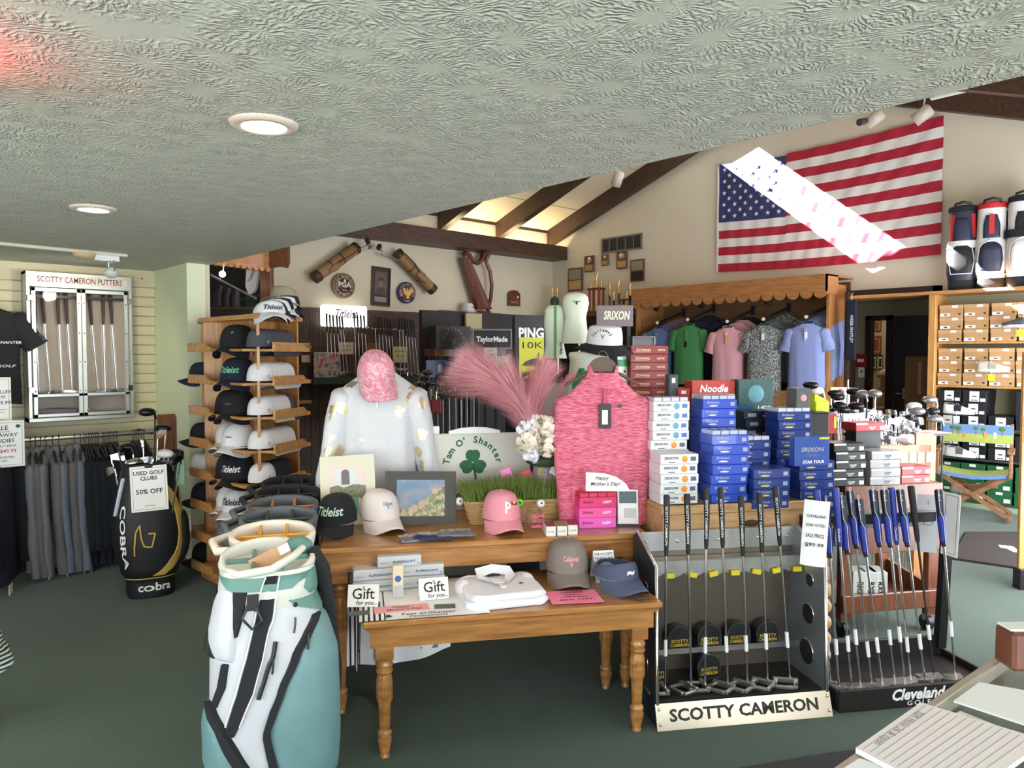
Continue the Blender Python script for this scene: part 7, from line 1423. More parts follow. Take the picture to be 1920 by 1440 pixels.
# director chair with golf print
c=onz(1826,968,0);t=thing('director_chair','folding wooden director chair with golf-scene canvas before the shoe boxes','chair',(8.3,onx(1826,900,8.3).y,0),R9+.22)
CW=wood('chair_wood',srgb(112,76,48),srgb(150,106,70),(3,3,12));GS=mat('canvas_sky',srgb(92,124,170),.8);GG=mat('canvas_green',srgb(150,160,80),.8,noise=.2,nscale=30)
hw,hd,sz_=.3,.2,.46
for s in (-1,1):
 obj('back_post',MB().box(s*hw-.014,s*hw+.014,hd-.03,hd,sz_,.92,b=.004),CW,t);obj('arm_rest',MB().box(s*hw-.03,s*hw+.03,-hd-.03,hd,.66,.685,b=.006),CW,t);obj('front_post',MB().box(s*hw-.014,s*hw+.014,-hd,-hd+.03,sz_,.66,b=.004),CW,t);obj('seat_rail',MB().box(s*hw-.016,s*hw+.016,-hd-.02,hd,sz_-.03,sz_+.01,b=.004),CW,t);obj('foot_rail',MB().box(s*hw-.018,s*hw+.018,-hd-.03,hd+.02,0.031,.055,b=.004),CW,t)
for y in (-hd+.02,hd-.05):
 for s in (-1,1):obj('cross_leg',MB().box(-.02,.02,0,.018,0,math.hypot(2*hw,sz_-.06),M=Matrix.Translation((-s*hw,y+.02*(s>0),.045)) @ Matrix.Rotation(s*math.atan2(2*hw,sz_-.06),4,'Y')),CW,t)
obj('brace',MB().box(-.2,.2,-.01,.012,.3,.33,b=.004),CW,t)
obj('seat_canvas',MB().grid(lambda u,v:(lerp(-hw,hw,u),lerp(-hd,hd,v),sz_+.012-.035*math.sin(PI*u)),16,4),GG,t);obj('seat_border',MB().grid(lambda u,v:(lerp(-hw,hw,u),-hd-.002,sz_+.012-.035*math.sin(PI*u)-.035*v),16,1),GS,t)
bk=obj('back_canvas',MB().box(-hw-.01,hw+.01,hd-.036,hd-.03,.72,.9,b=.002),GG,t);obj('sky_band',MB().box(-hw-.009,hw+.009,hd-.0375,hd-.036,.81,.899),GS,t)
for k,x in enumerate((-.2,-.15,0.0,.06,.22)):obj('tree_print',MB().sphere((x,hd-.0385,.865-.008*(k % 2)),.028-.006*(k in (2,3)),10,6,(1,.05,.8)),mat('tree_print',srgb(70,100,40),.8),t);obj('trunk_print',MB().box(x-.004,x+.004,hd-.039,hd-.0375,.8,.85),MATS['chair_wood'],t)
for x,m_ in ((-.1,srgb(180,120,60)),(.08,srgb(190,130,80)),(.16,srgb(230,230,225))):obj('golfer_print',MB().box(x-.012,x+.012,hd-.039,hd-.0365,.77,.83),mat('golfer_print_%d' % int(x*100),m_,.8),t)
# mat, paper, right edge post
a=onz(1795,1000,0);b=onz(1790,1050,0);t=thing('door_mat','dark brown entrance mat on the green carpet at right','mat',(0,0,0));P_=[onz(*q,0) for q in ((1812,999),(1935,999),(1935,1070),(1784,1048))];obj('pile',MB().plate([(q.x,q.y) for q in P_],.001,.012),mat('mat_brown',srgb(58,50,48),.95,noise=.3,nscale=200),t);ctr=sum(P_,Vector())/4;obj('border',MB().plate([(lerp(ctr.x,q.x,1.04),lerp(ctr.y,q.y,1.04)) for q in P_],.0005,.006),BLACK,t)
c=onz(1893,1032,0);t=thing('fallen_paper','small white paper lying on the entrance mat','paper',(c.x,c.y,.0125),.5);obj('sheet',MB().plate([(-.11,-.05),(.1,-.05),(.12,.05),(.03,.06),(.0,.02),(-.1,.0)],0,.001),WHITEP,t);obj('fold',MB().plate([(.03,.06),(.12,.05),(.1,.02)],.001,.003),WHITEP,t)
c=onz(1915,1104,0);t=thing('fixture_end_panel','oak fixture end panel at the right frame edge','fixture',(c.x,c.y,0),RC);obj('panel',MB().box(-.02,.3,0,.03,.0,1.62,b=.004),SHO,t);obj('foot',MB().box(-.03,.3,-.03,.05,0,.14,b=.004),BLACK,t);obj('sale_label',MB().box(-.015,.06,-.002,0,1.0,1.18),mat('label_red',srgb(206,60,70),.5),t)
# CENTRE-BACK BAGS AND HEADCOVERS
MINTW=mat('headcover_pale',srgb(206,216,196),.55,noise=.03,nscale=30);LGREEN=mat('stripe_green',srgb(60,140,70),.5)
def headcover(label,px,ytop,ymid,ybot,dep,wtop,wbot,text_s=None,stripe=False):
 p=W(px,ybot,dep);s=dep/1400;H=(ybot-ytop)*s;hm_=(ybot-ymid)*s;t=thing('headcover',label,'headcover',p,RC)
 a,b=wtop*s/2,wbot*s/2;prof=[(0,b*1.15,b*.8),(hm_*.5,b*.95,b*.75),(hm_*.92,b*.85,b*.7),(hm_*1.02,b*.9,b*.75),(hm_*1.15,a*.9,a*.72),((hm_+H)/2,a,a*.8),(H*.9,a*.93,a*.75),(H*.97,a*.7,a*.55),(H,a*.2,a*.2)]
 obj('knit_sock',MB().loft([sell(rx,ry,28,2.3,1,.002 if z<hm_*1.1 else 0,9,z=z) for z,rx,ry in prof]),MINTW,t)
 if stripe:obj('green_stripe',MB().box(-.008,.008,-a*.86,-a*.6,.0,H*.97,b=.002),LGREEN,t);obj('green_top',MB().sphere((0,0,H+.02),.03,10,8,(1,1,1.2)),mat('deep_green',srgb(20,50,38),.7),t)
 if text_s:text(text_s,.03,INK,t,(a*.55 if stripe else 0,-b*.86 if stripe else -a*.82,hm_*.6 if stripe else H*.78),roll=-PI/2 if stripe else 0,width=hm_*.7 if stripe else .05,bold=.03)
 obj('shaft',MB().tube([(b*.3,0,-.45),(b*.3,0,.05)],.006,6),STEEL,t);return t
headcover('pale headcover with green stripe and brand lettering behind the pampas',1040,572,640,672,4.95,40,40,'TaylorMade',True)
headcover('larger pale driver headcover with black emblem',1079,549,590,644,4.9,50,46,'T')
P=W(1048,720,4.85);P.z=0
t=thing('stand_bag','grey and black stand bag holding the pale headcovers','golf bag',P,RC+.1);g=Bag([(0,.11,.1,0,0),(.05,.12,.11,0,0),(.5,.13,.12,0,0),(1.05,.12,.11,0,0),(1.42,.11,.1,0,0)]);g.body(t,mat('bag_grey_nylon',srgb(176,178,178),.6),n=28,nz=12);bag_top(t,.115,.105,1.45,BLKF,BLACK,-.1,None,.04);g.panel(t,'white_base_panel',BGW,[(1.05,-150,-40),(1.15,-150,-40),(1.2,-150,-100)],.006);g.text(t,'Tay',INK,.09,-95,1.12,.01,.16,shear=.2)
P=W(985,735,5.4);P.z=0;t=thing('black_bag','black golf bag half hidden behind the pampas plumes','golf bag',P,RC+.4);g=Bag([(0,.13,.12,0,0),(.6,.15,.13,0,0),(1.3,.14,.12,0,0)]);g.body(t,BLKF,n=24,nz=8);bag_top(t,.15,.13,1.36,CAPC,BLACK,-.5,BLACK,.05)
P=W(1122,720,4.55);P.z=0
t=thing('cart_bag','white and green cart bag with a bucket hat on top, behind the pullover','golf bag',P,RC+.15);g=Bag([(0,.14,.12,0,0),(.3,.16,.14,0,0),(1.0,.17,.15,0,0),(1.4,.185,.15,0,0),(1.58,.17,.14,0,0)]);g.body(t,mat('bag_mint_white',srgb(222,228,210),.5),n=36,nz=16);BG=mat('bag_kelly',srgb(44,140,88),.5)
g.panel(t,'green_panel',BG,[(1.3,-150,-118),(1.42,-160,-112),(1.52,-140,-128)],.006);g.panel(t,'black_panel',BLKF,[(1.3,-118,-92),(1.4,-112,-95),(1.45,-100,-96)],.007);g.panel(t,'green_collar',BG,[(1.53,-105,-20),(1.57,-105,-20)],.006)
bag_top(t,.175,.145,1.6,MATS['bag_mint_white'],BG,-.05,None,.05);g.panel(t,'strap',BLKF,[(1.36,-86,-72),(1.6,-86,-72)],.014)
for a in (-135,-120,-50):p_=g.S(math.radians(a),1.5,.004);obj('rivet',MB().sphere(p_,.007,8,5),INK,t)
c=W(1133,645,4.5);q=cap('white bucket hat with black logo resting on the green and white bag',c,RC-.1,OFFW,CAPB,style='bucket',cat='hat',sc_=1.28,roll=.06,tilt=.1);arc_text(q,'Callaway',.05,-.012,.02,150,40,.018,INK,-.087);text('V',.025,INK,q,(-.012,-.09,.04))
t,w,h=cardd('grey_cabinet','small grey appliance behind the bucket hat',1175,1216,632,668,5.6,mat('appliance_grey',srgb(90,88,92),.35),'appliance',rz=RC,depth=.25,frame=GREYM,fq=.012)
obj('stand',MB().box(-w/2,w/2,-.25,0,-(c.z-.0)+.2,0),BLACK,t)
for ch in t.children:
 if ch.name.startswith('stand'):
  zz=t.location.z;ch.data=MB().box(-w/2,w/2,-.25,-.0,-zz,-.001).mesh('stand');ch.data.materials.append(BLACK)
  # BALL CARTONS ON THE CRATE
DR=RT_
c0=W(1352,975,3.74);CZ=.89
t=thing('pale_crate','long pale wooden crate carrying the ball cartons','crate',(c0.x,c0.y,0),DR);cwid=.8
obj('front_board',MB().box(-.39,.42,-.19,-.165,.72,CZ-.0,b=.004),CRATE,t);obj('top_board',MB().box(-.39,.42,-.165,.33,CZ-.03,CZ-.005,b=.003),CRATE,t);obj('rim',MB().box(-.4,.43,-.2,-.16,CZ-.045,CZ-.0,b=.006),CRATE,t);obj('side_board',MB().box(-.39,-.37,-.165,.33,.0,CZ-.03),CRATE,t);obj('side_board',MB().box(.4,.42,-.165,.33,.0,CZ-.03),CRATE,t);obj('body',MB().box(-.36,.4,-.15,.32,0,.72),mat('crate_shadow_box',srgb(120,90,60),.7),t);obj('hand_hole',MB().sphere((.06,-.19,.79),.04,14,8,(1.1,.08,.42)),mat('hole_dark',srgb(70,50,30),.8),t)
SXW,SXB,SXN=mat('srixon_white',srgb(226,228,230),.35),mat('srixon_blue',srgb(24,70,190),.3,coat=.4),mat('srixon_navy',srgb(26,52,124),.3,coat=.4)
YELW=mat('oval_yellow',srgb(210,200,60),.4);OVW=mat('oval_white',srgb(214,216,222),.4);DKT=mat('dark_text',srgb(36,38,46),.5);SILT=mat('silver_text',srgb(160,164,180),.4,.3);ORG=mat('ball_orange',srgb(236,150,40),.35);BLY=mat('ball_blueyellow',srgb(90,160,190),.35)
CART={}
def ball_box(kind,label,loc,rz,group,open_top=False,flip=False):
 key=(kind,open_top)
 if key in CART:return clone(CART[key],label,loc,rz,group)
 m_={'w':SXW,'wo':SXW,'b':SXB,'n':SXN,'ny':SXN,'k':mat('chrome_black',srgb(34,36,36),.4),'s':mat('chrome_silver',srgb(150,150,152),.35),'r':mat('chrome_red',srgb(170,40,48),.4),'p':mat('pinnacle_red',srgb(140,46,40),.35,noise=.3,nscale=10),'t':mat('teal_carton',srgb(30,90,130),.35),'d':mat('dark_carton',srgb(28,36,56),.4)}[kind]
 w,d,h=(.235,.15,.05) if kind=='p' else (.19,.135,.0475)
 t=carton('ball_carton',label,loc,rz,w,d,h,m_,group)
 y=-d/2-.0008
 if kind in ('w','wo'):
  text('SRIXON',.016,DKT,t,(-.042,y,h*.6),bold=.03,shear=.15,width=.072);obj('ball_print',MB().lathe([(.016,0),(.001,.0008)],18,Matrix.Translation((.026,-d/2,h*.5)) @ Matrix.Rotation(PI/2,4,'X')),ORG if kind=='wo' else BLY,t);flat(t,'name_block',mat('block_grey',srgb(90,96,120),.5) if kind=='wo' else mat('block_blue',srgb(90,120,200),.5),.055,.082,h*.3,h*.72,-d/2);flat(t,'grade_bar',DKT,-.055,-.022,h*.16,h*.22,-d/2)
  if kind=='w':flat(t,'ball_half',YELW,.026,.0262,0.01,.011,-d/2)
 elif kind in ('b','n','ny'):
  text('Srixon',.018,SILT,t,(-.04,y,h*.68),bold=.02,shear=.2,width=.07);obj('oval',MB().sphere((-.036,-d/2,h*.32),.022,14,6,(1.15,.03,.2)),YELW if kind=='ny' else OVW,t);obj('grade_frame',MB().box(.058,.082,-d/2-.001,-d/2,h*.3,h*.7).box(.06,.08,-d/2-.0018,-d/2-.001,h*.34,h*.66),SILT,t)
 elif kind in ('k','s','r'):
  flat(t,'top_strip',mat('strip_pale',srgb(200,204,200),.4),-.094,-.02,h*.74,h*.96,-d/2);text('CHROME',.011,WHITEP if kind != 's' else DKT,t,(.01,y,h*.45),width=.045);text('SOFT',.011,WHITEP if kind != 's' else DKT,t,(.01,y,h*.24),width=.03);flat(t,'barcode',WHITEP,.06,.088,h*.14,h*.6,-d/2)
 elif kind=='p':
  text('PINNACLE',.018,mat('pinnacle_cream',srgb(232,210,190),.5),t,(-.04,y,h*.5),roll=PI,width=.09,bold=.03);text('RUSH',.016,MATS['pinnacle_cream'],t,(.075,y,h*.5),roll=PI,width=.05,bold=.03,shear=.2);flat(t,'swoosh_band',mat('pinnacle_gold',srgb(190,150,110),.4),-.1,.0,h*.22,h*.3,-d/2)
 else:flat(t,'end_label',SILT,-.07,-.02,h*.3,h*.7,-d/2);flat(t,'small_label',YELW if kind=='d' else OVW,.02,.06,h*.3,h*.5,-d/2)
 if open_top:
  for j in range(4):s_=obj('sleeve',MB().box(-.09+.0455*j,-.048+.0455*j,-.062,.062,h,h+.02,b=.002),mat('sleeve_lilac_white',srgb(196,198,214),.3) if kind != 'b' else mat('sleeve_pale_blue',srgb(176,186,220),.3),t);obj('ball_window',MB().box(-.082+.0455*j,-.056+.0455*j,-.03,.03,h+.02,h+.021),SXN if kind in ('w',) else mat('window_dark',srgb(60,66,90),.2),s_)
 CART[key]=t;return t
def stack(kind,words,px,dep,n,z0,open_top=False,rz=None,group=None,kinds=None,jit=.006):
 dep+=(.06+.199*(px-1352)/1400*3.6) if z0<.95 and px<1560 else 0
 c=W(px,900,dep);rnd=random.Random(px);rz=DR if rz is None else rz
 h=.0505 if kind=='p' else .048
 for k in range(n):
  kk=kinds[k] if kinds else kind
  ball_box(kk,'%s, %s from the bottom' % (words,ORD[k]),(c.x+rnd.uniform(-jit,jit)+TV.x*.0675,c.y+rnd.uniform(-jit,jit)+TV.y*.0675,z0+k*h+.0005),rz+rnd.uniform(-.025,.025),group or words+'s',open_top and k==n-1)
stack('wo','white ball carton with orange ball in the front white stack',1275,3.5,5,CZ)
stack('w','white ball carton in the tall back white stack',1256,3.66,10,CZ,True,kinds=['wo']*6+['w']*4)
stack('b','bright blue ball carton in the front blue stack',1369,3.5,7,CZ-.01,True)
stack('b','blue ball carton in the tall stack behind the white ones',1347,3.78,10,CZ,True)
stack('n','navy ball carton in the half-hidden middle stack',1412,3.66,6,CZ-.01,True)
stack('ny','navy ball carton in the low stack behind the putter grips',1447,3.46,4,CZ-.03)
stack('ny','navy ball carton in the tall right-hand stack',1488,3.76,9,CZ-.02,True)
stack('ny','navy ball carton in the stack below the upright box',1533,3.5,6,CZ-.1)
stack('t','teal ball carton behind the navy stacks',1384,4.2,4,1.12);stack('d','dark ball carton behind the tall navy stack',1425,4.1,4,1.1)
c=W(1400,900,4.15);t=thing('rear_riser','dark riser block under the rear ball cartons','riser',(c.x,c.y,0),DR);obj('block',MB().box(-.22,.32,-.03,.14,0,1.095,b=.004),BLACK,t);obj('top_board',MB().box(-.23,.33,-.035,.145,1.095,1.1,b=.002),BLACK,t)
c=W(1345,900,4.35);t=thing('tall_riser','dark riser block under the red and white ball boxes','riser',(c.x,c.y,0),DR);obj('block',MB().box(-.52,.4,.04,.35,0,1.29,b=.004),BLACK,t);obj('top_board',MB().box(-.53,.41,.03,.36,1.29,1.3,b=.002),BLACK,t)
stack('p','red ball carton in the stack behind the pullover shoulder',1214,4.47,7,1.3)
UPM=mat('startour_blue',srgb(44,78,160),.3,coat=.4)
def upright(name,label,px0,px1,py1,py0,dep,m_,rows_,d=.05,rz=None):
 c=W((px0+px1)/2,py1,dep);w=(px1-px0)/1400*dep;h=(py1-py0)/1400*dep;t=carton(name,label,c,DR if rz is None else rz,w,d,h,m_,cat='box')
 for r in rows_:text(r[0],r[1]*h,r[4],t,(r[2]*w,-d/2-.0016,r[3]*h),width=r[5]*w,shear=r[6] if len(r)>6 else 0,bold=.03,roll=r[7] if len(r)>7 else 0)
 return t,w,h
t,w,h=upright('upright_ball_box','upright blue ball box with silver brand lettering',1481,1553,872,817,3.66,UPM,[('SRIXON',.2,0,.55,SILT,.66,.15),('STAR TOUR',.14,.03,.13,WHITEP,.62,.2)])
for k in range(9):a=math.radians(20+17.5*k);obj('ray_print',MB().tube([(.0+.01*math.cos(a),-.0255,h*.28+.01*math.sin(a)),(.045*math.cos(a),-.0255,h*.28+.03*math.sin(a))],.0006,4),SILT,t)
flat(t,'corner_label',YELW,w*.2,w*.48,h*.9,h*.97,-.0255)
NR,NC=mat('noodle_red',srgb(196,62,52),.4),mat('noodle_cream',srgb(230,218,198),.5)
t,w,h=upright('long_soft_box','red and cream ball box with white script standing behind the cartons',1287,1373,772,713,4.32,NR,[('Noodle',.32,0,.74,WHITEP,.66,.2),('LONG AND SOFT',.18,0,.44,mat('noodle_brown',srgb(90,40,36),.5),.72)],.1);flat(t,'cream_band',NC,-w/2+.001,w/2-.001,h*.33,h*.58,-.0502);flat(t,'navy_band',NAVYF,-w/2+.001,w/2-.001,h*.28,h*.33,-.0502)
t,w,h=upright('soft_ball_box','dark teal ball box standing upside down behind the cartons',1374,1444,770,711,4.34,mat('soft_teal',srgb(60,92,92),.35,noise=.35,nscale=9),[('SOFT',.16,.22,.12,WHITEP,.4,0,PI)],.1);obj('ball_print',MB().lathe([(.05,0),(.04,.0015),(.001,.002)],20,Matrix.Translation((0,-.05,h*.55)) @ Matrix.Rotation(PI/2,4,'X')),mat('soft_ball_blue',srgb(90,150,160),.4,noise=.3,nscale=20),t)
t,w,h=upright('grey_ball_box','small grey box with a pink ball picture beside the woods',1482,1510,772,727,3.95,mat('box_smoke',srgb(84,88,88),.4),[],.1);obj('ball_print',MB().sphere((0,-.05,h*.6),.018,10,6,(1,.1,1)),PINK1,t);obj('side_label',MB().box(w/2,w/2+.001,-.04,.04,.0,h*.9),mat('pale_green_label',srgb(190,200,150),.5),t)
t,w,h=upright('lime_ball_box','lime green packet beside the grey box',1520,1548,773,752,4.05,mat('lime_pack',srgb(196,206,50),.5),[],.08);obj('fold_top',MB().prism([(-w/2,h),(w/2,h),(w/2-.01,h*1.15),(-w/2,h*1.7)],-.03,.03),MATS['lime_pack'],t)
t,w,h=upright('red_ball_box','small red box beside the sale sign',1530,1562,812,776,4.0,mat('red_pack',srgb(170,50,48),.4),[],.08);flat(t,'yellow_edge',YELW,w*.3,w*.45,h*.3,h*.9,-.0402);
stack('r','glossy red ball box behind the noodle box',1272,4.25,5,1.04) if False else None
for k,(x0,x1,y0,y1,m_,lab) in enumerate(((1250,1268,702,765,mat('glove_pack',srgb(70,74,82),.5),'grey glove packet beside the red carton stack'),(1266,1290,728,768,mat('glossy_red',srgb(170,30,34),.3),'plain glossy red carton behind the white stack'))):
 t,w,h=upright('glove_packet',lab,x0,x1,y1,y0,4.2,m_,[],.05);flat(t,'white_logo',WHITEP,-w*.2,w*.2,h*.75,h*.9,-.0252)
c=W(1500,900,3.95);t=thing('small_riser','dark riser carrying the small boxes behind the navy cartons','riser',(c.x,c.y,0),DR);zq=W(1500,772,3.95).z;obj('block',MB().box(-.08,.14,-.04,.2,0,zq-.006,b=.004),BLACK,t);obj('top_board',MB().box(-.085,.145,-.045,.205,zq-.006,zq-.001),BLACK,t)
# MAHOGANY TROLLEY WITH CHROME CARTONS
TZ=.87;c=W(1655,910,4.3);t=thing('ball_trolley','mahogany wheeled trolley under the black and silver cartons','trolley',(c.x,c.y,0),DR)
tw0,tw1=-.33,.3
obj('top_tray',MB().box(tw0,tw1,-.1,.35,TZ-.04,TZ-.001,b=.004),MAHOG,t);obj('top_front',MB().box(tw0,tw1,-.12,-.1,TZ-.14,TZ-.0,b=.004),MAHOG,t)
for x in (tw0,tw1-.07):
 for y in (-.1,.31):obj('post',MB().box(x,x+.07,y,y+.045,.1,TZ-.04,b=.004),MAHOG,t)
obj('mid_board',MB().box(tw0,tw1,-.11,-.09,.48,.62,b=.004),MAHOG,t)
obj('low_tray',MB().box(tw0,tw1,-.1,.33,.17,.19,b=.003),MAHOG,t);obj('low_front',MB().box(tw0,tw1,-.12,-.1,.15,.25,b=.004),MAHOG,t);obj('low_side',MB().prism([(-.1,.19),(.33,.19),(.33,.32),(-.1,.25)],0,.02,Matrix.Translation((tw1,0,0)) @ Matrix.Rotation(PI/2,4,'Z')),MAHOG,t)
for x in (tw0+.04,tw1-.04):
 for y in (-.06,.3):w_=obj('castor',MB().lathe([(.045,-.015),(.045,.015)],16,Matrix.Translation((x,y,.045)) @ Matrix.Rotation(PI/2,4,'Y')),BLACK,t);obj('fork',MB().box(x-.02,x+.02,y-.015,y+.015,.06,.12),STEEL,w_)
stack('k','black ball carton in the stack on the trolley',1594,4.12,5,TZ,group='black cartons on the trolley');stack('s','silver ball carton in the stack on the trolley',1661,4.15,4,TZ,group='silver cartons on the trolley');stack('r','red ball carton in the low stack at the trolley end',1716,4.22,2,TZ,group='red cartons on the trolley')
c=W(1618,806,4.35);ball_box('r','red ball carton lying behind the sale sign',(c.x,c.y,c.z),DR,'red cartons on the trolley')
t=thing('carton_riser','dark block under the red carton behind the sale sign','riser',(c.x,c.y,0),DR);obj('block',MB().box(-.08,.08,-.05,.05,TZ,c.z-.006),BLACK,t);obj('cap',MB().box(-.09,.09,-.06,.06,c.z-.006,c.z-.001),BLACK,t)
for k,(px,py) in enumerate(((1603,1172),(1623,1172),(1640,1170))):
 c=W(px,py,4.28);t=thing('tall_ball_box','white and green ball sleeve box on the lower tray, %s from the left' % ORD[k],'box',(c.x,c.y,.191),DR-.3,'ball boxes on the lower tray');obj('carton',MB().box(-.04,.04,-.07,.07,0,.17,b=.003),mat('rx_white',srgb(206,212,206),.4),t);obj('green_flash',MB().prism([(-.04,0),(.04,0),(.04,.03),(-.04,.015)],-.0715,-.07),mat('rx_green',srgb(90,150,60),.5),t);text('RXS',.045,INK,t,(.0,-.0722,.08),roll=-PI/2,width=.07,bold=.03)
t=sheet('table_sale_sign','small framed sale sign standing among the iron heads',W(1602,810,4.4),(-.05,-.02,DR+.1),.155,.11,mat('sale_white',srgb(206,212,214),.4),border=mat('sale_border',srgb(110,116,124),.5),thick=.006);text('SALE',.06,mat('sale_red',srgb(180,80,74),.5),t,(0,-.0045,.058),width=.095,bold=.0)
# iron bin on its wooden stand, woods around it
c=W(1728,985,4.95);t=thing('iron_stand','wooden bin stand with price strip holding the loose irons','rack',(c.x,c.y,0),DR-.1)
obj('end_panel',MB().prism([(-.05,0),(.09,0),(.09,W(1728,818,4.95).z),(.06,W(1728,812,4.95).z),(-.05,W(1728,812,4.95).z)],0,.03),POV,t);zb=W(1650,835,4.9).z
obj('bin_front',MB().box(-.75,.06,-.0,.02,zb-.16,zb,b=.003),POV,t);obj('bin_floor',MB().box(-.75,.06,.02,.55,zb-.16,zb-.14),POV,t);obj('bin_back',MB().box(-.75,.06,.53,.55,zb-.16,zb,b=.003),POV,t);obj('far_panel',MB().box(-.78,-.75,0,.55,0,zb),POV,t)
for k in range(6):obj('price_label',MB().box(-.28+.06*k,-.235+.06*k,-.004,0,zb-.12,zb-.05,b=.001),mat('label_white',srgb(190,184,172),.5),t)
rnd=random.Random(21);k=0
for r in range(6):
 for j in range(11):
  px=1562+j*14.5+r*3+rnd.uniform(-3,3)-(5-r)*0;py=818-(5-r)*9+j*1.5+rnd.uniform(-3,3)+(2 if r>3 else 0)
  if px>1718 or (px<1630 and r>2) :continue
  p0=W(px,py-14,4.95+.09*(5-r));p1=Vector((p0.x+rnd.uniform(-.05,.05),p0.y+rnd.uniform(-.05,.05),max(.06,p0.z-.95)))
  club('chrome iron standing head up in the wooden bin',p0,p1,'iron',RUBBER,CHROME,CHROME,'irons in the wooden bin',rnd.uniform(-.6,.6)+.6,with_grip=False);k+=1
WH=[DKHEAD,mat('head_white_pearl',srgb(200,200,204),.2),mat('head_silver',srgb(150,150,156),.2,.7)]
for i,(px,py,hk) in enumerate(((1515,722,0),(1545,733,1),(1562,745,0),(1580,738,0),(1548,762,0),(1572,762,0),(1590,768,0),(1608,735,0),(1625,740,2),(1641,738,2),(1618,762,0),(1700,762,1),(1712,770,2),(1722,785,0),(1740,772,0),(1757,750,2),(1768,785,2))):
 p0=W(px,py,5.2+.05*(i % 4));p1=Vector((p0.x+.05*((i % 3)-1),p0.y,max(.06,p0.z-1.05)));club('%s wood standing head up behind the irons, %s from left' % (('black','white','silver')[hk],ORD[i] if i<14 else ('third-last','second-last','last')[i-14]),p0,p1,'wood',RUBBER,STEEL if i % 2 else RUBBER,WH[hk],'woods behind the irons',.4+.5*(i % 4),with_grip=False)
t,w,h=cardd('white_flyer','white flyer with red round logo leaning by the polo unit',1556,1592,726,800,6.3,WHITE,rz=RC,depth=.006);obj('logo',MB().lathe([(.035,0),(.001,.001)],16,Matrix.Translation((.0,-.0065,h*.86)) @ Matrix.Rotation(PI/2,4,'X')),mat('logo_red',srgb(130,40,44),.5),t);text('Bridgestone',.02,INK,t,(0,-.007,h*.72),width=w*.7);obj('easel',MB().box(-.02,.02,-.0,.02,-t.location.z,h*.9),GREYM,t)
p=W(1588,800,6.2);t=thing('steel_pole','thin steel pole standing beside the white flyer','pole',(p.x,p.y,0));obj('rod',MB().tube([(0,0,0),(0,0,W(1588,712,6.2).z)],.008,8),STEEL,t);obj('foot',MB().lathe([(.09,0),(.09,.01),(.02,.02)],16),STEEL,t)
p=W(1752,812,5.0);t=thing('pink_sheet','pink paper sheet lying on the iron stand end','paper',(p.x,p.y,p.z),DR);obj('sheet',MB().box(-.1,.12,-.02,.18,0,.002),mat('pale_pink_paper',srgb(220,196,206),.7),t);obj('ledge',MB().box(-.1,.1,0,.18,-.02,-.001),BLACK,t)
# STEEL PUTTER RACK
A=onz(1230,1365,0);B=onz(1552,1337,0);RW=(B-A).length;RZ=math.atan2(B.y-A.y,B.x-A.x)
RU=(B-A).normalized();RV=Vector((-RU.y,RU.x,0))
t=thing('putter_rack','brushed steel putter rack with cut-out lettering on its base','putter rack',A,RZ)
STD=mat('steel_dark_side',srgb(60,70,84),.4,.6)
side=[(.05,0),(.35,0),(.31,.76),(.26,.79),(.03,.69),(.0,.1),(.0,0.0)]
for k,x in enumerate((0.0,RW-.012)):
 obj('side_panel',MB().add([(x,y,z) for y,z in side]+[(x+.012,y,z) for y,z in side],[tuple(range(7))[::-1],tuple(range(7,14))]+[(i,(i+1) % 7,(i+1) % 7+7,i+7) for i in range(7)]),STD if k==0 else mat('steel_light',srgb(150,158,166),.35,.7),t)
 for (y,z,r_) in ((.14,.56,.03),(.15,.4,.045),(.16,.22,.055)):
  sx_=-.0006 if k==0 else -.0006;mx=Matrix.Translation((x+(0 if k==0 else 0),y,z)) @ Matrix.Rotation(PI/2,4,'Y')
  obj('hole',MB().lathe([(r_,-.0008),(r_,.0128)],24,mx),INK,t);obj('hole_ring',MB().loft([[(rr*math.cos(2*PI*q/24),rr*math.sin(2*PI*q/24),zz) for q in range(24)] for rr,zz in ((r_,-.003),(r_*1.08,-.002),(r_*1.08,.014),(r_,.015))],cap=False,M=mx),CHROME,t)
 obj('edge_strip',MB().tube([(x+.006,.0,.1),(x+.006,.03,.69),(x+.006,.27,.79)],.008,6),CHROME,t)
obj('back_panel',MB().add([(.012,.34,.05),(RW-.012,.34,.05),(RW-.012,.29,.76),(.012,.29,.76),(.012,.345,.05),(RW-.012,.345,.05),(RW-.012,.295,.76),(.012,.295,.76)],[(0,1,2,3),(7,6,5,4),(0,1,5,4),(2,3,7,6)]),mat('steel_back',srgb(122,112,100),.42,.75),t)
def curved(z0,z1,y0,sag,notch=0):
 n=56
 def f(u,v):
  z=lerp(z0,z1,v)
  if notch and v==0:z -= .018*abs(math.sin(u*PI*8))
  return (lerp(.012,RW-.012,u),y0+sag*math.sin(PI*u),z)
 return MB().grid(f,n,1)
obj('top_band',curved(.69,.765,.275,.0,0).grid(lambda u,v:(lerp(.012,RW-.012,u),.277,lerp(.765-.035*math.sin(PI*((u*2) % 1)),.78,v)),40,1),STEEL,t);obj('putter_rail',curved(.6,.655,.215,-.008,1),STEEL,t);obj('rail_top',MB().box(.012,RW-.012,.21,.29,.655,.658),STEEL,t)
for k in range(8):obj('yellow_tab',MB().box(-.02,.02,-.012,.0,0,.022,M=Matrix.Translation((.03+k*(RW-.07)/7,.205-.008*math.sin(PI*k/7),.585)) @ Matrix.Rotation(.2*((k % 3)-1),4,'Y')),mat('tab_yellow',srgb(226,206,40),.5),t)
for x in (.05,.2,.4,.6,.75):obj('bolt',MB().sphere((x,.272,.735),.008,8,6),CHROME,t)
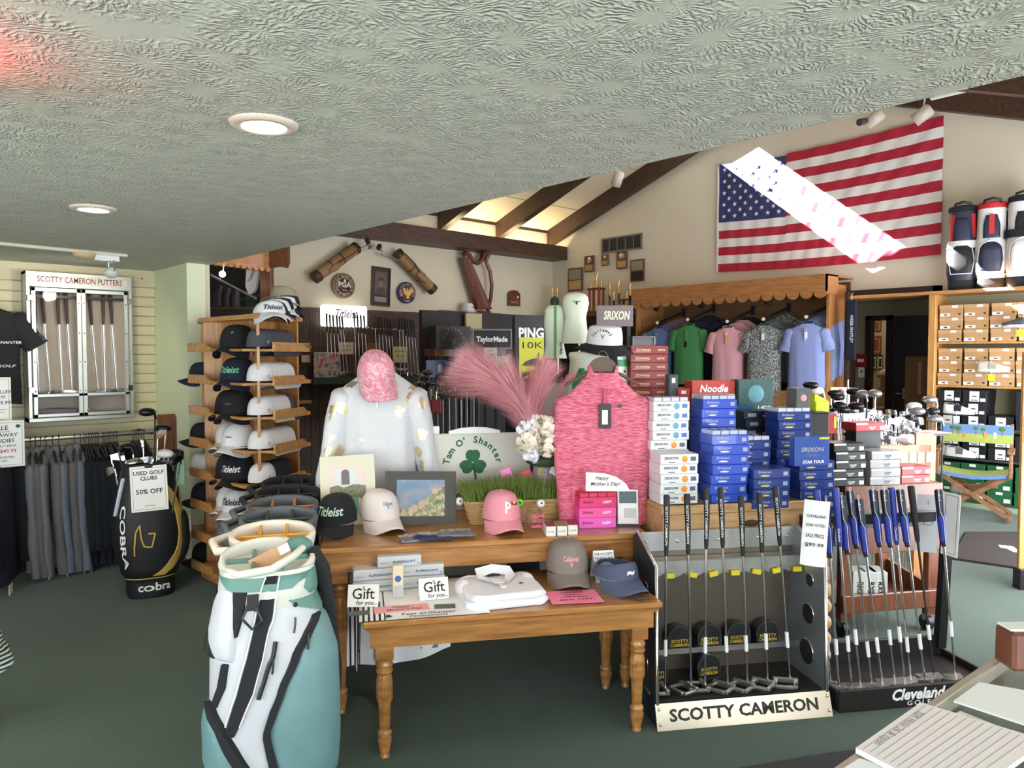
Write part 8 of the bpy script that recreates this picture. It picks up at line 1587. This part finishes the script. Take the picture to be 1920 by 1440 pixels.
obj('tray',MB().box(.012,RW-.012,.03,.34,.09,.1),mat('tray_black',srgb(36,34,34),.6),t);obj('cover_shelf',MB().box(.012,RW-.012,.24,.335,.215,.222),STEEL,t);obj('shelf_lip',MB().box(.012,RW-.012,.235,.24,.215,.24),STEEL,t)
Mf=Matrix.Translation((0,-.03,0)) @ Matrix.Rotation(-.32,4,'X')
pl=obj('name_plate',MB().box(-.005,RW+.005,-.003,.0,.0,.108,M=Mf),mat('plate_brass_steel',srgb(170,160,142),.3,.85),t);text('SCOTTY CAMERON',.068,INK,t,tuple(Mf @ Vector((RW/2,-.0036,.055))),rot=(PI/2-.32,0,0),width=RW*.86,bold=.03)
for x in (.01,RW-.01):
 for z in (.025,.085):obj('plate_bolt',MB().sphere(tuple(Mf @ Vector((x,-.004,z))),.007,8,6),CHROME,t)
def R_(x,y,z):return A+RU*x+RV*y+Vector((0,0,z))
SCG=mat('putter_grip_black',srgb(30,30,32),.6)
def grip_text(t,s,L,m_,gl=.27,w=.17,off=.0155):
 o=text(s,.014,m_,t,(0,0,L-gl*.5),rot=(0,0,0),width=w);q=t.rotation_euler.to_matrix();v=q.inverted() @ (CAM-t.location).normalized();v.z=0;v.normalize()
 zx=Vector((0,0,-1));yx=v.cross(zx);Mq=Matrix((zx,yx,v)).transposed().to_4x4();o.location=Vector((0,0,L-gl*.5))+v*off;o.rotation_euler=Mq.to_euler()
for i,(hx_,hy_,gx,gy) in enumerate(((1247,1298,1250,928),(1296,1294,1288,926),(1322,1292,1325,916),(1365,1290,1351,914),(1402,1288,1389,930),(1440,1284,1424,924),(1482,1280,1454,912))):
 p0=onz(hx_,hy_,.112);p1=W(gx,gy,(p0-CAM).dot(Fh)+.05);L_=(p1-p0).length
 q=putter('steel mallet putter in the steel rack, %s from the left' % ORD[i],p0,p1,'mallet',SCG,CHROME,'putters in the steel rack',RZ*.5-1.0,wrap=.16 if i != 1 else None,gr=.0135);grip_text(q,'SCOTTY CAMERON',L_,WHITEP)
HCB=mat('headcover_black',srgb(24,25,28),.45,noise=.1,nscale=60);HCG=mat('headcover_gold',srgb(206,176,60),.45)
def putter_cover(lab,x,y,z,rz=0):
 t=thing('putter_headcover',lab,'headcover',R_(x,y,z),RZ+rz,'black putter headcovers in the steel rack');pr=[(-.055,0),(.055,0),(.058,.05)]+arc_pts(0,.055,.058,0,PI,12)[1:-1]+[(-.058,.05)]
 obj('shell',MB().prism(pr,-.03,.02,smooth=True),HCB,t);text('SCOTTY',.02,HCG,t,(0,-.031,.045),width=.085,bold=.02);text('CAMERON',.02,HCG,t,(0,-.031,.026),width=.09,bold=.02);
 for a in (-.03,-.015,0,.015,.03):obj('crown_dot',MB().sphere((a,-.03,.085-.6*abs(a)**1.0*.5),.004,6,5,(1,.5,1)),INK,t)
 obj('piping',MB().tube([(x_,-.03,z_) for x_,z_ in pr],.0022,5),CAPC,t)
for i in range(5):putter_cover('black putter headcover on the rack shelf, %s from the left' % ORD[i],.06+i*.147,.28,.223)
putter_cover('black putter headcover lying at the left front of the rack tray',.07,.225,.101,.2);putter_cover('black putter headcover lying in the middle of the rack tray',.33,.235,.101,.1)
# round wooden knobs of the bead stand between the racks
c=W(1543,1100,3.62);t=thing('bead_stand','column of round wooden balls between the two putter racks','stand',(c.x,c.y,0));
for k in range(10):obj('bead',MB().sphere((0,0,.05+.08*k),.042,16,10),CRATE,t)
obj('rod',MB().tube([(0,0,0),(0,0,.86)],.012,8),MAHOG,t);obj('base',MB().lathe([(.06,0),(.06,.01),(.02,.015)],16),MAHOG,t)
# BLACK PUTTER RACK
A2=onz(1574,1338,0);U2=RU;V2=RV;CWID=.84
t=thing('black_putter_rack','black floor rack with white script on its base holding blue-gripped putters','putter rack',A2,RZ)
BR=mat('rack_black',srgb(30,26,25),.45);BRF=mat('rack_frame_black',srgb(24,26,32),.4)
obj('base_front',MB().box(0,CWID,0,.02,0,.1,b=.004),BR,t);obj('base_left',MB().box(0,.02,.02,.4,0,.09,b=.004),BR,t);obj('base_right',MB().box(CWID-.02,CWID,.02,.4,0,.09,b=.004),BR,t);obj('base_floor',MB().box(.02,CWID-.02,.02,.4,.02,.06),BR,t);obj('base_back',MB().box(0,CWID,.38,.4,0,.16,b=.004),BR,t)
for x in (.03,CWID-.03):obj('upright',MB().add([(x-.022,.36,.1),(x+.022,.36,.1),(x+.022,.4,.1),(x-.022,.4,.1),(x-.022,.32,.82),(x+.022,.32,.82),(x+.022,.36,.82),(x-.022,.36,.82)],[(3,2,1,0),(4,5,6,7),(0,1,5,4),(1,2,6,5),(2,3,7,6),(3,0,4,7)]),BRF,t)
obj('top_bar',MB().box(0,CWID,.3,.38,.77,.82,b=.004),BRF,t);obj('steel_cap',MB().box(0,CWID,.295,.385,.82,.826),STEEL,t)
text('Cleveland',.07,WHITEP,t,(CWID*.46,-.001,.06),shear=.25,width=.27,bold=.035);text('GOLF',.03,WHITEP,t,(CWID*.47,-.001,.02),width=.12,space=1.3)
BLG=mat('grip_blue',srgb(34,52,150),.5);NVG=mat('grip_navy',srgb(24,32,58),.5)
def grip_panels(t,L,gr,gl):
 obj('blue_flash',MB().tube([(0,0,L-gl+.025),(0,0,L-gl*.45)],[gr*.9,gr*1.04],10),BLG,t);
 q=t.rotation_euler.to_matrix();v=q.inverted() @ (CAM-t.location).normalized();v.z=0;v.normalize();sd=Vector((0,0,1)).cross(v)
 obj('white_line',MB().tube([tuple(v*gr*1.02+sd*gr*.5+Vector((0,0,L-gl*.95))),tuple(v*gr*1.12+sd*gr*.55+Vector((0,0,L-gl*.5))),tuple(v*gr*1.2-sd*gr*.1+Vector((0,0,L-gl*.38))),tuple(v*gr*1.25-sd*gr*.2+Vector((0,0,L-.02)))],.0012,5),WHITEP,t)
lst=[(1557,1285,1531,918,'b'),(1573,1293,1549,936,'n'),(1597,1295,1566,914,'b'),(1614,1290,1578,930,'n'),(1635,1288,1594,920,'n'),(1655,1288,1610,935,'n'),(1678,1281,1637,918,'n'),(1697,1284,1658,918,'n'),(1708,1278,1671,914,'b'),(1735,1281,1688,918,'n'),(1752,1270,1708,911,'k'),(1792,1272,1760,918,'n')]
GREYH=mat('putter_head_grey',srgb(150,146,142),.35,.6)
for i,(hx_,hy_,gx,gy,k) in enumerate(lst):
 p0=onz(hx_,hy_,.068);p1=W(gx,gy,(p0-CAM).dot(Fh)+.05);L_=(p1-p0).length;kind=('blade','blade','blade','half','blade','half','half','half','half','mallet','half','half')[i]
 gm={'b':BLG,'n':NVG,'k':RUBBER}[k];gr=.018 if k=='n' else .015
 q=putter('putter with %s grip in the black rack, %s from the left' % ({'b':'plain blue','n':'navy and blue','k':'black'}[k],ORD[i]),p0,p1,kind,gm,RUBBER if k=='k' else CHROME,'putters in the black rack',RZ*.5-1.0+.1*(i % 3),wrap=.14+.02*(i % 4),gr=gr,hm=GREYH)
 if k=='n':grip_panels(q,L_,gr,.27);grip_text(q,'Cleveland',L_+.12,WHITEP,w=.07,off=.021)
 elif k=='b':grip_text(q,'Cleveland',L_-.08,WHITEP,w=.06,off=.018)
c=W(1524,1062,3.2);t=sheet('curled_price_sign','curled white price sign between the two putter racks',c,(0,.06,RC-.3),.105,.285,WHITEP,curl=True)
for s,z,h_ in (('CLEVELAND',.215,.018),('SHORT PUTTERS',.175,.018),('SALE PRICE',.13,.024),('$99.99',.09,.024)):text(s,h_,INK,t,(0,.02*math.sin(z/.285*2.4)-.002,z),width=.08 if h_<.02 else .075)
t=sheet('turned_price_sign','white price sign seen from behind hanging on the black rack',W(1735,1035,3.7),(0,.03,RC-.35),.1,.29,mat('sheet_back',srgb(196,198,204),.6));ce_=text('CE',.05,mat('faint_ink',srgb(140,144,160),.6),t,(.0,-.0018,.15),rot=(PI/2,0,0));ce_.scale.x *= -1;text('$',.03,MATS['faint_ink'],t,(0,-.0018,.25))
t=sheet('second_price_sign','white price sign clipped at the right end of the black rack',W(1779,1042,3.62),(0,.04,RC-1.2),.09,.31,WHITEP,border=INK)
# GLASS COUNTER
Z0=1.0;E0=onz(1650,1398,Z0);E1=onz(1735,1335,Z0);E2=onz(1930,1197,Z0);d=(E2-E1);d.z=0;d.normalize();n_=Vector((d.y,-d.x,0))
S=E1-d*1.5;rzc=math.atan2(d.y,d.x)
t=thing('glass_counter','glass topped display counter in the lower right foreground','counter',(S.x,S.y,0),rzc)
CLR=mat('counter_glass',(.8,.9,.88),.03,trans=1,alpha=.25)
obj('glass_top',MB().box(0,2.6,-.65,0,Z0-.012,Z0),CLR,t);obj('edge_trim',MB().box(0,2.6,-.004,.012,Z0-.03,Z0+.001,b=.002),mat('counter_trim',srgb(190,184,172),.3,.6),t);obj('front_glass',MB().box(0,2.6,-.012,-.006,.35,Z0-.03),CLR,t);obj('inner_shelf',MB().box(0.02,2.58,-.6,-.03,.62,.63),CLR,t);obj('base_cabinet',MB().box(0,2.6,-.64,-.01,0,.35),mat('counter_base',srgb(86,84,80),.6),t);obj('end_glass',MB().box(2.59,2.6,-.65,0,.35,Z0-.03),CLR,t)
def cp_(px,py):q=onz(px,py,Z0);return ((q-S).dot(d),(q-S).dot(-n_))
def quad(name,label,pts,m_,cat,dz=.0,th=.004):
 P_=[onz(*q,Z0) for q in pts];o=sum(P_,Vector())/len(P_);t=thing(name,label,cat,(o.x,o.y,Z0+dz),0);obj('sheet',MB().plate([(q.x-o.x,q.y-o.y) for q in P_],0,th),m_,t);return t,P_,o
quad('white_envelope','plain white paper at the right on the glass counter',[(1788,1318),(1836,1283),(1960,1305),(1960,1375)],WHITEP,'paper',.001,.003)[0]
t,P_,o=quad('order_form','pale form under the lined notepad on the counter',[(1775,1350),(1800,1336),(1960,1400),(1960,1440)],mat('form_cream',srgb(226,214,208),.6),'paper',.001,.002);obj('form_box',MB().plate([(lerp(0,q.x-o.x,.8),lerp(0,q.y-o.y,.8)) for q in P_],.002,.0026),mat('form_line',srgb(200,186,180),.6),t)
NP=[(1604,1417),(1726,1330),(1960,1402),(1800,1520)]
t,P_,o=quad('lined_notepad','lined white notepad with pencil writing on the counter',NP,mat('notepad_white',srgb(236,226,226),.6),'notepad',.004,.008)
pa,pb,pc,pd=[Vector((q.x-o.x,q.y-o.y)) for q in P_]
ex=(pb-pa);ey=(pd-pa)
for k in range(13):
 f=.06+k*.07;a_=pa.lerp(pd,f);b_=pb.lerp(pc,f);nn=(b_-a_).normalized();mm=Vector((-nn.y,nn.x))*.0006;obj('ruled_line',MB().plate([tuple(a_.lerp(b_,.03)-mm),tuple(a_.lerp(b_,.97)-mm),tuple(a_.lerp(b_,.97)+mm),tuple(a_.lerp(b_,.03)+mm)],.008,.0083),mat('rule_grey',srgb(170,160,164),.7),t)
text('SSR Hole 26 & open',.018,mat('pencil',srgb(150,142,146),.7),t,tuple(pa.lerp(pb,.5).lerp(pd.lerp(pc,.5),.1))+(.0086,),'top',roll=math.atan2(ex.y,ex.x)+PI,shear=.2,bold=0,width=.16)
quad('loose_sheet','corner of a white sheet at the very bottom of the counter',[(1580,1445),(1612,1425),(1680,1450),(1640,1480)],WHITEP,'paper',.001,.002)
c=onz(1930,1262,Z0);t=thing('wooden_block','reddish wooden block standing on the counter at the right edge','block',(c.x,c.y,Z0+.001),RC);obj('block',MB().box(-.03,.1,0,.06,0,.075,b=.006),CHERRY,t);obj('top_card',MB().box(-.03,.1,.01,.05,.075,.079),WHITEP,t)
t=thing('floor_runner','dark floor runner along the counter at the bottom edge','mat',(0,0,0));P_=[onz(*q,0) for q in ((1290,1460),(1560,1415),(1760,1392),(1760,1600),(1290,1600))];obj('pile',MB().plate([(q.x,q.y) for q in P_],.001,.01),mat('runner_dark',srgb(50,52,54),.95,noise=.2,nscale=200),t);ctr=sum(P_,Vector())/5;obj('border',MB().plate([(lerp(ctr.x,q.x,1.03),lerp(ctr.y,q.y,1.03)) for q in P_],.0005,.004),BLACK,t)
